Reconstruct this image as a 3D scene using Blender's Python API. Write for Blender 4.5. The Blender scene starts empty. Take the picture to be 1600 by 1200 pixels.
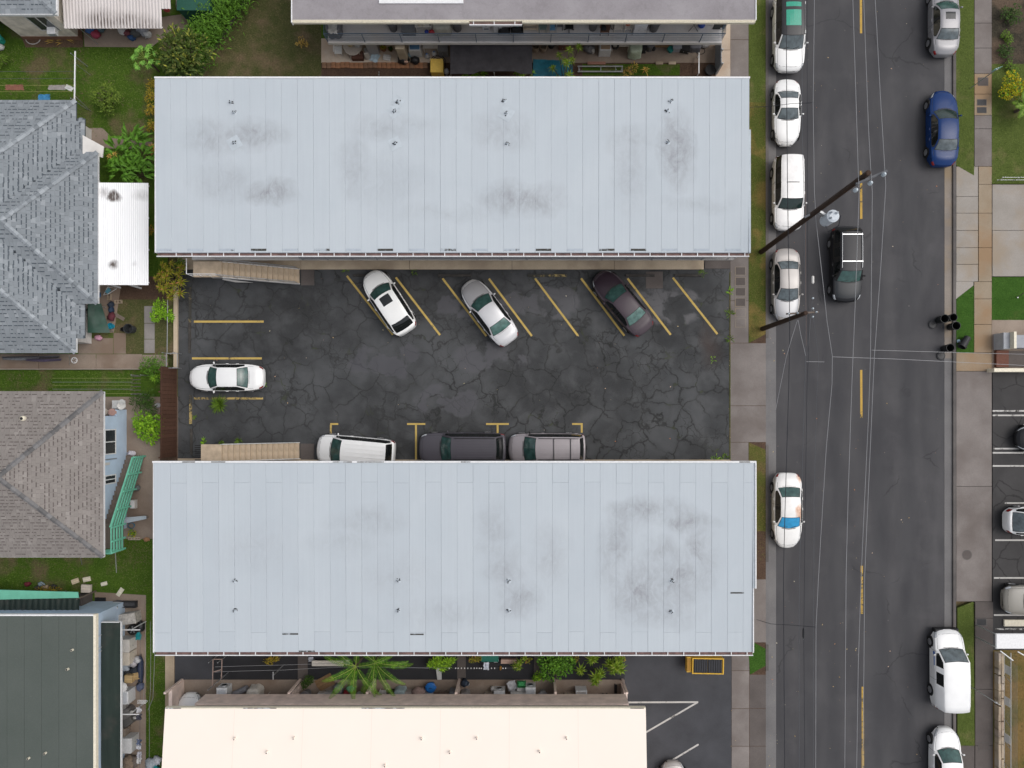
import bpy, bmesh, math, random
import numpy as np
from mathutils import Vector, Matrix
random.seed(7)
PI = math.pi
R = math.radians
SC = bpy.context.scene
COL = SC.collection

# ---------------------------------------------------------------- camera, sky, sun, exposure
CAMH = 50.0            # metres above the street
FPX = 1175.0           # focal length in photo pixels (1600 wide)
NX, NY = 825.0, 640.0  # the point straight below the drone, in photo pixels
cam = bpy.data.objects.new('camera', bpy.data.cameras.new('camera'))
COL.objects.link(cam)
cam.location = (0, 0, CAMH)
cam.rotation_euler = (0, 0, 0)
cam.data.sensor_width = 36.0
cam.data.lens = 36.0 * FPX / 1600.0
cam.data.shift_x = -(NX - 800) / 1600.0
cam.data.shift_y = (NY - 600) / 1600.0
cam.data.clip_end = 1500
SC.camera = cam

SUN_EL, SUN_AZ = R(58), R(80)     # soft light out of the east, azimuth clockwise from north
world = bpy.data.worlds.new('World')
SC.world = world
world.use_nodes = True
wn, wl = world.node_tree.nodes, world.node_tree.links
wn.clear()
sky = wn.new('ShaderNodeTexSky'); sky.sky_type = 'NISHITA'; sky.sun_disc = False
sky.sun_elevation = SUN_EL; sky.sun_rotation = SUN_AZ
sky.air_density = 1.0; sky.dust_density = 4.0; sky.ozone_density = 1.0
hs = wn.new('ShaderNodeHueSaturation'); hs.inputs['Saturation'].default_value = 0.32
bg = wn.new('ShaderNodeBackground'); bg.inputs['Strength'].default_value = 0.15
wo = wn.new('ShaderNodeOutputWorld')
wl.new(sky.outputs[0], hs.inputs['Color']); wl.new(hs.outputs[0], bg.inputs['Color']); wl.new(bg.outputs[0], wo.inputs['Surface'])
sl = bpy.data.lights.new('sun', 'SUN'); sl.energy = 0.6; sl.angle = R(50); sl.color = (1.0, 0.97, 0.93)
sun = bpy.data.objects.new('sun', sl); COL.objects.link(sun)
sd = Vector((math.sin(SUN_AZ) * math.cos(SUN_EL), math.cos(SUN_AZ) * math.cos(SUN_EL), math.sin(SUN_EL)))
sun.rotation_euler = sd.to_track_quat('Z', 'Y').to_euler()
sun.location = (30, 10, 60)
SC.view_settings.view_transform = 'Standard'
SC.view_settings.look = 'None'
SC.view_settings.gamma = 1.0
SC.view_settings.use_curve_mapping = False
SC.view_settings.exposure = 0.22
SC.cycles.diffuse_bounces = 8
SC.cycles.max_bounces = 12

# ---------------------------------------------------------------- measuring: photo pixel + height -> metres
def gx(px, z=0.0): return (px - NX) * (CAMH - z) / FPX
def gy(py, z=0.0): return -(py - NY) * (CAMH - z) / FPX
def P(px, py, z=0.0): return Vector((gx(px, z), gy(py, z), z))

# ---------------------------------------------------------------- materials
MATS = {}
class NB:
    """small node builder"""
    def __init__(s, name, rough=0.7, metal=0.0, spec=0.4):
        s.m = bpy.data.materials.new(name); s.m.use_nodes = True
        s.t = s.m.node_tree; s.n = s.t.nodes; s.l = s.t.links
        s.b = s.n['Principled BSDF']
        s.b.inputs['Roughness'].default_value = rough
        s.b.inputs['Metallic'].default_value = metal
        s.b.inputs['Specular IOR Level'].default_value = spec
        MATS[name] = s.m
    def new(s, t, **k):
        x = s.n.new(t)
        for a, v in k.items(): setattr(x, a, v)
        return x
    def put(s, inp, v):
        if hasattr(v, 'is_output'): s.l.new(v, inp)
        elif isinstance(v, (tuple, list)) and len(v) == 3 and inp.type == 'RGBA': inp.default_value = (*v, 1)
        else: inp.default_value = v
    def pos(s): return s.new('ShaderNodeNewGeometry').outputs['Position']
    def island(s): return s.new('ShaderNodeNewGeometry').outputs['Random Per Island']
    def obj(s): return s.new('ShaderNodeTexCoord').outputs['Object']
    def orand(s): return s.new('ShaderNodeObjectInfo').outputs['Random']
    def noise(s, scale, detail=4, vec=None, rough=0.55, dist=0.0):
        x = s.new('ShaderNodeTexNoise'); x.inputs['Scale'].default_value = scale
        x.inputs['Detail'].default_value = detail; x.inputs['Roughness'].default_value = rough
        x.inputs['Distortion'].default_value = dist
        s.l.new(vec if vec is not None else s.pos(), x.inputs['Vector'])
        return x.outputs['Fac']
    def ncol(s, scale, detail=3, vec=None):
        x = s.new('ShaderNodeTexNoise'); x.inputs['Scale'].default_value = scale; x.inputs['Detail'].default_value = detail
        s.l.new(vec if vec is not None else s.pos(), x.inputs['Vector'])
        return x.outputs['Color']
    def vmath(s, op, a, b=None, sc=None):
        x = s.new('ShaderNodeVectorMath', operation=op)
        s.put(x.inputs[0], a)
        if b is not None: s.put(x.inputs[1], b)
        if sc is not None: s.put(x.inputs['Scale'], sc)
        return x.outputs['Value'] if op in ('LENGTH', 'DOT_PRODUCT', 'DISTANCE') else x.outputs['Vector']
    def math(s, op, a, b=None, clamp=False):
        x = s.new('ShaderNodeMath', operation=op); x.use_clamp = clamp
        s.put(x.inputs[0], a)
        if b is not None: s.put(x.inputs[1], b)
        return x.outputs[0]
    def map(s, v, a, b, c=0.0, d=1.0):
        x = s.new('ShaderNodeMapRange'); x.clamp = True
        s.put(x.inputs[0], v)
        for i, q in enumerate((a, b, c, d)): s.put(x.inputs[i + 1], q)
        return x.outputs[0]
    def mix(s, f, a, b, mode='MIX'):
        x = s.new('ShaderNodeMix', data_type='RGBA', blend_type=mode)
        s.put(x.inputs[0], f); s.put(x.inputs[6], a); s.put(x.inputs[7], b)
        return x.outputs[2]
    def ramp(s, v, stops):
        x = s.new('ShaderNodeValToRGB'); e = x.color_ramp.elements
        while len(e) < len(stops): e.new(0.5)
        for q, (p, c) in zip(e, stops): q.position = p; q.color = (*c, 1)
        s.put(x.inputs[0], v); return x.outputs[0]
    def sep(s, v):
        x = s.new('ShaderNodeSeparateXYZ'); s.put(x.inputs[0], v); return x.outputs
    def blob(s, vec, cx, cy, rx, ry, soft=0.7):
        """soft mask, 1 inside an ellipse on the ground plan"""
        d = s.vmath('SUBTRACT', vec, (cx, cy, 0.0))
        d = s.vmath('MULTIPLY', d, (1 / rx, 1 / ry, 0.0))
        return s.map(s.vmath('LENGTH', d), 1.0, 1.0 - soft, 0.0, 1.0)
    def warp(s, vec, scale, amt, detail=3):
        c = s.vmath('SUBTRACT', s.ncol(scale, detail, vec), (0.5, 0.5, 0.5))
        return s.vmath('ADD', vec, s.vmath('SCALE', c, sc=amt))
    def color(s, v): s.put(s.b.inputs['Base Color'], v); return s
    def rough(s, v): s.put(s.b.inputs['Roughness'], v); return s
    def bump(s, h, strength=0.3, dist=0.02):
        x = s.new('ShaderNodeBump'); x.inputs['Strength'].default_value = strength; x.inputs['Distance'].default_value = dist
        s.l.new(h, x.inputs['Height']); s.l.new(x.outputs[0], s.b.inputs['Normal']); return s

def vary(c, f): return tuple(max(0, min(1, q * f)) for q in c)

def plain(name, c, rough=0.6, metal=0.0, spec=0.4, grain=0.10, scale=9.0, coat=0.0):
    """one colour with slight grime; cached"""
    if name in MATS: return MATS[name]
    s = NB(name, rough, metal, spec)
    if grain > 0:
        n = s.noise(scale, 5, s.obj())
        s.color(s.mix(s.map(n, 0.3, 0.75), vary(c, 1 - grain), vary(c, 1 + grain * 0.6)))
    else: s.color(c)
    if coat: s.b.inputs['Coat Weight'].default_value = coat; s.b.inputs['Coat Roughness'].default_value = 0.06
    return s.m

_pc = {}
def col(c, rough=0.6, grain=0.14):
    k = (tuple(round(q, 3) for q in c), rough, grain)
    if k not in _pc: _pc[k] = plain('paint_%d' % len(_pc), c, rough, grain=grain)
    return _pc[k]

# ---- large surfaces
def m_asphalt_street():
    s = NB('asphalt_street', 0.78, spec=0.35); p = s.pos()
    big = s.noise(0.10, 3, p); mid = s.noise(0.9, 5, s.vmath('MULTIPLY', p, (1, 0.25, 1))); fine = s.noise(28, 3, p, 0.7)
    c = s.mix(s.map(big, 0.35, 0.65), (0.0420, 0.0410, 0.0440), (0.0580, 0.0560, 0.0590))
    c = s.mix(s.map(mid, 0.35, 0.7, 0, 0.8), c, (0.040, 0.039, 0.043)); c = s.mix(s.map(s.noise(0.35, 5, s.warp(p, 0.6, 1.2, 4)), 0.52, 0.66, 0, 0.6), c, (0.070, 0.067, 0.070))
    c = s.mix(s.map(fine, 0.25, 0.8), vary((1, 1, 1), 0.72), (1, 1, 1), 'MIX') if False else s.mix(s.math('MULTIPLY', s.map(fine, 0.35, 0.75), 0.30), c, (0.085, 0.083, 0.086))
    # darker tyre lanes run along the street
    x = s.sep(s.warp(p, 0.3, 0.5))
    lane = s.math('MAXIMUM', s.math('MAXIMUM', s.map(s.math('ABSOLUTE', s.math('SUBTRACT', x[0], 18.6)), 0.9, 0.1), s.map(s.math('ABSOLUTE', s.math('SUBTRACT', x[0], 20.4)), 0.9, 0.1)),
                  s.math('MAXIMUM', s.map(s.math('ABSOLUTE', s.math('SUBTRACT', x[0], 23.4)), 0.9, 0.1), s.map(s.math('ABSOLUTE', s.math('SUBTRACT', x[0], 25.2)), 0.9, 0.1)))
    c = s.mix(s.math('MULTIPLY', lane, 0.5), c, (0.038, 0.038, 0.042))
    # a few tar-dark cracks
    v = s.new('ShaderNodeTexVoronoi', feature='DISTANCE_TO_EDGE'); v.inputs['Scale'].default_value = 0.16
    s.l.new(s.warp(p, 0.5, 2.2, 5), v.inputs['Vector'])
    cr = s.math('MULTIPLY', s.map(v.outputs['Distance'], 0.010, 0.003), s.map(s.noise(0.22, 2, p), 0.56, 0.62))
    c = s.mix(s.math('MULTIPLY', cr, 0.6), c, (0.022, 0.022, 0.024))
    sp = s.new('ShaderNodeTexVoronoi'); sp.inputs['Scale'].default_value = 1.1; s.l.new(p, sp.inputs['Vector'])
    c = s.mix(s.math('MULTIPLY', s.map(sp.outputs['Distance'], 0.07, 0.02), s.map(s.noise(0.6, 1, p), 0.55, 0.65)), c, (0.12, 0.115, 0.11))
    s.color(c); s.bump(fine, 0.25, 0.01)
    s.rough(s.map(mid, 0.3, 0.7, 0.66, 0.85))
    return s.m

def m_asphalt_lot():
    s = NB('asphalt_lot', 0.75, spec=0.4); p = s.pos()
    w = s.warp(p, 0.35, 1.6, 5)
    big = s.noise(0.16, 4, w); mid = s.noise(0.75, 6, w); fine = s.noise(24, 3, p, 0.7)
    c = s.ramp(big, [(0.36, (0.017, 0.018, 0.019)), (0.5, (0.036, 0.038, 0.040)), (0.62, (0.062, 0.065, 0.068))])
    c = s.mix(s.math('MULTIPLY', s.map(mid, 0.46, 0.66), 0.5), c, (0.070, 0.072, 0.075))
    c = s.mix(s.math('MULTIPLY', s.map(s.noise(0.6, 5, s.vmath('MULTIPLY', w, (1.0, 0.5, 1))), 0.52, 0.7), 0.5), c, (0.026, 0.027, 0.028))
    # cracked older paving to the right and along the lower half
    zone = s.map(s.blob(w, 4.5, 0.5, 12.5, 5.4, 0.5), 0.05, 0.55, 0.75, 1.0)
    d = s.warp(p, 1.1, 1.15, 7)
    v = s.new('ShaderNodeTexVoronoi', feature='DISTANCE_TO_EDGE'); v.inputs['Scale'].default_value = 0.62; s.l.new(d, v.inputs['Vector'])
    v2 = s.new('ShaderNodeTexVoronoi', feature='DISTANCE_TO_EDGE'); v2.inputs['Scale'].default_value = 1.5; s.l.new(d, v2.inputs['Vector'])
    k1 = s.math('MULTIPLY', s.map(v.outputs['Distance'], 0.036, 0.006), s.map(s.noise(0.4, 3, p), 0.36, 0.50))
    k2 = s.math('MULTIPLY', s.map(v2.outputs['Distance'], 0.034, 0.006), s.map(s.noise(0.33, 3, s.vmath('ADD', p, (9, 4, 0))), 0.50, 0.60))
    cr = s.math('MULTIPLY', s.math('MAXIMUM', k1, k2), zone)
    halo = s.math('MULTIPLY', s.math('MULTIPLY', s.map(v.outputs['Distance'], 0.16, 0.01), 0.4), zone)
    c = s.mix(halo, c, (0.030, 0.031, 0.032))
    c = s.mix(s.math('MULTIPLY', cr, 0.95), c, (0.007, 0.008, 0.007))
    # faint weeds and rust-brown soil in some of the cracks
    c = s.mix(s.math('MULTIPLY', s.math('MULTIPLY', cr, s.map(s.noise(0.9, 3, p), 0.60, 0.68)), 0.7), c, (0.05, 0.062, 0.02))
    rb = s.math('MULTIPLY', s.blob(w, gx(1108), gy(537), 0.9, 2.2, 0.9), 0.75)
    c = s.mix(rb, c, (0.050, 0.034, 0.029))
    # rain water films by the angled bays, their pale sheen put into the colour
    wet_sheen = s.blob(w, gx(770), gy(474), 5.5, 1.25, 0.35)
    for (cx, cy, rx, ry) in ((860, 470, 2.6, 1.5), (1040, 480, 3.0, 1.7), (600, 560, 3.0, 1.5), (770, 560, 3.0, 1.3), (700, 625, 2.6, 1.4)):
        wet_sheen = s.math('MAXIMUM', wet_sheen, s.blob(w, gx(cx), gy(cy), rx, ry, 0.4))
    wet_sheen = s.map(s.math('MULTIPLY', wet_sheen, s.map(s.noise(0.55, 4, w), 0.40, 0.56)), 0.25, 0.6)
    c = s.mix(s.math('MULTIPLY', s.map(fine, 0.35, 0.75), 0.25), c, (0.085, 0.085, 0.087))
    c = s.mix(s.math('MULTIPLY', wet_sheen, 0.55), c, (0.070, 0.068, 0.077))
    s.color(c)
    s.rough(s.mix(wet_sheen, s.map(mid, 0.3, 0.7, 0.86, 0.62), (0.36, 0.36, 0.36)))
    x = s.new('ShaderNodeBump'); x.inputs['Strength'].default_value = 0.25; x.inputs['Distance'].default_value = 0.012
    h = s.math('SUBTRACT', s.math('MULTIPLY', fine, s.math('SUBTRACT', 1.0, wet_sheen)), s.math('MULTIPLY', cr, 1.6))
    s.l.new(h, x.inputs['Height']); s.l.new(x.outputs[0], s.b.inputs['Normal'])
    return s.m

def m_asphalt_plain(name, base):
    s = NB(name, 0.8, spec=0.35); p = s.pos(); w = s.warp(p, 0.5, 1.0, 4)
    n = s.noise(0.5, 5, w); fine = s.noise(26, 3, p, 0.7)
    c = s.mix(s.map(n, 0.35, 0.68), vary(base, 0.78), vary(base, 1.22))
    v = s.new('ShaderNodeTexVoronoi', feature='DISTANCE_TO_EDGE'); v.inputs['Scale'].default_value = 0.55; s.l.new(s.warp(p, 0.8, 0.9, 5), v.inputs['Vector'])
    c = s.mix(s.math('MULTIPLY', s.map(v.outputs['Distance'], 0.03, 0.006), s.map(s.noise(0.5, 2, p), 0.42, 0.5)) if name.endswith('cracked') else 0.0, c, vary(base, 0.35))
    c = s.mix(s.math('MULTIPLY', s.map(fine, 0.35, 0.75), 0.22), c, vary(base, 1.9))
    s.color(c); s.bump(fine, 0.25, 0.01); return s.m

def m_concrete(name, a, b, stain=None, rough=0.85):
    s = NB(name, rough, spec=0.25); p = s.pos(); w = s.warp(p, 0.6, 0.8, 4)
    n = s.noise(0.55, 6, w); f = s.noise(13, 6, p, 0.75)
    c = s.mix(s.map(n, 0.32, 0.68), a, b)
    c = s.mix(s.math('MULTIPLY', s.map(f, 0.42, 0.72), 0.32), c, vary(a, 0.5))
    if stain: c = s.mix(s.math('MULTIPLY', s.map(s.noise(0.35, 4, s.vmath('ADD', w, (3, 8, 0))), 0.46, 0.66), 0.75), c, stain)
    c = s.mix(0.10, c, s.mix(s.orand(), vary(a, 0.6), vary(b, 1.35)))
    s.color(c); s.bump(f, 0.25, 0.012); return s.m

def m_grass(name, greens, dirt, amount=0.5):
    s = NB(name, 0.9, spec=0.15); p = s.pos(); w = s.warp(p, 0.6, 1.0, 5)
    n = s.noise(0.45, 5, w); f = s.noise(9, 5, p, 0.75); g = s.noise(2.2, 4, w)
    c = s.mix(s.map(g, 0.3, 0.7), greens[0], greens[1])
    c = s.mix(s.map(f, 0.3, 0.75), vary(greens[0], 0.55), c)
    c = s.mix(s.math('MULTIPLY', s.map(n, 0.62 - amount * 0.22, 0.74 - amount * 0.2), 0.85), c, s.mix(s.map(f, 0.3, 0.7), vary(dirt, 0.6), vary(dirt, 1.3)))
    s.color(c); s.bump(f, 0.6, 0.05); return s.m

def m_blades(name, a, b, dry=None):
    s = NB(name, 0.7, spec=0.25)
    i = s.island(); p = s.pos()
    c = s.mix(i, a, b)
    if dry: c = s.mix(s.map(s.noise(0.55, 4, s.warp(p, 0.6, 1.0, 4)), 0.42, 0.62), c, s.mix(i, vary(dry, 0.7), vary(dry, 1.25)))
    s.color(c); return s.m

def m_leaf(name, a, b, rough=0.55, tip=None):
    s = NB(name, rough, spec=0.18)
    i = s.island()
    a = (a[0] * 1.95, a[1] * 1.85, a[2] * 1.0); b = (b[0] * 1.95, b[1] * 1.85, b[2] * 1.0)
    st = [(0.0, vary(a, 0.6)), (0.35, a), (0.8, b)]
    if tip: st += [(0.92, tip)]
    c = s.ramp(i, st)
    c = s.mix(s.map(s.noise(5, 3), 0.35, 0.7), vary(a, 0.8), c)
    s.color(c)
    s.b.inputs['Subsurface Weight'].default_value = 0.0
    return s.m

def m_roof_pale(name, blobs):
    s = NB(name, 0.62, spec=0.25); p = s.pos()
    w = s.warp(p, 0.7, 1.6, 6)
    c = s.mix(s.map(s.noise(0.35, 5, w), 0.3, 0.7), (0.436, 0.478, 0.510), (0.466, 0.506, 0.536))
    xs = s.sep(p)
    rib = s.math('SINE', s.math('MULTIPLY', xs[0], 2 * PI / 0.19))
    c = s.mix(s.map(rib, -1, 1, 0, 0.045), c, (0.33, 0.36, 0.39))
    streak = s.noise(1.4, 5, s.vmath('MULTIPLY', p, (2.4, 0.12, 1)))
    c = s.mix(s.math('MULTIPLY', s.map(streak, 0.45, 0.75), 0.16), c, (0.37, 0.39, 0.425))
    c = s.mix(s.map(s.orand(), 0, 1, 0, 0.30 if 'south' in name else 0.15), c, (0.385, 0.425, 0.462))
    m = None
    for (px, py, rx, ry, k, *ring) in blobs:
        if ring:
            d = s.vmath('LENGTH', s.vmath('MULTIPLY', s.vmath('SUBTRACT', w, (gx(px, 5.7), gy(py, 5.7), 0.0)), (1 / rx, 1 / ry, 0.0)))
            q = s.map(s.math('ABSOLUTE', s.math('SUBTRACT', d, 1.0)), 0.42, 0.04)
        else: q = s.blob(w, gx(px, 5.7), gy(py, 5.7), rx, ry, 0.95)
        q = s.math('MULTIPLY', q, k)
        m = q if m is None else s.math('MAXIMUM', m, q)
    dust = s.noise(2.2, 7, s.vmath('MULTIPLY', w, (1.5, 0.6, 1)), 0.72)
    m = s.math('MULTIPLY', m, s.map(dust, 0.25, 0.62))
    m = s.math('MULTIPLY', m, s.map(s.noise(0.7, 4, w), 0.10, 0.50))
    c = s.mix(s.map(m, 0.0, 1.0, 0, 0.9), c, (0.225, 0.225, 0.240))
    sp = s.noise(11, 4, p, 0.8)
    c = s.mix(s.math('MULTIPLY', s.map(sp, 0.70, 0.80), 0.25), c, (0.30, 0.30, 0.31))
    s.color(c); return s.m

def m_shingle(name, a, b, dark):
    s = NB(name, 0.9, spec=0.15)
    i = s.island(); p = s.pos()
    c = s.ramp(i, [(0, vary(a, 0.93)), (0.5, a), (0.85, vary(a, 1.06)), (1, b)])
    if 'cap' in name: c = s.mix(s.orand(), vary(a, 0.72), vary(b, 1.12))
    c = s.mix(s.map(s.noise(40, 2, p), 0.35, 0.7, 0, 0.35), c, dark)
    c = s.mix(s.map(s.noise(0.5, 4, p), 0.45, 0.7, 0, 0.18), c, dark)
    s.color(c); s.bump(s.noise(60, 2, p), 0.4, 0.01); return s.m

def m_paint(name, c, metal=0.0, rough=0.28, dirt=0.06, rust=None, coat=0.35):
    if name in MATS: return MATS[name]
    s = NB(name, rough, metal, 0.5)
    k = s.obj()
    q = s.mix(s.map(s.noise(2.2, 5, k), 0.4, 0.75, 0, dirt * 2), c, vary(c, 0.6))
    q = s.mix(s.map(s.noise(30, 3, k), 0.55, 0.8, 0, dirt), q, (0.3, 0.29, 0.27))
    if rust:
        m = None
        for (x, y, rx, ry) in rust:
            t = s.blob(s.warp(k, 2.5, 0.35, 5), x, y, rx, ry, 0.9); m = t if m is None else s.math('MAXIMUM', m, t)
        q = s.mix(s.map(m, 0.15, 0.75, 0, 0.85), q, s.mix(s.map(s.noise(7, 4, k), 0.35, 0.65), (0.42, 0.17, 0.07), (0.60, 0.36, 0.22)))
    s.color(q); s.b.inputs['Specular IOR Level'].default_value = 0.5 if max(c) > .2 else 0.22
    s.b.inputs['Coat Weight'].default_value = coat; s.b.inputs['Coat Roughness'].default_value = 0.08
    return s.m

def m_corrugated(name, c, c2, stains=(), valley=None):
    s = NB(name, 0.5, spec=0.4); p = s.pos()
    w = s.warp(p, 1.2, 0.6, 5)
    q = s.mix(s.map(s.noise(1.0, 5, s.vmath('MULTIPLY', p, (1.5, 0.4, 1))), 0.4, 0.75, 0, 0.5), c, c2)
    m = None
    for (x, y, rx, ry, k) in stains:
        t = s.math('MULTIPLY', s.blob(w, x, y, rx, ry, 0.8), k); m = t if m is None else s.math('MAXIMUM', m, t)
    if m is not None:
        m = s.math('MULTIPLY', m, s.map(s.noise(5, 5, s.vmath('MULTIPLY', p, (2, 0.5, 1))), 0.2, 0.5))
        if valley: m = s.math('MULTIPLY', m, s.map(s.math('SINE', s.math('MULTIPLY', s.math('SUBTRACT', s.sep(p)[0], valley[0]), 2 * PI / valley[1])), 0.35, -0.25, 0.12, 1.0))
        q = s.mix(m, q, (0.10, 0.08, 0.07))
    s.color(q); return s.m

def m_wood(name, a, b):
    s = NB(name, 0.75, spec=0.25); k = s.pos()
    q = s.mix(s.map(s.noise(3, 6, s.vmath('MULTIPLY', k, (4, 1, 4)), 0.7), 0.3, 0.7), a, b)
    q = s.mix(s.math('MULTIPLY', s.orand(), 0.35), q, vary(a, 0.5))
    s.color(q); return s.m

M = {}
M['street'] = m_asphalt_street()
M['lot'] = m_asphalt_lot()
M['asphalt2'] = m_asphalt_plain('asphalt_new', (0.048, 0.049, 0.055))
M['asphalt3'] = m_asphalt_plain('asphalt_cracked', (0.040, 0.038, 0.038))
M['alley'] = m_asphalt_plain('asphalt_alley', (0.022, 0.022, 0.025))
M['side_brown'] = m_concrete('concrete_brown', (0.165, 0.143, 0.132), (0.238, 0.212, 0.197), (0.125, 0.103, 0.092))
M['side_grey'] = m_concrete('concrete_grey', (0.20, 0.185, 0.175), (0.27, 0.25, 0.235), (0.16, 0.14, 0.125))
M['side_dark'] = m_concrete('concrete_dark', (0.085, 0.072, 0.066), (0.125, 0.108, 0.10))
M['side_rust'] = m_concrete('concrete_rust', (0.26, 0.20, 0.135), (0.33, 0.27, 0.20), (0.27, 0.165, 0.085))
M['drive_pale'] = m_concrete('concrete_pale', (0.27, 0.245, 0.215), (0.34, 0.31, 0.28), (0.28, 0.215, 0.145))
M['gutter'] = m_concrete('concrete_gutter', (0.19, 0.165, 0.145), (0.27, 0.235, 0.20), (0.25, 0.18, 0.10))
M['gutter_grey'] = m_concrete('concrete_gutter_grey', (0.135, 0.130, 0.130), (0.185, 0.178, 0.176))
M['kerb'] = m_concrete('concrete_kerb', (0.085, 0.078, 0.075), (0.15, 0.135, 0.125))
M['patio_tan'] = m_concrete('concrete_tan', (0.42, 0.35, 0.28), (0.54, 0.46, 0.375), (0.34, 0.22, 0.14))
M['patio_brown'] = m_concrete('concrete_earth', (0.235, 0.185, 0.148), (0.32, 0.26, 0.21), (0.18, 0.125, 0.09))
M['walk_tan'] = m_concrete('concrete_walk', (0.40, 0.32, 0.225), (0.55, 0.45, 0.33), (0.26, 0.20, 0.15))
M['gallery_grey'] = m_concrete('concrete_gallery', (0.52, 0.505, 0.505), (0.64, 0.62, 0.61), (0.55, 0.48, 0.42))
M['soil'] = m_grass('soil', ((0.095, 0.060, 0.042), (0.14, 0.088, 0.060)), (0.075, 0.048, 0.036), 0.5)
M['earth'] = m_grass('earth', ((0.13, 0.085, 0.055), (0.16, 0.11, 0.075)), (0.10, 0.062, 0.042), 0.5)
M['lawn_dark'] = m_grass('lawn_deep', ((0.058, 0.115, 0.012), (0.105, 0.178, 0.020)), (0.135, 0.102, 0.058), 0.45)  # deep green lawn, browner in bare spots
M['lawn_olive'] = m_grass('lawn_olive', ((0.080, 0.092, 0.030), (0.140, 0.128, 0.055)), (0.155, 0.112, 0.068), 0.55)
M['lawn_green'] = m_grass('lawn_green', ((0.082, 0.115, 0.022), (0.128, 0.165, 0.038)), (0.16, 0.145, 0.06), 0.25)
M['lawn_fresh'] = m_grass('lawn_fresh', ((0.040, 0.105, 0.012), (0.065, 0.150, 0.022)), (0.09, 0.10, 0.03), 0.1)
M['lawn_dry'] = m_grass('lawn_dry', ((0.115, 0.110, 0.030), (0.18, 0.14, 0.045)), (0.20, 0.125, 0.045), 0.95)
M['verge'] = m_grass('verge_grass', ((0.082, 0.108, 0.020), (0.125, 0.140, 0.032)), (0.19, 0.135, 0.045), 0.55)
M['verge_brown'] = m_grass('verge_brown', ((0.105, 0.118, 0.026), (0.155, 0.140, 0.042)), (0.14, 0.092, 0.046), 0.6)
M['bed'] = m_grass('planting_bed', ((0.040, 0.035, 0.025), (0.10, 0.085, 0.06)), (0.12, 0.085, 0.06), 0.8)
M['roof_n'] = m_roof_pale('roof_pale_north', [(395, 210, 2.6, 1.1, 1.0), (330, 215, 2.2, 1.6, .6), (420, 298, 2.0, .9, 1.0), (350, 285, 2.4, 1.6, .45), (555, 260, 1.2, 2.6, .45), (610, 200, 3.4, 1.0, .45), (605, 285, 3.0, 2.0, .3), (815, 310, 3.0, 1.3, .95), (785, 205, 2.4, 1.6, .5), (1060, 235, 1.3, 2.8, 1.0), (985, 270, 1.2, 3.2, .4), (985, 220, 2.0, 1.2, .4), (1090, 320, 3.0, .7, .35), (700, 330, 6.0, .6, .25)])
M['roof_s'] = m_roof_pale('roof_pale_south', [(1028, 872, 2.8, 2.8, .42, 1), (1010, 905, 2.2, 2.4, .6), (1000, 800, 2.4, 1.0, .95), (1070, 815, 2.4, .8, .85), (965, 850, .9, 2.6, .8), (1090, 860, 1.0, 2.4, .8), (1035, 860, 2.0, 1.2, .6), (1000, 930, 2.2, 1.8, 1.0), (1060, 900, 2.4, 2.4, .8), (1030, 960, 3.2, 1.2, .6), (772, 840, 1.2, 3.0, .55), (810, 935, 2.0, 1.4, .7), (790, 890, 1.8, 1.8, .5), (860, 870, 1.4, 2.6, .45), (575, 815, 3.0, 1.2, .45), (540, 850, 3.0, 1.0, .3), (620, 900, 3.0, 1.8, .3), (400, 860, 3.0, 2.0, .25), (700, 960, 4.0, 1.5, .3)])
M['underlay'] = plain('roof_underlay', (0.22, 0.255, 0.29), 0.8)
M['white_trim'] = plain('white_trim', (0.74, 0.74, 0.74), 0.5, grain=0.12)
M['cream_trim'] = plain('cream_trim', (0.74, 0.68, 0.54), 0.6, grain=0.14)
M['gutter_mud'] = plain('gutter_mud', (0.17, 0.10, 0.09), 0.8, grain=0.5, scale=3)
M['tar'] = plain('tar', (0.02, 0.02, 0.022), 0.55, grain=0.3)
M['tan_wall'] = plain('tan_wall', (0.46, 0.38, 0.28), 0.85, grain=0.25, scale=1.2)
M['tan_step'] = plain('tan_step', (0.52, 0.41, 0.295), 0.8, grain=0.25, scale=2.5)
M['pink_wall'] = plain('pink_wall', (0.80, 0.65, 0.575), 0.85, grain=0.22, scale=1.5)
M['blue_wall'] = plain('blue_wall', (0.50, 0.62, 0.76), 0.75, grain=0.10, scale=1.5)
M['pale_wall'] = plain('pale_wall', (0.60, 0.58, 0.55), 0.8, grain=0.12, scale=1.5)
M['cream_roof'] = plain('cream_roof', (0.87, 0.765, 0.675), 0.75, grain=0.015, scale=0.4)
M['grey_roof'] = None
M['yellow'] = None
M['metal'] = plain('galvanised', (0.42, 0.43, 0.44), 0.45, 0.6, grain=0.15)
M['steel_rail'] = plain('rail_paint', (0.30, 0.31, 0.33), 0.5, 0.2, grain=0.1)
M['blue_rail'] = plain('rail_blue', (0.10, 0.14, 0.19), 0.5, grain=0.15)
M['glass'] = plain('window_glass', (0.035, 0.045, 0.05), 0.08, spec=0.6, grain=0.3, scale=1.5)
M['black'] = plain('black_plastic', (0.012, 0.012, 0.013), 0.5, grain=0.2)
M['rubber'] = plain('rubber', (0.014, 0.014, 0.014), 0.85, grain=0.2)
M['teal_paint'] = plain('teal_paint', (0.17, 0.52, 0.37), 0.55, grain=0.10, scale=2)
M['wood_red'] = m_wood('wood_redbrown', (0.070, 0.034, 0.022), (0.115, 0.058, 0.038))
M['wood_tan'] = m_wood('wood_tan', (0.20, 0.12, 0.06), (0.30, 0.19, 0.10))
M['wood_grey'] = m_wood('wood_grey', (0.14, 0.11, 0.09), (0.22, 0.18, 0.15))
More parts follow.
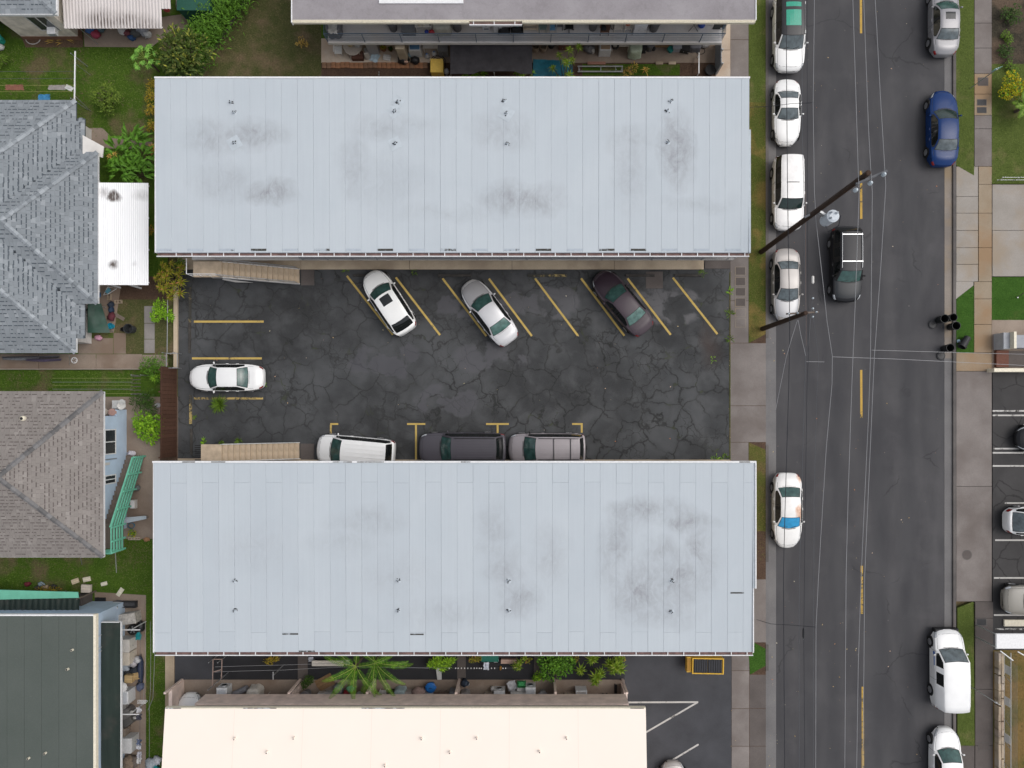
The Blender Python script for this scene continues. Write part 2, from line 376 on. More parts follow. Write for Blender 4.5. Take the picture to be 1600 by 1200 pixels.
M['pole_wood'] = m_wood('pole_wood', (0.032, 0.018, 0.012), (0.060, 0.034, 0.022))
M['wire_light'] = plain('wire_aluminium', (0.29, 0.29, 0.30), 0.5, 0.2, grain=0)
M['wire_dark'] = plain('wire_black', (0.016, 0.018, 0.024), 0.6, grain=0)
M['wire_mid'] = plain('wire_weathered', (0.085, 0.09, 0.10), 0.6, grain=0)

def m_mark(name, c, wear):
    s = NB(name, 0.75, spec=0.25); p = s.pos()
    n = s.noise(4.5, 6, p, 0.75); b = s.noise(0.7, 3, p)
    f = s.map(s.math('ADD', s.math('MULTIPLY', n, 0.7), s.math('MULTIPLY', b, 0.5)), wear, wear + 0.09)
    s.color(s.mix(f, s.mix(s.map(n, 0.3, 0.7), vary(c, 0.75), c), (0.05, 0.048, 0.042)))
    return s.m
M['yellow'] = m_mark('yellow_line', (0.56, 0.40, 0.12), 0.70)
M['yellow_worn'] = m_mark('yellow_line_worn', (0.50, 0.36, 0.12), 0.60)
M['yellow_road'] = m_mark('yellow_line_road', (0.52, 0.33, 0.07), 0.62)
M['white_line'] = m_mark('white_line', (0.55, 0.53, 0.50), 0.66)
M['white_worn'] = m_mark('white_line_worn', (0.60, 0.58, 0.55), 0.60)

def m_grey_roof():
    s = NB('roof_grey_membrane', 0.85, spec=0.2); p = s.pos(); w = s.warp(p, 0.6, 1.2, 5)
    c = s.mix(s.map(s.noise(0.5, 6, w), 0.3, 0.7), (0.225, 0.205, 0.215), (0.305, 0.285, 0.295))
    c = s.mix(s.map(s.noise(2.2, 6, w, 0.7), 0.5, 0.75, 0, 0.5), c, (0.165, 0.15, 0.155))
    c = s.mix(s.map(s.noise(12, 4, p, 0.7), 0.4, 0.7, 0, 0.25), c, (0.36, 0.35, 0.36))
    s.color(c); return s.m
M['grey_roof'] = m_grey_roof()
def m_green_roof():
    s = NB('roof_green_roll', 0.85, spec=0.15); p = s.pos()
    c = s.mix(s.map(s.noise(0.4, 6, s.warp(p, 0.5, 1, 4)), 0.3, 0.7), (0.070, 0.084, 0.074), (0.085, 0.098, 0.088))
    c = s.mix(s.map(s.noise(20, 3, p, 0.7), 0.35, 0.75, 0, 0.3), c, (0.14, 0.15, 0.14))
    c = s.mix(s.map(s.noise(2.5, 3, p), 0.70, 0.78, 0, 0.4), c, (0.16, 0.16, 0.15))
    s.color(c); return s.m
M['green_roof'] = m_green_roof()
def m_green_awning():
    s = NB('awning_green', 0.6, spec=0.3); p = s.pos()
    x = s.sep(p)
    c = s.mix(s.map(s.noise(0.8, 5, s.vmath('MULTIPLY', p, (3, 0.3, 1))), 0.3, 0.7), (0.012, 0.022, 0.018), (0.030, 0.045, 0.038))
    c = s.mix(s.map(s.noise(1.2, 5, p), 0.52, 0.75, 0, 0.6), c, (0.062, 0.055, 0.048))
    s.color(c); return s.m
M['green_awning'] = m_green_awning()

# ---- objects and vehicle builder
def tag(o,label=None,cat=None,group=None,kind=None):
 if label:o['label']=label
 if cat:o['category']=cat
 if group:o['group']=group
 if kind:o['kind']=kind
 return o
def thing(name,label,cat,loc=(0,0,0),rot=0.0,group=None,kind=None):
 o=bpy.data.objects.new(name,None);COL.objects.link(o)
 o.location=loc;o.rotation_euler=(0,0,rot);o.empty_display_size=0.3
 return tag(o,label,cat,group,kind)
def root_of(o):
 while o.parent:o=o.parent
 return o
class MB:
 def __init__(s):s.v=[];s.f=[];s.m=[];s.cur=0
 def mat(s,i):s.cur=i;return s
 def add(s,vs,fs):
  b=len(s.v);s.v+=[tuple(q)for q in vs]
  for f in fs:s.f.append([b+i for i in f]);s.m.append(s.cur)
  return s
 def box(s,x0,x1,y0,y1,z0,z1):
  if x0>x1:x0,x1=x1,x0
  if y0>y1:y0,y1=y1,y0
  return s.add([(x0,y0,z0),(x1,y0,z0),(x1,y1,z0),(x0,y1,z0),(x0,y0,z1),(x1,y0,z1),(x1,y1,z1),(x0,y1,z1)],[(3,2,1,0),(4,5,6,7),(0,1,5,4),(1,2,6,5),(2,3,7,6),(3,0,4,7)])
 def bbox(s,x0,x1,y0,y1,z0,z1,b=0.02):
  """box with chamfered top edges"""
  if x0>x1:x0,x1=x1,x0
  if y0>y1:y0,y1=y1,y0
  vs=[]
  for(z,k)in((z0,0),(z1-b,0),(z1,b)):
   vs+=[(x0+k,y0+k,z),(x1-k,y0+k,z),(x1-k,y1-k,z),(x0+k,y1-k,z)]
  fs=[(3,2,1,0),(8,9,10,11)]
  for L in(0,4):
   for i in range(4):fs.append((L+i,L+(i+1)%4,L+4+(i+1)%4,L+4+i))
  return s.add(vs,fs)
 def bar(s,a,b,w,h,up=(0,0,1)):
  """rectangular bar from a to b, w across, h along up"""
  a,b=Vector(a),Vector(b);d=(b-a)
  if d.length<1e-6:return s
  d.normalize();u=Vector(up)
  side=d.cross(u)
  if side.length<1e-4:side=d.cross(Vector((1,0,0)))
  side.normalize();u=side.cross(d).normalized()
  vs=[]
  for p in(a,b):
   for(i,j)in((-1,-1),(1,-1),(1,1),(-1,1)):vs.append(p+side*(w/2*i)+u*(h/2*j))
  return s.add(vs,[(3,2,1,0),(4,5,6,7),(0,1,5,4),(1,2,6,5),(2,3,7,6),(3,0,4,7)])
 def tube(s,pts,r,n=6,cap=True):
  pts=[Vector(p)for p in pts];rs=r if isinstance(r,(list,tuple))else[r]*len(pts)
  vs=[];fs=[];last=None
  for i,p in enumerate(pts):
   d=(pts[min(i+1,len(pts)-1)]-pts[max(i-1,0)])
   d=d.normalized()if d.length>1e-9 else Vector((0,0,1))
   if last is None:a=d.orthogonal().normalized()
   else:
    a=last-d*last.dot(d);a=a.normalized()if a.length>1e-6 else d.orthogonal().normalized()
   last=a;b=d.cross(a)
   for k in range(n):
    t=2*PI*k/n;vs.append(p+(a*math.cos(t)+b*math.sin(t))*rs[i])
  for i in range(len(pts)-1):
   for k in range(n):fs.append((i*n+k,i*n+(k+1)%n,(i+1)*n+(k+1)%n,(i+1)*n+k))
  if cap:fs+=[tuple(range(n-1,-1,-1)),tuple(range((len(pts)-1)*n,len(pts)*n))]
  return s.add(vs,fs)
 def lathe(s,prof,n=14,cx=0,cy=0,cap0=True,cap1=True,sx=1,sy=1):
  vs=[];fs=[]
  for(r,z)in prof:
   for k in range(n):
    t=2*PI*k/n;vs.append((cx+r*math.cos(t)*sx,cy+r*math.sin(t)*sy,z))
  for i in range(len(prof)-1):
   for k in range(n):fs.append((i*n+k,i*n+(k+1)%n,(i+1)*n+(k+1)%n,(i+1)*n+k))
  if cap0:fs.append(tuple(range(n-1,-1,-1)))
  if cap1:fs.append(tuple(range((len(prof)-1)*n,len(prof)*n)))
  return s.add(vs,fs)
 def prism(s,poly,z0,z1):
  n=len(poly)
  a=sum(poly[i][0]*poly[(i+1)%n][1]-poly[(i+1)%n][0]*poly[i][1]for i in range(n))
  if a<0:poly=poly[::-1]
  vs=[(p[0],p[1],z0)for p in poly]+[(p[0],p[1],z1)for p in poly]
  fs=[tuple(range(n-1,-1,-1)),tuple(range(n,2*n))]+[(i,(i+1)%n,n+(i+1)%n,n+i)for i in range(n)]
  return s.add(vs,fs)
 def quad(s,a,b,c,d):return s.add([a,b,c,d],[(0,1,2,3)])
 def leaf(s,base,d,L,w,droop=0.25,up=(0,0,1),fold=0.15):
  """pointed leaf folded along its midrib; 6 triangles' worth"""
  base=Vector(base);d=Vector(d).normalized();u=Vector(up)
  side=d.cross(u)
  if side.length<1e-3:side=d.cross(Vector((1,0,0)))
  side.normalize();n=side.cross(d).normalized()
  p1=base+d*(L*0.45)+n*(L*0.06)
  p2=base+d*L-Vector((0,0,1))*(L*droop)
  l=p1+side*(w/2)+n*(w*fold);r=p1-side*(w/2)+n*(w*fold)
  return s.add([base,l,p1,r,p2],[(0,2,1),(0,3,2),(1,2,4),(2,3,4)])
 def blob(s,c,rx,ry,rz,n=8,m=6,jit=0.15,rnd=random):
  vs=[];fs=[]
  for i in range(m+1):
   t=PI*i/m
   for k in range(n):
    a=2*PI*k/n;j=1+rnd.uniform(-jit,jit)
    vs.append((c[0]+rx*math.sin(t)*math.cos(a)*j,c[1]+ry*math.sin(t)*math.sin(a)*j,c[2]+rz*math.cos(t)*(1+rnd.uniform(-jit,jit)*0.5)))
  for i in range(m):
   for k in range(n):fs.append((i*n+k,(i+1)*n+k,(i+1)*n+(k+1)%n,i*n+(k+1)%n))
  return s.add(vs,fs)
 def mesh(s,name,mats,org=(0,0,0),smooth=False):
  me=bpy.data.meshes.new(name)
  o=org
  me.from_pydata([(v[0]-o[0],v[1]-o[1],v[2]-o[2])for v in s.v],[],s.f)
  if not isinstance(mats,(list,tuple)):mats=[mats]
  for m in mats:me.materials.append(m)
  if len(mats)>1:me.polygons.foreach_set('material_index',s.m)
  if smooth:me.polygons.foreach_set('use_smooth',[True]*len(me.polygons))
  me.update()
  return me
 def build(s,name,mats,parent=None,local=False,smooth=False,loc=None,kind=None):
  """ONE mesh object. Coordinates are world unless local (then they are the thing's own frame)."""
  if parent is not None:
   org=(0,0,0)if local else tuple(root_of(parent).location)
  else:org=loc if(loc is not None and not local)else(0,0,0)
  o=bpy.data.objects.new(name,s.mesh(name,mats,org,smooth));COL.objects.link(o)
  if parent is not None:o.parent=parent
  elif loc is not None:o.location=loc
  if kind:o['kind']=kind
  return o
def piece(name,me,parent,loc,rot=(0,0,0),scale=None):
 """a part that shares its mesh; loc in world metres"""
 o=bpy.data.objects.new(name,me);COL.objects.link(o);o.parent=parent
 r=root_of(parent).location
 o.location=(loc[0]-r[0],loc[1]-r[1],loc[2]-r[2]);o.rotation_euler=rot
 if scale:o.scale=scale
 return o
def smooth_by_angle(o,ang=40):
 me=o.data
 me.polygons.foreach_set('use_smooth',[True]*len(me.polygons))
 me.set_sharp_from_angle(angle=R(ang))
 return o
def pxpoly(pts,z=0.0):return[(gx(a,z),gy(b,z))for a,b in pts]
def ground(name,pts,z,m,label=None,thick=0.14):
 mb=MB().prism(pxpoly(pts,z),z-thick,z)
 o=mb.build(name,m);o['kind']='structure'
 if label:o['label']=label
 return o
def slabs(name,rects,z,m,thick=0.12,gap=0.012,parent=None,label=None):
 """a pavement whose concrete slabs are pieces; rects in photo pixels"""
 if parent is None:
  parent=bpy.data.objects.new(name,None);COL.objects.link(parent);parent['kind']='structure'
  if label:parent['label']=label
  parent.location=P(rects[0][0],rects[0][1],z)
 for i,(a,b,c,d)in enumerate(rects):
  mm=m[i%len(m)]if isinstance(m,list)else m
  x0,x1,y0,y1=gx(a,z)+gap,gx(c,z)-gap,gy(d,z)+gap,gy(b,z)-gap
  dz=random.uniform(-0.004,0.004)
  MB().bbox(x0,x1,y0,y1,z-thick,z+dz,0.008).build('slab',mm,parent)
 return parent
def split_px(x0,x1,ys):return[(x0,ys[i],x1,ys[i+1])for i in range(len(ys)-1)]
M['car_glass']=plain('car_glass',(0.018,0.036,0.034),0.05,spec=0.6,grain=0.35,scale=3.0)
M['car_glass_pale']=plain('car_glass_pale',(0.085,0.17,0.15),0.08,spec=0.6,grain=0.45,scale=3.0)
M['car_glass_grey']=plain('car_glass_grey',(0.11,0.135,0.145),0.08,spec=0.6,grain=0.45,scale=3.0)
M['car_glass_teal']=plain('car_glass_teal',(0.040,0.095,0.085),0.06,spec=0.6,grain=0.45,scale=3.0)
M['car_glass_black']=plain('car_glass_black',(0.010,0.012,0.012),0.05,spec=0.6,grain=0.2)
M['sunshade']=plain('sunshade_blue',(0.03,0.30,0.58),0.35,grain=0.2,scale=4)
M['seal']=plain('car_seal',(0.012,0.012,0.012),0.6,grain=0)
M['rim']=plain('wheel_rim',(0.42,0.42,0.43),0.35,0.8,grain=0.1)
M['lamp_clear']=plain('headlight_lens',(0.52,0.54,0.56),0.1,spec=0.7,grain=0.25,scale=8)
M['lamp_red']=plain('taillight_lens',(0.28,0.012,0.012),0.12,spec=0.6,grain=0.2)
M['lamp_amber']=plain('indicator_lens',(0.55,0.16,0.03),0.15,spec=0.6,grain=0.2)
M['plate']=plain('plate_white',(0.62,0.62,0.60),0.5,grain=0.1)
M['chrome']=plain('chrome',(0.62,0.63,0.64),0.18,0.9,grain=0.08)
def lin(t,pts):
 for i in range(len(pts)-1):
  a,b=pts[i],pts[i+1]
  if t<=b[0]:
   k=0 if b[0]==a[0]else(t-a[0])/(b[0]-a[0])
   return a[1]+(b[1]-a[1])*max(0,min(1,k))
 return pts[-1][1]
def sm(t,pts):
 """smooth (Catmull-like, clamped) interpolation"""
 n=len(pts)
 for i in range(n-1):
  if t<=pts[i+1][0]or i==n-2:
   x0,y0=pts[i];x1,y1=pts[i+1];h=x1-x0
   m0=(y1-pts[i-1][1])/(x1-pts[i-1][0])if i>0 else(y1-y0)/h
   m1=(pts[i+2][1]-y0)/(pts[i+2][0]-x0)if i<n-2 else(y1-y0)/h
   d=(y1-y0)/h
   if d==0:m0=m1=0
   else:
    m0=max(min(m0/d,3),0)*d;m1=max(min(m1/d,3),0)*d
   u=max(0,min(1,(t-x0)/h))
   return(2*u**3-3*u*u+1)*y0+(u**3-2*u*u+u)*h*m0+(-2*u**3+3*u*u)*y1+(u**3-u*u)*h*m1
BODY={'sedan':dict(cowl=.275,wst=.425,re=.690,rg=.815,H=1.44,hood=.93,deck=1.02,nose=.66,tail=.86,belt=.93),'coupe':dict(cowl=.37,wst=.515,re=.665,rg=.800,H=1.27,hood=.86,deck=.90,nose=.56,tail=.78,belt=.84),'suv':dict(cowl=.255,wst=.385,re=.895,rg=.972,H=1.68,hood=1.06,deck=1.08,nose=.82,tail=.98,belt=1.04),'cross':dict(cowl=.255,wst=.400,re=.835,rg=.955,H=1.62,hood=1.02,deck=1.05,nose=.75,tail=.95,belt=1.02),'van':dict(cowl=.195,wst=.350,re=.915,rg=.975,H=1.74,hood=1.02,deck=1.06,nose=.72,tail=.95,belt=1.00),'cargo':dict(cowl=.215,wst=.345,re=.985,rg=.995,H=1.86,hood=1.10,deck=1.10,nose=.74,tail=1.0,belt=1.06),'pickup':dict(cowl=.270,wst=.385,re=.970,rg=.985,H=1.66,hood=1.03,deck=1.10,nose=.80,tail=.98,belt=1.02),}
def make_car(label,px,py,head,kind,L,W,paint,glass='car_glass_teal',rear_glass=None,group=None,hood=None,roof_mat=None,rails=None,sunroof=None,shade=False,rimc=None,ribs=0,trim_black=False,z=0.0,mid=None,side='car_glass_black',name='parked_car',cat='car',H=None):
 B=dict(BODY[kind])
 if H:B['H']=H
 zc=0.7+z
 T=thing(name,label,cat,(gx(px,zc),gy(py,zc),z),head,group)
 hw=W/2;Ht=B['H']
 boxy=kind in('suv','cargo','pickup','van')
 if kind=='cargo':plan=[(0,.60),(.012,.74),(.04,.86),(.09,.94),(.2,.985),(.45,1),(.9,.99),(.97,.96),(.99,.93),(1,.88)]
 elif boxy:plan=[(0,.66),(.012,.78),(.04,.89),(.10,.96),(.22,.99),(.45,1),(.85,.985),(.94,.95),(.985,.89),(1,.78)]
 else:plan=[(0,.42),(.012,.57),(.045,.76),(.11,.90),(.20,.975),(.45,1),(.76,.985),(.88,.94),(.95,.86),(.985,.75),(1,.64)]
 c,w,re,rg=B['cowl'],B['wst'],B['re'],B['rg']
 top=[(0,B['nose']-.10),(.012,B['nose']),(.05,B['nose']+(B['hood']-B['nose'])*.45),(.13,B['nose']+(B['hood']-B['nose'])*.78),(c,B['hood'])]
 cab=[(c,B['hood']),(c+(w-c)*.5,B['hood']+(Ht-B['hood'])*.60),(w,Ht-.045),(w+(re-w)*.25,Ht-.005),(w+(re-w)*.55,Ht),(re,Ht-(.05 if not boxy else .03))]
 tail=[(re,Ht-(.05 if not boxy else .03)),(re+(rg-re)*.5,B['deck']+(Ht-B['deck'])*.58),(rg,B['deck'])]
 end=[(rg,B['deck']),(rg+(1-rg)*.6,B['deck']-.02),(1,B['tail']-.08)]
 def ztop(t):
  if t<=c:return sm(t,top)
  if t<=w:return lin(t,[(c,B['hood']),(c+(w-c)*.5,B['hood']+(Ht-.045-B['hood'])*.56),(w,Ht-.045)])
  if t<=re:return sm(t,cab[2:])
  if t<=rg:return lin(t,tail)
  return lin(t,end)
 def cabin(t):
  if t<c or t>rg:return 0.0
  if t<w:return(t-c)/(w-c)
  if t>re:return(rg-t)/(rg-re)
  return 1.0
 rw={'cargo':.86,'van':.78,'suv':.76,'pickup':.76,'cross':.74,'sedan':.70,'coupe':.68}[kind]
 ts=sorted(set([0,.006,.012,.025,.045,.07,.10,.14,.19,c-.03,c-.006]+[c+(w-c)*k/4 for k in range(5)]+[w+(re-w)*k/8 for k in range(9)]+[re+(rg-re)*k/4 for k in range(5)]+[rg+(1-rg)*k for k in(.12,.35,.6,.8,.92,1)]))
 ts=[t for t in ts if 0<=t<=1]
 nc=12
 def prof(t):
  zt=ztop(t);k=cabin(t);pw=sm(t,plan)*hw
  zb=min(zt-.07,B['belt']+.04*(t-.5))if k>0 else zt-.085
  zb=zb if k==0 else(zt-.085)*(1-min(1,k*2.2))+zb*min(1,k*2.2)
  wr=pw*(.88*(1-k)+rw*k)
  wb=pw*.955
  sill=.24+(.10 if t<.05 or t>.95 else 0)+(0.10 if kind in('suv','pickup')else 0.0)
  return[(0,zt),(.36*wr,zt-.006),(.70*wr,zt-.020),(.90*wr,zt-.042),(wr,zt-.075),(wb,zb),(pw*.985,zb-.035),(pw,zb-.13),(pw,max(sill+.22,zb-.42)),(pw*.985,sill+.06),(pw*.93,sill),(pw*.6,sill-.02)]
 PR=[prof(t)for t in ts]
 def vx(t):return L/2-t*L
 bf,br=(.18,.08)if boxy else(.30,.14)
 def X(t,y):
  """screens, bonnet and boot edges bow outwards in plan"""
  q=min(1,(y/hw)**2);a=max(0,min(1,(.52-t)/.25));b=max(0,min(1,(t-.58)/.25))
  return vx(t)-bf*(q-.35)*a+br*(q-.35)*b
 nt=len(ts)
 full=[]
 for i,t in enumerate(ts):
  row=[(X(t,y),y,zz)for(y,zz)in PR[i][::-1]]+[(X(t,y),-y,zz)for(y,zz)in PR[i][1:]]
  full.append(row)
 ncol=2*nc-1
 parts={}
 def region(i,j):
  tm=(ts[i]+ts[i+1])/2
  cj=(nc-2-j)if j<nc-1 else(j-nc+1)
  sidek='l' if j<nc-1 else 'r'
  if c<tm<w and cj<=2:return 'windshield'
  if re<tm<rg and cj<=2:return 'rear_window' if kind!='cargo' else 'body'
  if cj==4 and c+(w-c)*.18<tm<(rg-(rg-re)*.22)and kind!='cargo':
   q=(tm-w)/(re-w)
   if kind in('suv','van','cross','pickup'):
    if .25<q<.375 or(.625<q<.75):return 'pillar'
   elif .375<q<.5:return 'pillar'
   if q<.32:return 'window_front_'+sidek
   if q<.68:return 'window_mid_'+sidek
   return 'window_rear_'+sidek
  if kind=='cargo' and cj==4 and c+(w-c)*.18<tm<w+(re-w)*.50:
   q=(tm-w)/(re-w)
   if .125<q<.25:return 'body'
   return 'window_front_'+sidek if q<.2 else 'window_mid_'+sidek
  if tm<c-.002 and cj<=3 and tm>.035:return 'hood'
  if kind in('sedan','coupe')and tm>rg and cj<=3 and tm<.975:return 'trunk_lid'
  if w<tm<re and cj<=3 and roof_mat:return 'roof'
  if .012<tm<.085 and 4<=cj<=6:return 'headlight_'+sidek
  if(boxy or kind=='cross')and rg-.05<tm<.998 and cj in(5,6,7)and tm>.955:return 'taillight_'+sidek
  if kind in('sedan','coupe')and tm>.95 and 4<=cj<=6:return 'taillight_'+sidek
  if cj>=9 or(trim_black and cj>=8):return 'sill'
  return 'body'
 for i in range(nt-1):
  for j in range(ncol-1):parts.setdefault(region(i,j),[]).append((i,j))
 glassm=M['sunshade']if shade else M[glass]
 def shell(nm,cells,mats,lift=0.0,inset=0.0):
  bm=bmesh.new();vm={}
  def V(i,j):
   if(i,j)not in vm:vm[(i,j)]=bm.verts.new(full[i][j])
   return vm[(i,j)]
  for(i,j)in cells:bm.faces.new((V(i,j),V(i+1,j),V(i+1,j+1),V(i,j+1)))
  if nm=='body':
   for ii in(0,nt-1):
    f=[V(ii,j)for j in range(ncol)]
    f=bm.faces.new(f if ii==nt-1 else f[::-1]);f.material_index=0
  bmesh.ops.recalc_face_normals(bm,faces=bm.faces)
  if sum(f.normal.z*f.calc_area()for f in bm.faces)<0 and nm in('hood','roof','windshield','trunk_lid','rear_window'):bmesh.ops.reverse_faces(bm,faces=bm.faces)
  if inset:
   r=bmesh.ops.inset_region(bm,faces=bm.faces[:],thickness=inset,depth=0.0,use_even_offset=True,use_boundary=True)
   for f in r['faces']:f.material_index=1
  for f in bm.faces:f.smooth=True
  me=bpy.data.meshes.new(nm);bm.to_mesh(me);bm.free()
  for m_ in(mats if isinstance(mats,list)else[mats]):me.materials.append(m_)
  o=bpy.data.objects.new(nm,me);COL.objects.link(o);o.parent=T
  return o
 for key,cells in sorted(parts.items()):
  nm=key
  if key.startswith('window_'):shell('side_window',cells,[M[side],M['seal']],inset=.022)
  elif key.startswith('headlight'):shell('headlight',cells,[M['lamp_clear'],M['seal']],inset=.012)
  elif key.startswith('taillight'):shell('taillight',cells,[M['lamp_red'],M['seal']],inset=.008)
  elif key=='windshield':shell('windshield',cells,[glassm,M['seal']],inset=.035)
  elif key=='rear_window':shell('rear_window',cells,[M[rear_glass or glass],M['seal']],inset=.035)
  elif key=='pillar':shell('window_pillar',cells,M['seal'])
  elif key=='sill':shell('sill',cells,M['black'])
  elif key=='roof':shell('roof',cells,roof_mat)
  elif key=='hood':shell('hood',cells,hood or paint)
  elif key=='trunk_lid':shell('trunk_lid',cells,paint)
  else:shell('body',cells,paint)
 def S(t,f):
  """t along the length, f in -1..1 across (fraction of half width of the top panel)"""
  p=prof(t);a=abs(f)*p[4][0]
  for q in range(4):
   if a<=p[q+1][0]or q==3:
    k=(a-p[q][0])/max(1e-6,p[q+1][0]-p[q][0]);zz=p[q][1]+(p[q+1][1]-p[q][1])*min(1,k);break
  return Vector((X(t,a),math.copysign(a,f),zz))
 g=MB()
 def seam(pts,wd=.014):
  for a,b in zip(pts[:-1],pts[1:]):g.bar(a+Vector((0,0,.001)),b+Vector((0,0,.001)),wd,.006)
 for sgn in(1,-1):
  seam([S(t,.97*sgn)for t in(.05,.09,.14,.19,c-.01)])
  if kind in('sedan','coupe'):seam([S(t,.96*sgn)for t in(rg+.01,rg+(1-rg)*.4,.965)])
 seam([S(.045,f)for f in(-.9,-.5,0,.5,.9)]);seam([S(c-.008,f)for f in(-.95,-.5,0,.5,.95)],.035)
 if kind in('sedan','coupe'):seam([S(rg+.012,f)for f in(-.95,-.5,0,.5,.95)])
 if kind=='pickup':
  for f0 in(.985,):pass
  seam([S(w+(re-w)*.36,f)for f in(-.98,-.5,0,.5,.98)],.05)
 for t in(c+.03,(w+re)/2+(.03 if kind in('sedan','coupe')else-.05),re-.02):
  pr=prof(t)
  for sgn in(1,-1):
   pts=[Vector((vx(t),sgn*(pr[q][0]+.002),pr[q][1]))for q in(5,6,7,8,9)]
   for a,b in zip(pts[:-1],pts[1:]):g.bar(a,b,.012,.006,(0,1,0))
 g.build('panel_gap',M['seal'],T,local=True)
 for f in(-.55,.15):MB().bar(S(c+.006,f)+Vector((0,0,.02)),S(c+(w-c)*.16,f+.42)+Vector((0,0,.02)),.022,.02).build('wiper',M['black'],T,local=True)
 zn=B['nose']
 gr=MB().bbox(L/2-.03,L/2+.006,-hw*.42,hw*.42,zn-.30,zn-.14,.004)
 gr.build('grille',M['black'],T,local=True)
 MB().box(-L/2-.008,-L/2+.01,-.16,.16,B['tail']-.32,B['tail']-.17).build('number_plate',M['plate'],T,local=True)
 for sgn in(1,-1):
  t=c+.075;pr=prof(t);y=pr[5][0]
  mb=MB().blob((vx(t),sgn*(y+.10),pr[5][1]+.05),.06,.09,.07,8,6,0)
  mb.bar((vx(t)+.01,sgn*(y-.02),pr[5][1]),(vx(t),sgn*(y+.10),pr[5][1]+.03),.05,.04)
  mb.build('wing_mirror',paint if not trim_black else M['black'],T,local=True,smooth=True)
 for sgn in(1,-1):
  for t in((c+w)/2+.17,re-.03):
   pr=prof(t);MB().bar((vx(t)-.09,sgn*(pr[7][0]+.012),pr[7][1]+.03),(vx(t)+.09,sgn*(pr[7][0]+.012),pr[7][1]+.03),.03,.03).build('door_handle',paint,T,local=True)
 r=.345 if boxy or kind=='cross' else .32
 for t in((.165 if kind not in('coupe',)else .17),(.80 if not boxy else .79)):
  for sgn in(1,-1):
   y=sm(t,plan)*hw;x=vx(t)
   arch=MB();n=20;k0=len(arch.v)
   arch.tube([(x,sgn*(y-.12),r+.02),(x,sgn*(y+.006),r+.02)],r+.055,22)
   arch.build('wheel_arch',M['seal'],T,local=True)
   wt=MB();wt.tube([(x,sgn*(y-.17),r),(x,sgn*(y-.15),r),(x,sgn*(y+.005),r),(x,sgn*(y+.022),r)],[r*.9,r,r,r*.92],22)
   wo_=wt.build('wheel',M['rubber'],T,local=True,smooth=False)
   rm=MB();rm.tube([(x,sgn*(y+.015),r),(x,sgn*(y+.028),r)],[r*.66,r*.62],16)
   for q in range(5):
    a=2*PI*q/5;rm.bar((x+math.cos(a)*.06,sgn*(y+.032),r+math.sin(a)*.06),(x+math.cos(a)*r*.6,sgn*(y+.030),r+math.sin(a)*r*.6),.05,.02,(0,1,0))
   rm.build('rim',rimc or M['rim'],wo_,local=True)
 def panel_on_roof(t0,t1,f,m_,nm,lift=.006,n=4):
  mb=MB()
  fs_=[-f,-f/2,0,f/2,f];tt=[t0+(t1-t0)*i/n for i in range(n+1)]
  rows=[[S(t,q)+Vector((0,0,lift))for q in fs_]for t in tt]
  for i in range(n):
   for j in range(4):mb.quad(rows[i][j],rows[i+1][j],rows[i+1][j+1],rows[i][j+1])
  return mb.build(nm,m_,T,local=True)
 if sunroof:
  for(t0,t1,f,mm)in sunroof:panel_on_roof(t0,t1,f,mm,'sunroof')
 if ribs:
  rb=MB()
  for q in range(ribs):
   f=-.66+1.32*q/(ribs-1)
   pts=[S(t,f)+Vector((0,0,.005))for t in(w+.06,w+(re-w)*.4,w+(re-w)*.7,re-.02)]
   for a,b in zip(pts[:-1],pts[1:]):rb.bar(a,b,.06,.035)
  rb.build('roof_rib',paint,T,local=True)
 if rails:
  mm,cross=rails
  for sgn in(1,-1):
   pts=[S(t,.88*sgn)+Vector((0,0,.07))for t in(w+.03,w+(re-w)*.3,w+(re-w)*.65,re-.01)]
   pts=[pts[0]-Vector((0,0,.06))]+pts+[pts[-1]-Vector((0,0,.06))]
   MB().tube(pts,.020,6).build('roof_rail',mm,T,local=True)
  for t in cross:
   MB().bar(S(t,-.90)+Vector((0,0,.10)),S(t,.90)+Vector((0,0,.10)),.045,.03).build('cross_bar',mm,T,local=True)
 T['S']=0;del T['S']
 return T,S,vx,prof

# ---- the setting and buildings
G=0.10
MB().box(-150,150,-150,150,-0.6,-0.20).build('ground',M['lawn_olive'])['kind']='structure'
BIG=1500
MB().box(gx(1212),gx(1477),gy(2600),gy(-1400),-0.19,0.0).build('road',M['street'])['kind']='structure'
def mark(nm,pts,z,m):
 """painted marking: a thin sheet over the paving"""
 o=MB().prism(pxpoly(pts,z),z,z+0.004).build(nm,m);o['kind']='structure';return o
def stripe(a,b,w_px,z,m,nm='parking_line'):
 d=Vector((b[0]-a[0],b[1]-a[1]));n=Vector((-d.y,d.x)).normalized()*w_px/2
 return mark(nm,[(a[0]+n.x,a[1]+n.y),(b[0]+n.x,b[1]+n.y),(b[0]-n.x,b[1]-n.y),(a[0]-n.x,a[1]-n.y)],z,m)
for y0,y1,x0 in((-140,-40,1345),(-20,52,1345),(267,342,1345.3),(578,653,1345.6),(884,959,1346.5),(1073,1260,1348)):
 stripe((x0,y0),(x0+.4,y1),3.6,0.0,M['yellow_road'],'centre_line')
YE=1700;YS=-500
def strip(nm,x0,x1,y0,y1,z,m,th=.18):return ground(nm,[(x0,y0),(x1,y0),(x1,y1),(x0,y1)],z,m,thick=th)
strip('gutter_west',1201,1212.6,YS,YE,0.012,M['gutter_grey'])
for a,b in((YS,528),(696,878),(1008,1048)):strip('kerb_west',1196.5,1201,a,b,0.125,M['kerb'],.3)
for a,b in((528,696),(878,1008),(1048,YE)):strip('kerb_west',1196.5,1201,a,b,0.045,M['gutter_grey'],.3)
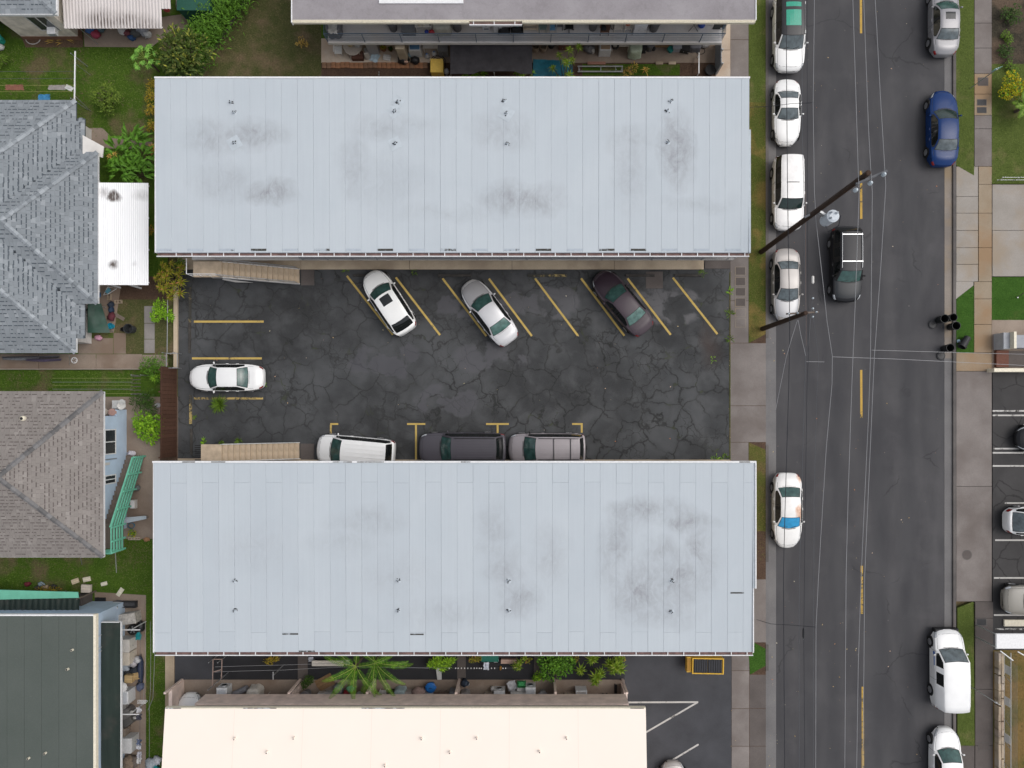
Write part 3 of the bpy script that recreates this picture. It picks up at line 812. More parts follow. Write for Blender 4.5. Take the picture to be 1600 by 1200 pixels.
strip('verge_base',1140,1196.6,YS,YE,G-.01,M['soil'])
strip('verge_west',1170,1196.5,YS,160,G+.01,M['lawn_green'])
strip('verge_west',1170,1196.5,160,400,G+.012,M['verge'])
ground('verge_west',[(1170,400),(1196.5,400),(1196.5,522),(1170,536)],G+.014,M['verge'])
ground('verge_west',[(1170,691),(1196.5,703),(1196.5,830),(1170,830)],G+.01,M['verge_brown'])
ground('verge_west',[(1170,830),(1196.5,830),(1196.5,878),(1170,905)],G+.012,M['soil'])
ground('verge_west',[(1170,1024),(1178,1004),(1196.5,1014),(1196.5,1040),(1172,1054)],G+.01,M['lawn_fresh'])
ys=list(range(-520,410,37))+[410]
slabs('pavement_west',split_px(1141,1170,[-260,-190,-118,-46,33,62,121,185,260,330,400]),G,M['side_brown'])
slabs('pavement_west',split_px(1141,1170,[400,470,536]),G,M['side_brown'])
slabs('driveway_apron',[(1141,536,1197,634),(1141,634,1197,691)],G,M['side_brown'])
slabs('pavement_west',split_px(1141,1170,[691,760,830,905,1003]),G,M['side_brown'])
slabs('driveway_apron',[(1170,905,1197,1004)],G,M['side_brown'])
slabs('pavement_west',split_px(1143,1171,[1003,1048,1107,1166,1225,1290]),G,M['side_brown'])
slabs('driveway_apron',split_px(1171,1197,[1054,1107,1166,1225,1290]),G,M['side_dark'])
pv=thing('utility_cover','row of six dark square covers set in the pavement beside the car park','utility cover',P(1155,450,G+.01))
for i in range(6):
 y0=416+i*16.2
 MB().box(gx(1147.5),gx(1165),gy(y0+15),gy(y0+1),G-.05,G+.012).build('cover_frame',M['gutter'],pv)
 MB().box(gx(1149),gx(1163.5),gy(y0+13.8),gy(y0+2.2),G-.05,G+.018).build('cover_plate',M['side_dark']if i<4 else M['side_brown'],pv)
strip('gutter_east',1475.6,1489.5,YS,YE,0.012,M['gutter_grey'])
strip('gutter_east',1475.8,1489.4,258,560,0.016,M['gutter'])
strip('kerb_east',1489.5,1494,YS,YE,0.125,M['kerb'],.3)
ground('verge_east',[(1494,YS),(1522,YS),(1522,274),(1494,258)],G+.01,M['lawn_green'])
ground('verge_east',[(1521.5,446),(1521.5,551),(1494.5,551),(1494.5,467)],G+.01,M['lawn_fresh'])
ground('verge_east',[(1521,940),(1523,1165),(1496,1165),(1496,950)],G+.01,M['lawn_green'])
slabs('pavement_east',split_px(1522.5,1550,[-260,-180,-100,-40,36,75,115]),G,M['side_brown'])
slabs('pavement_east',split_px(1522.5,1550,[115,147,180]),G,M['side_rust'])
slabs('pavement_east',split_px(1522.5,1550,[180,201,260]),G,M['side_brown'])
slabs('pavement_east',split_px(1529,1550,[260,288,333,387,440])+[(1522,440,1550,467),(1522,467,1550,507),(1522,507,1550,551),(1494,551,1550,580)],G,M['side_rust'])
slabs('driveway_apron',split_px(1494,1528.5,[260,307,333,360,387,413,440]),G,M['drive_pale'])
ground('driveway_apron',[(1494,440),(1521,440),(1521,446),(1494,467)],G,M['drive_pale'])
slabs('driveway_east',[(1550.5,288,1640,360),(1550.5,360,1640,432),(1640,288,1760,360),(1640,360,1760,432)],G,M['drive_pale'])
slabs('driveway_apron',[(1494,580,1550,760),(1494,760,1550,940)],G,M['side_brown'])
slabs('pavement_east',split_px(1523.5,1552,[940,966,1077,1165,1260]),G,M['side_dark'])
slabs('pavement_east',[(1496,1165,1523,1260)],G,M['side_dark'])
man=thing('manhole_cover','round iron manhole cover in the wide concrete driveway on the east side','manhole cover',P(1511,867,G))
MB().lathe([(.34,-.05),(.34,.006),(.30,.008)],24).build('rim',M['kerb'],man,local=True)
MB().lathe([(.29,-.05),(.29,.012),(.24,.014),(.24,.010)],24).build('lid',M['side_dark'],man,local=True)
def cover(px,py,sx,sy,label):
 T=thing('utility_cover',label,'utility cover',P(px,py,G),0,'utility covers in the east pavement')
 MB().box(-sx/2-.04,sx/2+.04,-sy/2-.04,sy/2+.04,-.05,.008).build('frame',M['kerb'],T,local=True)
 MB().box(-sx/2,sx/2,-sy/2,sy/2,-.05,.014).build('lid',M['tar']if px<1535 else M['side_dark'],T,local=True)
cover(1536,127.5,.62,.46,'largest dark utility cover set in the rusty pavement slab, topmost of three')
cover(1534,160,.56,.34,'upper of the two small dark utility covers set close together in the pavement')
cover(1534,172,.56,.32,'lower of the two small dark utility covers set close together in the pavement')
cover(1533.5,972,.62,.42,'faded square utility cover in pavement beside the green verge above the white van')
cover(1537,1166,.66,.44,'brown utility cover in pavement by the parked white hatchback at the bottom')
ground('lawn_east',[(1550,YS),(1800,YS),(1800,100),(1550,100)],G+.005,M['bed'])
ground('lawn_east',[(1550,100),(1800,100),(1800,287),(1550,287)],G+.006,M['lawn_green'])
ground('lawn_east',[(1550,433),(1800,433),(1800,500),(1550,500)],G+.008,M['lawn_fresh'])
ground('entry_path',[(1550,500),(1800,500),(1800,580),(1550,580)],G+.004,M['patio_brown'])
ground('parking_lot_east',[(1551,582),(1900,582),(1900,1016),(1551,1016)],G,M['asphalt3'])
ground('lawn_east',[(1552,1016),(1900,1016),(1900,YE),(1552,YE)],G+.006,M['lawn_dry'])
for i,(y,x0,m_)in enumerate(((642,1551,'white_worn'),(649,1551,'white_line'),(701,1551,'white_worn'),(707.5,1551,'white_line'),(728,1551,'white_line'),(786,1570,'white_line'),(844,1555,'white_line'),(903,1553,'white_line'),(961,1553,'white_line'),(983,1555,'white_worn'))):
 stripe((x0,y),(1700,y),2.4,G,M[m_])
ground('lawn_west',[(-700,YS),(600,YS),(600,160),(-700,160)],G,M['lawn_dark'])
ground('lawn_west',[(385,YS),(502,YS),(502,122),(318,122),(318,100)],G+.006,M['lawn_olive'])
ground('lawn_west',[(-700,160),(262,160),(262,560),(-700,560)],G+.003,M['lawn_dark'])
ground('lawn_west',[(180,468),(276,468),(276,555),(196,553),(180,520)],G+.007,M['lawn_olive'])
ground('lawn_west',[(-700,575),(278,575),(278,700),(-700,700)],G+.003,M['lawn_dark'])
ground('dirt_or_shade_path',[(158,620),(278,620),(278,842),(158,842)],G+.008,M['patio_brown'])
ground('lawn_west',[(-700,700),(278,700),(278,YE),(-700,YE)],G+.002,M['lawn_dark'])
ground('soil_strip',[(250,575),(277.5,575),(277.5,722),(250,722)],G+.010,M['soil'])
slabs('garden_path',[(-60,553,60,577),(60,553,150,577),(150,553,222,577),(222,554,262,573)],G+.012,M['patio_brown'],thick=.1)
slabs('garden_path',[(122,528,177,553),(177,520,197,553)],G+.012,M['patio_brown'],thick=.1)
slabs('garden_path',split_px(225,242,[478,505,530,552]),G+.012,M['side_grey'],thick=.1)
ground('dirt_or_shade_path',[(152,432),(272,432),(262,468),(152,468)],G+.0125,M['soil'])  # dark ground by the carport, brown shade put into its colour
ground('dirt_or_shade_path',[(152,440),(190,440),(178,520),(150,520)],G+.013,M['patio_brown'])
ground('dirt_or_shade_path',[(130,200),(160,200),(176,216),(238,222),(238,232),(150,232),(130,215)],G+.012,M['patio_brown'])
ground('dirt_or_shade_path',[(32,54),(130,54),(130,74),(40,74)],G+.012,M['earth'])
ground('dirt_or_shade_path',[(130,44),(300,20),(292,46),(272,46),(236,74),(132,73)],G+.010,M['patio_brown'])
ground('dirt_or_shade_path',[(148,925),(228,930),(228,970),(148,970)],G+.012,M['patio_brown'])
ground('laundry_yard',[(150,955),(228,955),(228,YE),(150,YE)],G+.014,M['patio_brown'])
ground('driveway_rear',[(268,1010),(332,1010),(332,1130),(268,1130)],G+.004,M['asphalt2'])
ground('side_alley',[(332,1010),(976,1010),(976,1063),(332,1063)],G+.006,M['alley'])
ground('parking_lot_south',[(976,1000),(1143,1000),(1143,YE),(976,YE)],G+.003,M['asphalt2'])
stripe((975,1097.5),(1091,1097),2.6,G+.003,M['white_line']);stripe((1008,1145),(1090.5,1097),2.6,G+.008,M['white_line'])
stripe((1020,1206),(1091.5,1163),2.6,G+.003,M['white_line'])
strip('kerb_rear',258,272,1022,1200,G+.10,M['walk_tan'])
ground('parking_lot',[(277,405),(1141,405),(1141,740),(277,740)],G,M['lot'])
for a,b,m_ in(((303,502.5),(412,502.5),'yellow'),((300,560),(409,560),'yellow'),((303,622.5),(411,622.5),'yellow_worn'),((542,431),(614,523),'yellow'),((618.5,433.5),(687.5,523.5),'yellow'),((691.5,435),(760,525),'yellow'),((764,435.5),(831,525),'yellow'),((836,435),(903,524.5),'yellow'),((908,435),(975.5,524.5),'yellow'),((980.5,435),(1048,523),'yellow'),((1051.5,434),(1121,522),'yellow')):
 stripe(a,b,3.2,G,M[m_])
for x,x0,x1,y1 in((517,516,528.5,682),(650,636,664.5,718),(777.5,759.5,795,678),(909,894,910.5,676)):
 stripe((x0,662.5),(x1,662.5),2.8,G,M['yellow']);stripe((x,664),(x,y1),3.0,G+.0005,M['yellow_worn' if x==517 else 'yellow'])
def wheel_stop(x,y,Lm,rot,m_,label):
 T=thing('wheel_stop',label,'wheel stop',P(x,y,G),rot,'wheel stops round the car park')
 mb=MB();h=Lm/2
 vs=[]
 for sx in(-h,h):vs+=[(sx,-.09,0),(sx,-.06,.10),(sx,.06,.10),(sx,.09,0)]
 mb.add(vs,[(0,1,2,3),(7,6,5,4),(0,4,5,1),(1,5,6,2),(2,6,7,3)])
 mb.build('concrete_bar',m_,T,local=True)
 for s_ in(-1,1):MB().lathe([(.025,.08),(.025,.106)],8,s_*h*.75,0).build('pin',M['rubber'],T,local=True)
M['stop_dark']=plain('stop_dark',(0.055,0.05,0.045),0.9,grain=0.4,scale=3)
M['stop_worn']=m_mark('stop_worn_yellow',(0.42,0.32,0.13),0.50)
wheel_stop(297,477,2.3,PI/2,M['stop_worn'],'worn wheel stop along the west edge, upper of the long pair by the croton')
wheel_stop(296.5,528,2.0,PI/2,M['stop_dark'],'dark wheel stop along the west edge beside the upper yellow bay lines')
wheel_stop(298,640,1.9,PI/2,M['stop_worn'],'yellowed crumbling wheel stop left of the weed tuft in the car park')
wheel_stop(299,690,1.7,PI/2,M['stop_dark'],'wheel stop at west edge just above the lower tan stairs')
for i,(x,wd)in enumerate(((575,2.0),(710,2.2),(855,2.6),(1000,1.9),(1075,1.8))):
 wheel_stop(x,430.5,wd,0,M['stop_dark']if i!=2 else M['stop_worn'],'dark wheel stop under the north walkway, '+('left of the white SUV','between the white SUV and the silver sedan','with worn yellow paint at the empty middle bay','right of the purple sedan','at the last bay by the street')[i])
edge=strip('kerb_lot',271,277,440,575,G+.16,M['walk_tan'])
strip('kerb_lot',1139.8,1141.5,425,720,G+.02,M['lawn_olive'])
slabs('drain_grate',[(1009,424,1036,451)],G+.006,M['side_dark'],thick=.05)
ground('patio',[(502,60),(690,60),(690,98),(502,98)],G+.012,M['patio_tan'])
ground('patio',[(690,60),(1118,60),(1118,98),(690,98)],G+.010,M['patio_brown'])
ground('soil_strip',[(502,98),(1118,98),(1118,135),(502,135)],G+.004,M['soil'])
ground('grass_patch',[(910,100),(1062,100),(1062,118),(910,118)],G+.012,M['lawn_dark'])
slabs('side_path',split_px(1118,1141.5,[-80,-10,36,78,130]),G+.014,M['patio_tan'])
ground('patio_south',[(284,1062),(976,1062),(976,1130),(284,1130)],G+.012,M['patio_brown'])
be=thing('brick_edging','row of orange bricks edging the tan patio of the top building','brick edging',P(585,103,G))
bm_=MB().bbox(-.145,.145,-.19,.19,0,.075,.012).mesh('brick',plain('brick_orange',(0.30,0.145,0.075),0.9,grain=0.4,scale=5))
bm2=MB().bbox(-.145,.145,-.19,.19,0,.075,.012).mesh('brick',plain('brick_brown',(0.22,0.125,0.075),0.9,grain=0.4,scale=5))
x=gx(504)
while x<gx(666):
 piece('brick',random.choice((bm_,bm_,bm2)),be,(x+.15,gy(103.5)+random.uniform(-.02,.02),G+random.uniform(0,.015)),(0,0,random.uniform(-.04,.04)));x+=.305
lf=MB();rnd=random.Random(3)
for i in range(260):
 if i<120:x,y,z=gx(rnd.uniform(1215,1474)),gy(rnd.uniform(-20,1220)),.006
 elif i<180:x,y,z=gx(rnd.uniform(305,1138)),gy(rnd.uniform(425,700)),G+.006
 else:x,y,z=gx(rnd.choice((rnd.gauss(1140,4),rnd.uniform(1200,1214)))),gy(rnd.uniform(420,1200)),.14
 a=rnd.uniform(0,6.28);Lf=rnd.choice((.02,.03,.03,.04,.07))
 lf.leaf((x,y,z),(math.cos(a),math.sin(a),.12),Lf*1.6,Lf,0.1)
s=NB('fallen_leaf',0.8,spec=0.2);s.color(s.ramp(s.island(),[(0,(.30,.20,.08)),(.4,(.45,.36,.20)),(.6,(.36,.13,.06)),(.8,(.55,.50,.40)),(1,(.20,.17,.07))]))
lf.build('fallen_leaves',s.m)['kind']='stuff'
def wall_box(T,x0,x1,y0,y1,z0,z1,m,nm='wall'):return MB().box(x0,x1,y0,y1,z0,z1).build(nm,m,T)
def add_window(T,x0,x1,y,z0,z1,face,frame_m=None,axis='y',glass=None):
 """window in a wall; the wall's outer face lies at coordinate y of the given axis, face = +1/-1 outward"""
 fm=frame_m or M['white_trim'];d=.05*face
 def bx(mb,a0,a1,d0,d1,b0,b1):
  return mb.box(a0,a1,y+d0,y+d1,b0,b1)if axis=='y' else mb.box(y+d0,y+d1,a0,a1,b0,b1)
 fr=MB();w=.07
 bx(fr,x0,x1,0,d,z0,z0+w);bx(fr,x0,x1,0,d,z1-w,z1);bx(fr,x0,x0+w,0,d,z0+w,z1-w);bx(fr,x1-w,x1,0,d,z0+w,z1-w)
 bx(fr,(x0+x1)/2-.03,(x0+x1)/2+.03,0,d*.9,z0+w,z1-w)
 W_=fr.build('window',fm,T)
 for a,b in((x0+w,(x0+x1)/2-.03),((x0+x1)/2+.03,x1-w)):
  bx(MB(),a,b,0.002*face,d*.4,z0+w,z1-w).build('pane',glass or M['glass'],W_)
 return W_
def add_door(T,x0,x1,y,z0,face,m,z1=None):
 z1=z1 or z0+2.03
 D=MB().box(x0,x1,y,y+.045*face,z0,z1).build('door',m,T)
 MB().box(x1-.14,x1-.08,y+.045*face,y+.10*face,z0+.95,z0+1.02).build('handle',M['chrome'],D)
 return D
def gallery_block(T,X0,X1,yedge,ywall,face,zf,rail=None,slab_m=None,wall_m=None,door_m=None,units=4):
 """two storeys of flats opening onto a gallery; yedge = outer edge of the gallery, face = direction it faces (+1 north, -1 south)"""
 wall_m=wall_m or M['tan_wall']
 y0,y1=sorted((yedge,ywall))
 MB().box(X0,X1,y0,y1,zf-.18,zf).build('gallery_floor',slab_m or M['gallery_grey'],T)
 MB().box(X0,X1,yedge,yedge-.03*face*-1,zf-.2,zf+.03).build('floor_edge',M['pale_wall'],T)
 n=units;L=(X1-X0)/n
 for k in range(n):
  a=X0+k*L
  for z in(G+.12,zf+.01):
   add_door(T,a+L*.12,a+L*.12+.9,ywall,z,face,door_m or M['pale_wall'])
   add_window(T,a+L*.38,a+L*.80,ywall,z+.9,z+2.0,face)
def pale_roof(T,X0,X1,ys_,yn_,zs,zn,xs,m,splits,gut_side,notch):
 """boarded deck with separate sheet strips; zs / zn heights at the south and north edge"""
 dk=MB();t=.22
 dk.add([(X0,ys_,zs-t),(X1,ys_,zs-t),(X1,yn_,zn-t),(X0,yn_,zn-t),(X0,ys_,zs-.012),(X1,ys_,zs-.012),(X1,yn_,zn-.012),(X0,yn_,zn-.012)],[(3,2,1,0),(4,5,6,7),(0,1,5,4),(1,2,6,5),(2,3,7,6),(3,0,4,7)])
 dk.build('roof_deck',M['underlay'],T)
 def zat(y):return zs+(zn-zs)*(y-ys_)/(yn_-ys_)
 for i in range(len(xs)-1):
  ya=[ys_+.01]+[q for q in splits(i)]+[yn_-.01]
  for j in range(len(ya)-1):
   g_=random.choice((.0015,.002,.002,.003,.005));a,b=xs[i]+g_,xs[i+1]-g_
   c,d=ya[j]+(.003 if j else 0),ya[j+1]-.002
   h0=random.uniform(0,.003)
   mb=MB();e=.006
   vs=[]
   for(kx0,kx1,ky0,ky1,dz)in((a,b,c,d,-.010),(a,b,c,d,.006+h0),(a+e,b-e,c+e,d-e,.012+h0)):
    for(xx,yy)in((kx0,ky0),(kx1,ky0),(kx1,ky1),(kx0,ky1)):vs.append((xx,yy,zat(yy)+dz))
   fs=[(8,9,10,11)]
   for Lq in(0,4):
    for q in range(4):fs.append((Lq+q,Lq+(q+1)%4,Lq+4+(q+1)%4,Lq+4+q))
   mb.add(vs,fs);mb.build('roof_panel',m,T)
 return zat
def vent(T,px,py,zat_y,kind=0):
 z=5.75;x,y=gx(px,z),gy(py,z);z=zat_y(y)+.014
 rr=random.Random(int(px*7+py))
 V=MB()
 if kind:
  a=rr.uniform(.2,1.2);s_=rr.uniform(.28,.42)
  V.box(-s_,s_,-s_,s_,0,.008)
  c_,q_=math.cos(a),math.sin(a)
  V.v=[(x+vx_*c_-vy_*q_,y+vx_*q_+vy_*c_,z+vz_)for vx_,vy_,vz_ in V.v]
 else:V.lathe([(.16,z),(.10,z+.012)],10,x,y)
 F=V.build('vent_flashing',T['roof_m']if False else M['flash'],T)
 t=MB();t.lathe([(.055,z),(.055,z+.24),(.04,z+.24),(.04,z+.05)],12,x,y,True,True);t.build('vent_pipe',M['flash'],F,smooth=False)
 k=MB()
 for q in range(7):
  a=rr.uniform(0,6.28);d=rr.uniform(.05,.15);k.blob((x+math.cos(a)*d,y+math.sin(a)*d,z+.015),rr.uniform(.02,.055),rr.uniform(.02,.05),.02,6,4,.3,rr)
 k.lathe([(.042,z+.06),(.042,z+.235)],10,x,y)
 k.build('tar_patch',M['tar'],F)
M['flash']=plain('vent_flash',(0.45,0.495,0.53),0.6,grain=0.12,scale=3)
def edges_px(p0,step,x0,x1,z):
 xs=[gx(x0,z)];q=p0
 while q<x0+6:q+=step
 while q<x1-5:xs.append(gx(q+random.uniform(-.25,.25),z));q+=step
 return xs+[gx(x1,z)]
ZN_S,ZN_N=5.60,5.75
nb=thing('apartment_building','long two storey apartment building with pale roof north of the car park','apartment building',(gx(700,5.7),14.3,G),0,'twin apartment blocks either side of the car park')
NX0,NX1=gx(243,5.7),gx(1170.5,5.7)
nyS,nyN=gy(395,5.6),gy(122,5.75)
zatN=pale_roof(nb,NX0,NX1,nyS,nyN,ZN_S,ZN_N,edges_px(267,24.75,243,1170.5,5.7),M['roof_n'],lambda i:([gy(391.5,5.6)]if i%2==0 else[]),-1,None)
MB().box(NX1,gx(1173.5,5.7),nyS,gy(202,5.7),5.40,5.66).build('roof_edge',M['flash'],nb)
MB().box(NX0-.03,NX1+.03,nyN-.02,nyN+.07,5.50,5.80).build('fascia',M['white_trim'],nb)
MB().box(NX0-.05,NX0-.002,nyS,nyN-.025,5.42,5.70).build('fascia',M['white_trim'],nb)
def gutter(T,X0,X1,y,z,face,step,p0):
 """box gutter: trough, muddy bed, straps"""
 y0,y1=y,y+.17*face
 g=MB();g.box(X0,X1,y0,y1,z-.13,z-.11);g.box(X0,X1,y1,y1+.045*face,z-.13,z+.02)
 Gt=g.build('gutter',M['white_trim'],T)
 MB().box(X0+.02,X1-.02,y0+.01*face,y1-.005*face,z-.109,z-.07).build('gutter_silt',M['gutter_mud'],Gt)
 s_=MB();q=p0
 while q<X1:s_.box(q-.025,q+.025,y0,y1,z,z+.015);q+=step
 o=s_.build('gutter_straps',M['white_trim'],Gt);o['kind']='stuff'
gutter(nb,NX0,NX1+.05,nyS-.004,5.57,-1,24.75*44.3/FPX,gx(275,5.6))
M['lap']=m_mark('lap_tar',(0.46,0.51,0.55),0.50);M['lap2']=m_mark('lap_faint',(0.44,0.49,0.54),0.66)
for i in range(1,38,2):
 x0=gx(242.5+24.75*(i-1)+1,5.65)
 if x0>NX1-1:break
 MB().box(x0,x0+.90,gy(392,5.63),gy(388.6,5.63),5.612,5.634).build('roof_lap',random.choice((M['lap'],M['lap2'],M['lap2'])),nb)
GE=gy(405,2.8)
wallN=GE+1.45
MB().box(NX0+.4,gx(1150,2.8),wallN,nyN-.6,G,5.40).build('wall',M['tan_wall'],nb)
gallery_block(nb,gx(300,2.8),gx(1146,2.8),GE,wallN,-1,2.8,units=8)
def railing(T,X0,X1,y,zf,face,m,nrails=5,step=1.85,h=1.05,picket=0.0):
 r=MB()
 R_=None
 r.bar((X0,y,zf+h),(X1,y,zf+h),.05,.05)
 R_=r.build('handrail',m,T)
 lo=MB()
 for k in range(1,nrails):lo.bar((X0,y,zf+h*k/nrails),(X1,y,zf+h*k/nrails),.025,.025)
 if picket:
  x=X0
  while x<X1:lo.bar((x,y,zf+.08),(x,y,zf+h-.02),.018,.018,(0,1,0));x+=picket
 o=lo.build('rail_bars',m,R_);o['kind']='stuff'
 x=X0;pm=MB().box(-.02,.02,-.02,.02,0,h-.025).mesh('railing_post',m)
 while x<=X1+.01:piece('railing_post',pm,R_,(x,y,zf+.001));x+=step
 for q in[c_ for c_ in R_.children if c_.name.startswith('railing_post')]:q.location=q.location
railing(nb,gx(474,2.8),gx(1145,2.8),GE-.06,2.8,-1,M['steel_rail'],2,1.56,1.0,.11)
slabs('walkway_north',[(277,402,345,421),(345,402,470,421),(470,404,640,421),(640,404,800,421),(800,404,960,421),(960,404,1100,421)],G+.12,M['walk_tan'],thick=.3)
slabs('walkway_north',[(1101,404,1141,420),(470,421,491,446)],G+.05,M['side_dark'],thick=.2)
def stairs(T,xtop,xbot,y0,y1,ztop,side_m,step_m,nstep=15,landing=None,rail_sides=(0,1)):
 rise=(ztop-G)/nstep;run=(xbot-xtop)/(nstep-1)
 sm_=MB().bbox(-run/2-.012,run/2+.012,y0+.02-(y0+y1)/2,y1-.02-(y0+y1)/2,-.05,0,.012).mesh('step',step_m)
 for k in range(nstep-1):
  piece('step',sm_,T,(xtop+run*(k+.5),(y0+y1)/2,ztop-rise*(k+1)))
  MB().box(xtop+run*k+run-.02,xtop+run*(k+1)+.004,y0+.03,y1-.03,ztop-rise*(k+2)+.002,ztop-rise*(k+1)-.052).build('riser',M['tan_wall'],T)
 for y in(y0,y1):
  MB().bar((xtop-.05,y,ztop-.22),(xbot,y,G+.02),.05,.30,(0,0,1)).build('stringer',side_m,T)
 for k,y in enumerate((y0,y1)):
  if k not in rail_sides:continue
  h=MB();h.tube([(xtop,y,ztop+.92),(xbot,y,G+.95)],.024,6);h.tube([(xtop,y,ztop+.48),(xbot,y,G+.50)],.016,6)
  for q in range(6):
   u=q/5;xx=xtop+(xbot-xtop)*u;zz=ztop+(G-ztop)*u;h.tube([(xx,y,zz),(xx,y,zz+.93)],.018,6)
  h.build('stair_rail',M['metal'],T)
 if landing:
  MB().box(landing[0],landing[1],y0,y1,ztop-.16,ztop).build('landing',step_m,T)
  h=MB()
  for y in(y0+.02,):
   h.tube([(landing[0],y,ztop+.95),(landing[1],y,ztop+.95)],.022,6);h.tube([(landing[0],y,ztop+.5),(landing[1],y,ztop+.5)],.015,6)
   for q in range(4):xx=landing[0]+(landing[1]-landing[0])*q/3;h.tube([(xx,y,ztop),(xx,y,ztop+.95)],.018,6)
  h.tube([(landing[0],y0,ztop+.95),(landing[0],y1,ztop+.95)],.03,6)
  h.build('landing_rail',M['white_trim'],T)
  MB().box(landing[0]+.1,landing[1]-.1,(y0+y1)/2-.1,(y0+y1)/2+.1,G,ztop-.16).build('landing_column',M['pale_wall'],T)
sn=thing('staircase','tan open staircase against the north apartment building, rails on both sides','staircase',(gx(400,1.4),gy(425,1.4),G),0,'twin staircases of the two apartment blocks')
stairs(sn,gx(346,2.8),gx(468,.1),gy(443.5,.2),GE-.14,2.8,M['pale_wall'],M['tan_step'],15,(gx(302,2.8),gx(346,2.8)))
MB().prism([(gx(347,1.2),gy(430,2.2)),(gx(395,1),gy(443,.6)),(gx(372,.5),gy(444,.2)),(gx(347,1),gy(436,1.2))],.9,1.0).build('stair_soffit',M['pale_wall'],sn)
ZS=5.60
sb=thing('apartment_building','long two storey apartment building with pale roof south of the car park','apartment building',(gx(700,5.7),-8.7,G),0,'twin apartment blocks either side of the car park')
SX0,SX1=gx(240.5,5.7),gx(1176.5,5.7)
syN,syS=gy(723,5.75),gy(1019,5.6)
def s_split(i):
 r=[gy(988+random.uniform(-1,1),5.62)]if i%2==0 else[]
 if i%2==1:r=r+[gy(754+random.uniform(-1,1),5.74)]
 return r
zatS=pale_roof(sb,SX0,SX1,syS,syN,5.60,5.75,edges_px(267,24.85,240.5,1176.5,5.7),M['roof_s'],s_split,-1,None)
MB().box(SX1+.001,gx(1181,5.7),gy(919,5.7),syN,5.45,5.73).build('roof_edge',M['flash'],sb)
MB().box(gx(1179.5,5.7),gx(1181.3,5.7),gy(919,5.7),syN,5.47,5.80).build('fascia',M['white_trim'],sb)
MB().box(gx(1176.5,5.7),gx(1178,5.7),syS,gy(919,5.7)-.01,5.42,5.72).build('fascia',M['white_trim'],sb)
MB().box(SX0-.05,SX1+.17,syN,syN+.10,5.50,5.81).build('fascia',M['white_trim'],sb)
MB().box(SX0-.055,SX0-.003,syS,syN-.005,5.45,5.71).build('fascia',M['white_trim'],sb)
gutter(sb,SX0,SX1+.05,syS-.004,5.57,-1,24.85*44.3/FPX,gx(275,5.6))
for(a,b,y)in((441,466,990.5),(641,662,991),(1141,1162,926),(467,492,1017.5)):
 MB().box(gx(a,5.62),gx(b,5.62),gy(y+1.2,5.62),gy(y-1.0,5.62),zatS(gy(y,5.62))+.001,zatS(gy(y,5.62))+.020).build('roof_lap',M['lap'],sb)
for(a,b)in((520,550),(558,600),(720,735),(1155,1172),(285,305),(330,352)):
 MB().box(gx(a,5.8),gx(b,5.8),syN+.02,syN+.075,5.80,5.813).build('gutter_stain',M['lap'],sb)
GS=gy(719,2.8)+.0
GS=-3.35
wallS=GS-1.45
MB().box(SX0+.4,gx(1155,2.8),syS+.6,wallS,G,5.40).build('wall',M['tan_wall'],sb)
gallery_block(sb,gx(300,2.8),gx(1146,2.8),GS,wallS,+1,2.8,units=8)
railing(sb,gx(474,2.8),gx(1145,2.8),GS+.06,2.8,1,M['steel_rail'],2,1.56,1.0,.11)
slabs('walkway_south',[(277,716,470,745),(470,718,640,745),(640,718,960,745),(960,718,1141,745)],G+.12,M['walk_tan'],thick=.3)
slabs('walkway_south',[(469,693,491,718)],G+.03,M['side_dark'],thick=.2)
ss=thing('staircase','tan staircase half hidden under the roof edge of the south apartment building','staircase',(gx(395,1.4),-2.7,G),0,'twin staircases of the two apartment blocks')
stairs(ss,gx(346,2.8),gx(468,.1),-3.25,gy(693.5,2.0),2.8,M['pale_wall'],M['tan_step'],15,None,())
MB().box(gx(314,2.8),gx(346,2.8),-3.25,gy(693.5,2.0),2.64,2.80).build('landing',M['tan_step'],ss)
MB().tube([(gx(346,2.8),gy(693.5,2),3.0),(gx(468,.1),gy(693.5,2),.3)],.02,6).build('stair_rail',M['metal'],ss)
mt=MB()
for q in range(8):mt.box(gx(303,2.8),gx(313,2.8),-3.2+q*.13,-3.2+q*.13+.06,2.62,2.68)
mt.build('grille',M['rubber'],ss)['kind']='stuff'
for i,(px,py,k)in enumerate(((361,160,0),(366,176,0),(366,223,1),(622,159,1),(616,174,1),(617,224,1),(788,158,0),(791,177,1),(792,224,0),(1048,158,0),(1043,173,0),(1044,222,0))):
 vent(nb,px,py,zatN,k)
for i,(px,py,k)in enumerate(((366,908,0),(366,955,0),(622,908,0),(622,955,0),(795,908,0),(795,955,0),(1050,908,0),(1050,956,0))):
 vent(sb,px,py,zatS,k)
tb=thing('apartment_building','grey roofed apartment building with a cluttered gallery at the top edge','apartment building',(12,28,G))
TX0,TX1=gx(457,5.7),gx(1180,5.7)
ty=gy(31,5.75)
MB().box(TX0,TX1,ty,ty+12,5.45,5.72).build('roof',M['grey_roof'],tb)
MB().box(TX0,TX1+.02,ty-.05,ty-.002,5.45,5.76).build('fascia',M['cream_trim'],tb)
MB().box(TX0-.06,TX0-.002,ty-.16,ty+12,5.45,5.775).build('fascia',M['white_trim'],tb)
MB().box(TX1+.002,TX1+.06,ty-.001,ty+12,5.45,5.77).build('fascia',M['white_trim'],tb)
MB().box(gx(592,5.8),gx(724,5.8),gy(5,5.8),gy(5,5.8)+4,5.73,5.80).build('roof_patch',M['white_trim'],tb)
x=gx(735,5.6)
MB().box(TX0,gx(733,5.6),ty-.13,ty-.052,5.5,5.70).build('gutter',M['cream_trim'],tb)
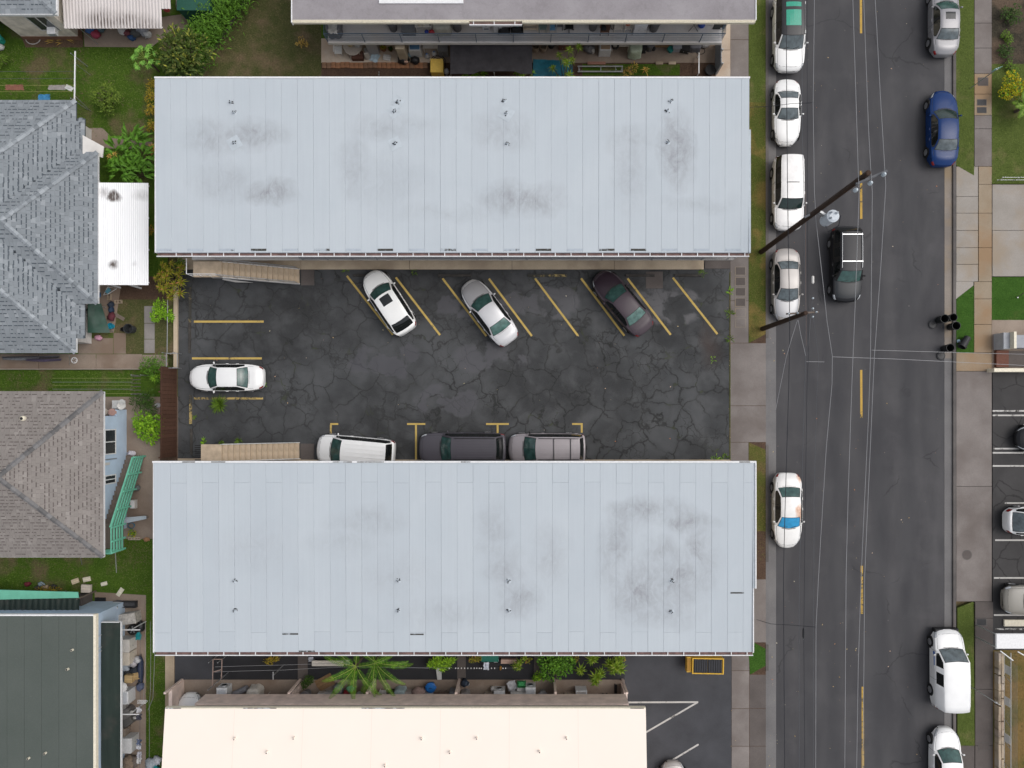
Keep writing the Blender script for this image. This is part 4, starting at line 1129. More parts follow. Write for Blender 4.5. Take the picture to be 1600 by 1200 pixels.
MB().box(gx(816,5.6),TX1,ty-.13,ty-.052,5.5,5.70).build('gutter',M['cream_trim'],tb)
gutter(tb,gx(733,5.6)+.01,gx(816,5.6)-.01,ty-.052,5.66,-1,1.22,gx(740,5.6))
TE=gy(67,2.8)
wallT=TE+1.5
MB().box(gx(505,2.8),gx(1141,2.8),wallT,wallT+10,G,5.44).build('wall',M['cream_trim'],tb)
gallery_block(tb,gx(512.5,2.8),gx(1127.5,2.8),TE,wallT,-1,2.8,units=7)
railing(tb,gx(512.5,2.8),gx(1127,2.8),TE+.05,2.8,-1,M['blue_rail'],4,2.33,1.05)
for xx,a in((gx(512.8,2.8),1),(gx(1127,2.8),-1)):
 h=MB()
 for k in range(1,5):h.bar((xx,TE+.08,2.8+1.05*k/4),(xx,wallT-.05,2.8+1.05*k/4),.03,.03)
 h.build('side_rail',M['blue_rail'],tb)
ef=thing('privacy_fence','grey blue slatted fence closing the right end of the top patio','fence',P(1118,95,G))
for k in range(9):
 y=gy(118)+k*.22
 MB().box(gx(1116.5),gx(1116.5)+.05,y,y+.19,G,G+1.55).build('fence_board',plain('fence_bluegrey',(0.24,0.26,0.29),0.7),ef)
for k in(0,1,2):MB().box(gx(1116.5)+.052,gx(1116.5)+.14,gy(118)+k*.9,gy(118)+k*.9+.08,G,G+1.65).build('fence_post',M['metal'],ef)
cb=thing('apartment_building','cream roofed apartment building with pink gallery parapet at the bottom edge','apartment building',(-7,-24,G))
CX0,CX1=gx(258,5.6),gx(1009,5.6);cy=gy(1107.5,5.6)
dk=MB();dk.add([(CX0,cy-.001,5.3),(CX1,cy-.001,5.3),(CX1,cy-9,5.95),(CX0,cy-9,5.95),(CX0,cy-.001,5.6),(CX1,cy-.001,5.6),(CX1,cy-9,6.75),(CX0,cy-9,6.75)],[(0,1,2,3),(7,6,5,4),(4,5,1,0),(5,6,2,1),(6,7,3,2),(7,4,0,3)])
dk.build('roof',M['cream_roof'],cb)
MB().box(CX0,CX1,cy+.002,cy+.07,5.32,5.60).build('fascia',M['cream_trim'],cb)
for(a,b)in((258,283),(396,432),(565,632),(985,1006),(380,395)):
 MB().box(gx(a,5.6),gx(b,5.6),cy+.01,cy+.06,5.601,5.606).build('fascia_stain',M['lap'],cb)
for k in range(7):
 x0=CX0+.05+k*(CX1-CX0)/7
 if k:MB().add([(x0-.012,cy-.02,5.605),(x0+.012,cy-.02,5.605),(x0+.012,cy-9,6.757),(x0-.012,cy-9,6.757)],[(3,2,1,0)]).build('roof_seam',plain('cream_seam',(0.77,0.67,0.58),0.8,grain=0),cb)
for(px,py)in((368,1153),(418,1174),(460,1152),(659,1153),(703,1174),(745,1152),(885,1152),(843,1173),(602,1195)):
 z=5.6+(gy(1107,5.6)-gy(py,5.75))*.128
 x_,y_=gx(px,z),gy(py,z)
 t=MB().lathe([(.06,z-.02),(.055,z+.25),(.038,z+.25),(.038,z+.06)],10,x_,y_);V=t.build('vent_pipe',M['cream_roof'],cb)
 MB().lathe([(.039,z+.07),(.039,z+.24)],10,x_,y_).build('vent_hole',M['black'],V)
CE=-17.95
MB().box(gx(303,4.2),gx(983,4.2),CE-.09,CE,2.55,4.1).build('parapet',M['pink_wall'],cb)
MB().box(gx(303,4.2),gx(303,4.2)+.13,CE-1.5,CE-.142,2.55,4.2).build('parapet',M['pink_wall'],cb)
MB().box(gx(983,4.2)-.13,gx(983,4.2),CE-1.5,CE-.142,2.55,4.2).build('parapet',M['pink_wall'],cb)
MB().box(gx(303,4.2)+.14,gx(983,4.2)-.14,CE-1.5,CE-.144,2.62,2.8).build('gallery_floor',M['gallery_grey'],cb)
MB().box(CX0+.5,CX1-.4,cy-9,CE-1.52,G,5.28).build('wall',M['pink_wall'],cb)
for px in(452,566,712,837,976):
 MB().box(gx(px,4.2)-.10,gx(px,4.2)+.10,CE-.145,CE-.30,4.2,5.3).build('gallery_post',M['pink_wall'],cb)
for k in range(6):
 a=gx(303,4.2)+.6+k*4.4
 for z in(G+.02,2.81):add_door(cb,a,a+.9,CE-1.52,z,1,M['pale_wall']);add_window(cb,a+1.4,a+3.0,CE-1.52,z+.9,z+2.0,1)
for i,px in enumerate((286,470,586,718,866,972)):
 D=thing('patio_screen',('pink dividing wall at the left end of the lower patio by the driveway','thin pink dividing wall on the lower patio left of the dark shrub','thin pink dividing wall on the lower patio behind the left palm','thin pink dividing wall on the lower patio right of the blue bucket','thin pink dividing wall on the lower patio beside the washing machines','pink dividing wall at the right end of the lower patio')[i],'wall',(gx(px),CE,G),0,'dividing walls between the lower patios')
 MB().box(-.05 if 0<i<5 else-.1,.05 if 0<i<5 else .12,-1.5,.0-.2*(i%2),0,1.7).build('panel',M['pink_wall'],D,local=True)
 MB().box(-.07,.07,-.02,.10,0,2.42).build('post',M['pink_wall'],D,local=True)
def corrugated(T,x0,x1,y0,y1,zfun,m,pitch=.12,amp=.02,along='y',nm='roof_sheet',thick=.01):
 """corrugations run along the given axis"""
 mb=MB();per=4
 if along=='y':
  n=max(2,int((x1-x0)/pitch*per))
  us=[x0+(x1-x0)*i/n for i in range(n+1)]
  hs_=[amp*math.sin(2*PI*(i/per))for i in range(n+1)]
  vs=[]
  for u,h in zip(us,hs_):vs+=[(u,y0,zfun(u,y0)+h),(u,y1,zfun(u,y1)+h)]
 else:
  n=max(2,int((y1-y0)/pitch*per))
  us=[y0+(y1-y0)*i/n for i in range(n+1)]
  hs_=[amp*math.sin(2*PI*(i/per))for i in range(n+1)]
  vs=[]
  for u,h in zip(us,hs_):vs+=[(x0,u,zfun(x0,u)+h),(x1,u,zfun(x1,u)+h)]
 b=len(vs)
 vs2=[(a,c,z-thick)for(a,c,z)in vs]
 fs=[]
 for i in range(n):
  a=2*i
  q=(a,a+2,a+3,a+1)if along=='y' else(a,a+1,a+3,a+2)
  fs.append(q);fs.append(tuple(b+k for k in q[::-1]))
 mb.add(vs+vs2,fs)
 o=mb.build(nm,m,T,smooth=True)
 return o
def hip_roof(T,bodies,m_tab,m_tab2,m_deck,m_cap,e=.20,tw=.32,seed=1,xmin=-1e9,cap_w=.30,hips=(),strip=True):
 """bodies: (x0, x1, y0, y1, z0, slope). Every shingle is its own slab; all tabs of a face are one joined part"""
 rr=random.Random(seed)
 def hz(b,x,y):
  x0,x1,y0,y1,z0,s_=b
  if x<x0-1e-6 or x>x1+1e-6 or y<y0-1e-6 or y>y1+1e-6:return-1e9
  return z0+s_*min(x-x0,x1-x,y-y0,y1-y)
 def Z(x,y):return max(hz(b,x,y)for b in bodies)
 deck=MB()
 for bi,b in enumerate(bodies):
  x0,x1,y0,y1,z0,s_=b
  half=(y1-y0)/2;rx1=x1-half;rx0=max(x0,min(x0+half,rx1));ym=(y0+y1)/2;zr=z0+s_*half;d=.03
  vs=[(x0,y0,z0-d),(x1,y0,z0-d),(x1,y1,z0-d),(x0,y1,z0-d),(rx0,ym,zr-d),(rx1,ym,zr-d),(x0,y0,z0-.16),(x1,y0,z0-.16),(x1,y1,z0-.16),(x0,y1,z0-.16)]
  deck.add(vs,[(0,1,5,4),(1,2,5),(2,3,4,5),(3,0,4),(6,7,1,0),(7,8,2,1),(8,9,3,2),(9,6,0,3),(9,8,7,6)])
 deck.build('roof_deck',m_deck,T)
 faces={}
 for bi,b in enumerate(bodies):
  x0,x1,y0,y1,z0,s_=b
  for side in('e','n','s'):
   lo,hi=(y0,y1)if side=='e' else(max(x0,xmin),x1)
   D=(y1-y0)/2
   mb=faces.setdefault(side,MB());c_=1/math.sqrt(1+s_*s_)
   d=0.0;row=0
   while d<D:
    a=lo+(rr.uniform(0,tw))
    a=lo-rr.uniform(0,tw)
    while a<hi:
     w_=tw*rr.uniform(.55,1.25)
     a0,a1=max(a,lo+d),min(a+w_-.012,hi-d if side!='e' or True else hi)
     if side in('n','s'):a0=max(a,lo)
     if a1-a0>.05:
      am=(a0+a1)/2;dm=d+e*.5
      def pt(aa,dd):
       if side=='e':return(x1-dd,aa)
       return(aa,y1-dd)if side=='n' else(aa,y0+dd)
      px_,py_=pt(am,dm)
      if px_>xmin and abs(hz(b,px_,py_)-Z(px_,py_))<1e-4 and abs(hz(b,px_,py_)-(z0+s_*dm))<1e-3:
       th=rr.choice((.012,.015,.018,.021));e2=e+.05
       ov=.03 if d==0 else 0
       q=[pt(a0,d-ov),pt(a1,d-ov),pt(a1,d+e2),pt(a0,d+e2)]
       zz=[z0+s_*(d-ov),z0+s_*(d-ov),z0+s_*(d+e2),z0+s_*(d+e2)]
       top=[(q[k][0],q[k][1],zz[k]+(th if k<2 else .006))for k in range(4)]
       bot=[(q[k][0],q[k][1],zz[k]-.012)for k in range(2)]
       n0=len(mb.v)
       fl=side=='n'
       fq=[(0,1,2,3),(4,5,1,0),(3,4,0),(5,2,1)]
       if side=='n':fq=[tuple(reversed(f))for f in fq]
       mb.mat(0).add(top+bot,fq)
       if strip and d>0 and rr.random()<.62:
        k0=a0+rr.uniform(0,.06);k1=max(k0+.08,a1-rr.uniform(0,.08))
        q2=[pt(k0,d-.055),pt(k1,d-.055),pt(k1,d+.002),pt(k0,d+.002)]
        z2=[z0+s_*(d-.055)+.026,z0+s_*(d-.055)+.026,z0+s_*d+.024,z0+s_*d+.024]
        mb.mat(1).add([(q2[k][0],q2[k][1],z2[k])for k in range(4)],[(3,2,1,0)if side=='n' else(0,1,2,3)])
     a+=w_
    d+=e;row+=1
 for side,mb in faces.items():
  if mb.v:
   o=mb.build('shingles',[m_tab,m_tab2],T);o['kind']='stuff'
 cm=MB().add([(-.17,-cap_w/2,-.045),(-.17,0,.02),(-.17,cap_w/2,-.045),(.17,-cap_w/2,-.012),(.17,0,.062),(.17,cap_w/2,-.012),(.17,-cap_w/2,-.06),(.17,cap_w/2,-.06)],[(0,3,4,1),(1,4,5,2),(3,6,7,5,4)]).mesh('hip_cap',m_cap)
 for(p,q)in hips:
  p,q=Vector((*p,Z(*p))),Vector((*q,Z(*q)));L=(q-p).length;n=int(L/.30);d=(p-q).normalized()
  for k in range(n):
   c=q+(p-q)*((k+.5)/n)
   if c.x<xmin-.3:continue
   eu=d.to_track_quat('X','Z').to_euler()
   piece('hip_cap',cm,T,(c.x,c.y,c.z+.045),eu)
 return Z
M['sh_grey']=m_shingle('shingle_grey',(0.240,0.262,0.280),(0.32,0.342,0.360),(0.14,0.155,0.165))
M['sh_grey_dark']=m_shingle('shingle_grey_band',(0.085,0.10,0.115),(0.12,0.14,0.155),(0.06,0.07,0.08))
M['sh_cap']=m_shingle('shingle_cap',(0.25,0.275,0.295),(0.35,0.375,0.395),(0.15,0.17,0.19))
M['sh_tan']=m_shingle('shingle_tan',(0.245,0.222,0.205),(0.300,0.275,0.255),(0.15,0.135,0.125))
M['sh_tan_dark']=m_shingle('shingle_tan_band',(0.125,0.105,0.10),(0.16,0.14,0.13),(0.085,0.075,0.07))
M['sh_tan_cap']=m_shingle('shingle_tan_cap',(0.155,0.15,0.15),(0.20,0.195,0.195),(0.10,0.10,0.10))
z0=2.9;SLP=.40
h1=thing('house','house with blue grey shingled hip roof beside the white carport','house',(gx(60,z0),gy(355,z0),G))
XM=gx(-70,z0)
A0=(gx(-420,z0),gx(118,z0),gy(551,z0),gy(157,z0),z0,SLP)
dx=gx(129,z0)-gx(118,z0)
A1=(gx(-420,z0),gx(129,z0),gy(528,z0),gy(183,z0),z0-SLP*dx,SLP)
B1=(gx(-200,z0),gx(152,z0),gy(474,z0),gy(238,z0),z0,SLP)
hA=A0[3]-A0[2];hB=B1[3]-B1[2]
hips=[((A0[1],A0[3]),(A0[1]-6.2,A0[3]-6.2)),((A0[1],A0[2]),(A0[1]-6.2,A0[2]+6.2)),((B1[1],B1[3]),(B1[1]-hB/2,B1[3]-hB/2)),((B1[1],B1[2]),(B1[1]-hB/2,B1[2]+hB/2)),((B1[1]-hB/2-1.2,(B1[2]+B1[3])/2),(B1[1]-hB/2,(B1[2]+B1[3])/2))]
hip_roof(h1,[A0,A1,B1],M['sh_grey'],M['sh_grey_dark'],M['sh_grey_dark'],M['sh_cap'],e=.235,tw=.34,seed=4,xmin=XM,hips=hips)
for(x0,x1,y0,y1)in((A0[0],A1[1]-1.05,A0[2]+.8,A0[3]-.8),(A1[1]-1.04,B1[1]-1.4,B1[2]+1.0,B1[3]-1.0)):
 MB().box(x0,x1,y0,y1,G,z0-.17).build('wall',M['pale_wall'],h1)
for(x0,x1,y0,y1)in((A0[1]+.003,A0[1]+.035,A0[2],A1[2]-.01),(B1[1]+.003,B1[1]+.04,B1[2],B1[3])):
 MB().box(x0,x1,y0,y1,z0-.17,z0-.02).build('fascia',M['white_trim'],h1)
add_window(h1,gy(400,3),gy(360,3),B1[1]-1.398,1.2,2.3,1,axis='x')
for k in range(9):MB().box(A1[1]-1.048,A1[1]-1.03,A0[2]+.82,B1[2]+.98,G+.05+k*.29,G+.05+k*.29+.27).build('siding_board',M['pale_wall'],h1)
lt=thing('lean_to','small white sloping lean-to roof at the corner of the grey shingled house','lean-to',P(145,230,G))
MB().add([(gx(129,3.0),gy(211,3.0),3.0),(gx(162,2.4),gy(229,2.4),2.4),(gx(160,2.4),gy(246,2.4),2.4),(gx(129,3.0),gy(240,3.0),3.0),(gx(129,3.0),gy(211,3.0),2.93),(gx(162,2.4),gy(229,2.4),2.33),(gx(160,2.4),gy(246,2.4),2.33),(gx(129,3.0),gy(240,3.0),2.93)],[(3,2,1,0),(4,5,6,7),(0,1,5,4),(1,2,6,5),(2,3,7,6),(3,0,4,7)]).build('roof_sheet',M['pale_wall'],lt)
MB().bar((gx(130,2.7),gy(226,2.7),2.6),(gx(158,2.3),gy(238,2.3),2.28),.06,.08).build('bracket',M['white_trim'],lt)
cp=thing('carport','bright white corrugated carport roof between grey house and north apartments','carport',(gx(192,2.6),gy(365,2.6),G))
zc_=2.65
M['white_sheet']=m_corrugated('sheet_white',(0.86,0.86,0.86),(0.80,0.79,0.79),[(gx(180,2.6),gy(308,2.6),.50,.40,1.6),(gx(165,2.6),gy(303,2.6),.5,.4,.5),(gx(178,2.6),gy(415,2.6),.36,.40,1.0),(gx(223,2.6),gy(306,2.6),.8,.4,.35),(gx(210,2.6),gy(412,2.6),.2,.2,.25)])
for k in range(3):
 a=153.0+k*26.4
 corrugated(cp,gx(a,zc_),gx(a+26.3,zc_),gy(445.5,zc_),gy(286,zc_),lambda x,y,k=k:zc_+.10-(x-gx(153,zc_))*.03+.004*k,M['white_sheet'],pitch=.13,amp=.018)
for(a,b)in((156,440),(190,441),(190,364),(190,290)):MB().box(gx(a,2.5)-.05,gx(a,2.5)+.05,gy(b,2.5)-.05,gy(b,2.5)+.05,G,2.56).build('post',M['white_trim'],cp)
for b in(290,340,390,441):MB().box(gx(153.5,zc_),gx(231.5,zc_),gy(b,zc_)-.04,gy(b,zc_)+.04,zc_-.15,zc_-.035).build('beam',M['white_trim'],cp)
z2=4.8
h2=thing('house','blue walled house with brownish tan shingled hip roof at the left','house',(gx(60,z2),gy(740,z2),G))
B2=(gx(-420,z2),gx(161,z2),gy(870,z2),gy(612,z2),z2,.40)
hB=B2[3]-B2[2]
hips=[((B2[1],B2[3]),(B2[1]-hB/2,B2[3]-hB/2)),((B2[1],B2[2]),(B2[1]-hB/2,B2[2]+hB/2)),((B2[1]-hB/2-2.5,(B2[2]+B2[3])/2),(B2[1]-hB/2,(B2[2]+B2[3])/2))]
ZH2=hip_roof(h2,[B2],M['sh_tan'],M['sh_tan_dark'],M['sh_tan_dark'],M['sh_tan_cap'],e=.20,tw=.30,seed=9,xmin=gx(-70,z2),hips=hips)
W2X=gx(198,G)
MB().box(B2[0],W2X,B2[2]+1.0,gy(650,1.0),G,z2-.17).build('wall',M['blue_wall'],h2)
MB().box(B2[1]+.003,B2[1]+.035,B2[2],B2[3],z2-.17,z2-.01).build('fascia',M['white_trim'],h2)
MB().box(B2[0],B2[1]+.035,B2[2]-.04,B2[2]-.003,z2-.17,z2-.01).build('fascia',M['white_trim'],h2)
MB().box(W2X-.5,W2X,gy(650,1)+.002,gy(640,1),G,G+1.2).build('side_ledge',M['blue_wall'],h2)
for(y0,y1)in((710,670.5),(756,741.5)):
 add_window(h2,gy(y0,2),gy(y1,2),W2X,1.45,2.75,1,axis='x')
MB().box(W2X,W2X+.05,gy(727,2.6),gy(723,2.6),2.2,2.9).build('meter_box',M['pale_wall'],h2)
MB().tube([(W2X+.04,gy(718,2.5),1.4),(W2X+.04,gy(718,2.5),3.9)],.03,6).build('conduit',M['metal'],h2)
vp=P(24,654,6.2);zr_=ZH2(vp.x,vp.y)
o=MB().lathe([(.15,0),(.15,.16),(.11,.24)],12).build('roof_vent',M['cream_trim'],h2,local=True);r_=h2.location;o.location=(vp.x-r_[0],vp.y-r_[1],zr_-r_[2])
o2=MB().lathe([(.09,.245),(.09,.255)],12).build('vent_hole',M['black'],o,local=True)
st=thing('staircase','brown outside stairs with mint green board railing on the blue house','staircase',P(205,765,G))
n=15;ztop=2.7;yb,yt=gy(712,G),gy(818,2.7)
for k in range(n):
 u=(k+.5)/n;z=G+(ztop-G)*(k+1)/n;y=yb+(yt-yb)*u
 MB().bbox(W2X+.03,W2X+1.15,y-(yb-yt)/n/2-.02,y+(yb-yt)/n/2+.02,z-.05,z,.01).build('step',M['wood_grey'],st)
 MB().box(W2X+.05,W2X+1.13,y+(yb-yt)/n/2-.02,y+(yb-yt)/n/2+.002,z-(ztop-G)/n,z-.052).build('riser',M['wood_red'],st)
MB().box(W2X+.03,W2X+1.15,gy(857,2.7),yt-.02,ztop-.12,ztop-.001).build('landing',M['wood_grey'],st)
RX=W2X+1.19
for k in range(5):
 h=.15+k*.31
 MB().bar((RX,yb+.02,G+h),(RX,yt,ztop+h),.04,.13,(0,0,1)).build('rail_board',M['teal_paint'],st)
 MB().bar((RX,yt,ztop+h),(RX,gy(857,2.7),ztop+h),.04,.13).build('rail_board',M['teal_paint'],st)
for k in range(5):
 u=k/4;y=yb+(yt-yb)*u-.03;z=G+(ztop-G)*u
 MB().box(RX+.022,RX+.09,y-.05,y+.05,max(G,z-.12),z+1.45).build('rail_post',M['teal_paint'],st)
for y in(gy(840,2.7),gy(857,2.7)):MB().box(RX+.022,RX+.09,y-.05,y+.05,ztop-.12,ztop+1.45).build('rail_post',M['teal_paint'],st)
for k in range(5):MB().bar((W2X+.2,gy(858.5,2.7),ztop+.15+k*.31),(RX+.05,gy(858.5,2.7),ztop+.15+k*.31),.04,.13).build('rail_board',M['teal_paint'],st)
MB().bar((RX-.02,yb,G+1.50),(RX-.02,yt,ztop+1.50),.09,.03).build('rail_cap',M['teal_paint'],st)
z3=3.9
h3=thing('house','tan walled house with grey shingle roof in the top left corner','house',(gx(20,z3),gy(-60,z3),G))
B3=(gx(-500,z3),gx(87,z3),gy(21,z3),gy(21,z3)+9,z3,.35)
hip_roof(h3,[B3],M['sh_grey'],M['sh_grey_dark'],M['sh_grey_dark'],M['sh_cap'],e=.24,tw=.36,seed=14,xmin=gx(-70,z3),hips=[((B3[1],B3[2]),(B3[1]-3,B3[2]+3))])
MB().box(B3[0],B3[1]+.05,B3[2]-.07,B3[2]-.035,z3-.2,z3+.01).build('fascia',M['white_trim'],h3)
MB().box(B3[1]+.002,B3[1]+.06,B3[2]-.035,B3[3],z3-.2,z3+.01).build('fascia',M['white_trim'],h3)
wy=gy(62,G)
M['tan_block']=plain('tan_block_wall',(0.74,0.66,0.57),0.85,grain=0.3,scale=2)
MB().box(gx(40,G),gx(128,G),wy,wy+8,.55,z3-.2).build('wall',M['tan_block'],h3)
MB().box(gx(40,G)-.03,gx(128,G)+.03,wy-.03,wy+8,G,.548).build('foundation',plain('foundation_brown',(0.20,0.10,0.065),0.9,grain=0.3,scale=2),h3)
add_window(h3,gx(58,1.8),gx(90,1.8),wy,1.35,3.1,-1,frame_m=M['pale_wall'])
ac=thing('air_conditioner','white window air conditioner jutting from the tan wall at top left','air conditioner',(gx(84,1.5),wy-.25,1.45))
MB().bbox(-.27,.27,-.2,.25,0,.36,.02).build('casing',M['white_trim'],ac,local=True)
g_=MB()
for k in range(6):g_.box(-.24,.24,-.212,-.202,.04+k*.05,.065+k*.05)
g_.build('louvre',M['metal'],ac,local=True)['kind']='stuff'
aw=thing('awning','long grey white corrugated awning with dark dirt stain at top left','awning',(gx(180,2.7),gy(20,2.7),G))
M['dirty_sheet']=m_corrugated('sheet_dirty',(0.56,0.52,0.50),(0.42,0.38,0.36),[(gx(160,2.7),gy(34,2.7),1.9,.85,1.0),(gx(195,2.7),gy(34,2.7),2.4,.7,.9),(gx(225,2.7),gy(40,2.7),1.9,.6,.9)],(gx(100,2.75),.20))
za=2.75
corrugated(aw,gx(100,za),gx(253,za),gy(44.5,za),gy(44.5,za)+5.5,lambda x,y:za+(y-gy(44.5,za))*.10,M['dirty_sheet'],pitch=.20,amp=.028)
corrugated(aw,gx(253,za),gx(268,za),gy(15,za),gy(15,za)+4.5,lambda x,y:za+.10+(y-gy(15,za))*.10,M['dirty_sheet'],pitch=.20,amp=.028)
for px in(103,150,200):MB().box(gx(px,2.6)-.04,gx(px,2.6)+.04,gy(9,2.6)+.1,gy(9,2.6)+.18,G,2.80).build('post',M['white_trim'],aw)
MB().box(gx(100,za),gx(253,za),gy(43.5,za)+.05,gy(43.5,za)+.11,za-.12,za-.04).build('beam',M['white_trim'],aw)
MB().box(gx(128,G)+.04,gx(260,G),wy+2.2,wy+8,G,2.6).build('wall',M['tan_block'],h3)
z4=5.6
gb=thing('apartment_building','flat dark green roofed building in the bottom left corner','apartment building',(gx(70,z4),gy(1080,z4),G))
gX1,gYn=gx(147.5,z4),gy(961,z4)
xs_=[gX1-.05-k*1.02 for k in range(9)]
for k in range(8):MB().box(xs_[k+1]+.006,xs_[k]-.006,gYn-16,gYn-.06,z4-.01,z4+.012+random.uniform(0,.004)).build('roof_sheet',M['green_roof'],gb)
MB().box(gX1-12,gX1-.05,gYn-16,gYn-.05,z4-.25,z4-.012).build('roof_deck',M['side_dark'],gb)
MB().box(gX1-12,xs_[8]-.006,gYn-16,gYn-.06,z4-.01,z4+.012).build('roof_sheet',M['green_roof'],gb)
MB().box(gX1-.048,gX1+.10,gYn-16,gYn+.04,z4-.25,z4+.03).build('fascia',M['cream_trim'],gb)
MB().box(gX1-12,gX1-.05,gYn-.048,gYn+.04,z4-.25,z4+.028).build('fascia',M['white_trim'],gb)
GWX,GWY=gx(158,2.9),gy(953,.6)
MB().box(gX1-12,GWX,gYn-16,GWY+.9-.45,G,z4-.252).build('wall',M['blue_wall'],gb)
for(px,py)in((114,1015),(107,1045),(72,1176),(46,1184)):
 x_,y_=gx(px,z4),gy(py,z4)
 V=MB().lathe([(.07,z4),(.065,z4+.18),(.045,z4+.18),(.045,z4+.1)],10,x_,y_).build('vent_pipe',M['cream_trim'],gb)
 MB().lathe([(.055,z4+.181),(.05,z4+.184)],10,x_,y_).build('vent_hole',M['black'],V)
la=thing('awning','narrow dark green lean-to roof along the green building above stored appliances','awning',(gx(174,2.9),gy(1090,2.9),G))
lx0,lx1,ly1=gx(158.5,2.95),gx(188.5,2.8),gy(972,2.85)
MB().add([(lx0,ly1-12,2.98),(lx1,ly1-12,2.78),(lx1,ly1,2.78),(lx0,ly1,2.98),(lx0,ly1-12,2.92),(lx1,ly1-12,2.72),(lx1,ly1,2.72),(lx0,ly1,2.92)],[(0,1,2,3),(7,6,5,4),(0,4,5,1),(1,5,6,2),(2,6,7,3),(3,7,4,0)]).build('roof_sheet',M['green_awning'],la)
MB().box(lx1+.002,lx1+.06,ly1-12,ly1+.03,2.68,2.83).build('gutter',M['white_trim'],la)
MB().box(lx0,lx1,ly1+.002,ly1+.05,2.70,2.99).build('fascia',M['white_trim'],la)
for k in range(4):MB().bar((lx0,ly1-.4-k*3,2.3),(lx1-.3,ly1-.4-k*3,2.72),.05,.06).build('strut',M['white_trim'],la)
for(py)in(993,1012,1018):
 MB().bar((gx(152,3.6),gy(py,3.2),3.5),(gx(160,2.9),gy(py-2,2.9),3.0),.03,.03).build('bracket',M['white_trim'],la)
ta=thing('awning','dark green corrugated awning with a teal front board beside the litter strewn lawn','awning',(gx(60,2.4),gy(945,2.4),G))
y_a,y_b=gy(936,2.3),gy(936,2.3)-1.3
corrugated(ta,gx(-120,2.4),gx(123,2.4),y_b,y_a,lambda x,y:2.3-.12*(y_a-y)*-1-.05,M['green_awning'],pitch=.36,amp=.05)
MB().add([(gx(-120,2.4),y_a-.10,2.42),(gx(123,2.4),y_a+.10,2.42),(gx(120,2.4),y_a+.44,2.30),(gx(-120,2.4),y_a+.72,2.30),(gx(-120,2.4),y_a-.10,2.36),(gx(123,2.4),y_a+.10,2.36),(gx(120,2.4),y_a+.44,2.24),(gx(-120,2.4),y_a+.72,2.24)],[(0,1,2,3),(7,6,5,4),(0,4,5,1),(1,5,6,2),(2,6,7,3),(3,7,4,0)]).build('front_board',M['teal_paint'],ta)
for px in(-50,20,70,119):MB().box(gx(px,2.3)-.04,gx(px,2.3)+.04,y_a-.06,y_a+.02,G,2.24).build('post',M['wood_grey'],ta)
MB().box(gx(125),gx(146),gy(968),gy(926),G,1.3).build('low_wall',M['side_dark'],gb)
ew=thing('entrance_wall','grey entrance wall with red brown door mat recess beside the east driveway','wall',P(1566,535,G))
MB().bbox(gx(1551),gx(1579,1.2),gy(547),gy(519.5,1.2),G,1.15,.03).build('block',plain('grey_block',(0.40,0.41,0.43),0.8,grain=.15,scale=2),ew)
MB().box(gx(1579,1.2)+.002,gx(1583,1.2),gy(545,1.2),gy(519,1.2),G,1.55).build('side_panel',M['cream_trim'],ew)
MB().box(gx(1583,1.2)+.002,gx(1660,1.2),gy(543,1.2),gy(523,1.2),G,1.05).build('block',plain('grey_block2',(0.33,0.34,0.37),0.8,grain=.15,scale=2),ew)
MB().box(gx(1552),gx(1571),gy(574),gy(548),G,G+.25).build('door_step',plain('redbrown_step',(0.13,0.045,0.025),0.7,grain=.2),ew)
MB().box(gx(1552,.8),gx(1680,.8),gy(581,.8),gy(575.5,.8),G,.9).build('wall_cap',M['cream_trim'],ew)
MB().box(gx(1572),gx(1680),gy(574),gy(549),G,G+.08).build('gravel_bed',M['side_dark'],ew)
ck=thing('canopy','small flat white canopy roof beside the east parking lot','canopy',P(1600,1002,G))
MB().bbox(gx(1556,2.5),gx(1668,2.5),gy(1013.5,2.5),gy(990,2.5),2.42,2.55,.03).build('roof_sheet',M['white_trim'],ck)
for(a,b)in((1558,992),(1558,1012),(1660,992),(1660,1012)):MB().box(gx(a,2.4)-.03,gx(a,2.4)+.03,gy(b,2.4)-.03,gy(b,2.4)+.03,G,2.42).build('post',M['metal'],ck)
MB().box(gx(1566),gx(1640),gy(977),gy(967),G,G+.14).build('step',M['cream_trim'],ck)
rw_=thing('retaining_wall','low tan stone wall in front of the chain link fence at lower right','wall',P(1556,1110,G))
rr=random.Random(5);y=gy(1017)
while y>gy(1290):
 for x in(gx(1552.3),gx(1557)):
  l=rr.uniform(.42,.6)
  MB().bbox(x,x+.17+rr.uniform(-.01,.01),y-l+.015,y,G,G+.45+rr.uniform(-.02,.02),.02).build('stone',M['walk_tan']if rr.random()<.7 else M['patio_tan'],rw_)
 y-=.5

# ---- vehicles
DOWN,UP,LEFT=-PI/2,PI/2,PI
GK='cars parked along the west kerb';GE_='cars parked along the east kerb';GL='cars in the middle car park';GR='cars in the east parking lot'
W_=m_paint('car_white',(0.78,0.78,0.77));WP=m_paint('car_white_pearl',(0.82,0.82,0.80))
SIL=m_paint('car_silver',(0.58,0.58,0.59),.2,.35);BEI=m_paint('car_champagne',(0.39,0.365,0.345),.15,.35)
SIL_DIM=m_paint('car_silver_dim',(0.30,0.295,0.30),.2,.35);GRY2=m_paint('car_grey_brown',(0.32,0.29,0.30),.15,.35)
DGR=m_paint('car_dark_grey',(0.075,0.070,0.082),0,.35,coat=.15);BLK=m_paint('car_black',(0.012,0.012,0.014),coat=.2);BLU=m_paint('car_blue',(0.005,0.030,0.125),0,.22,coat=.12)
PUR=m_paint('car_purple',(0.066,0.050,0.060),0,.35,coat=.12);KHA=m_paint('car_khaki',(0.24,0.225,0.195),0,.4)
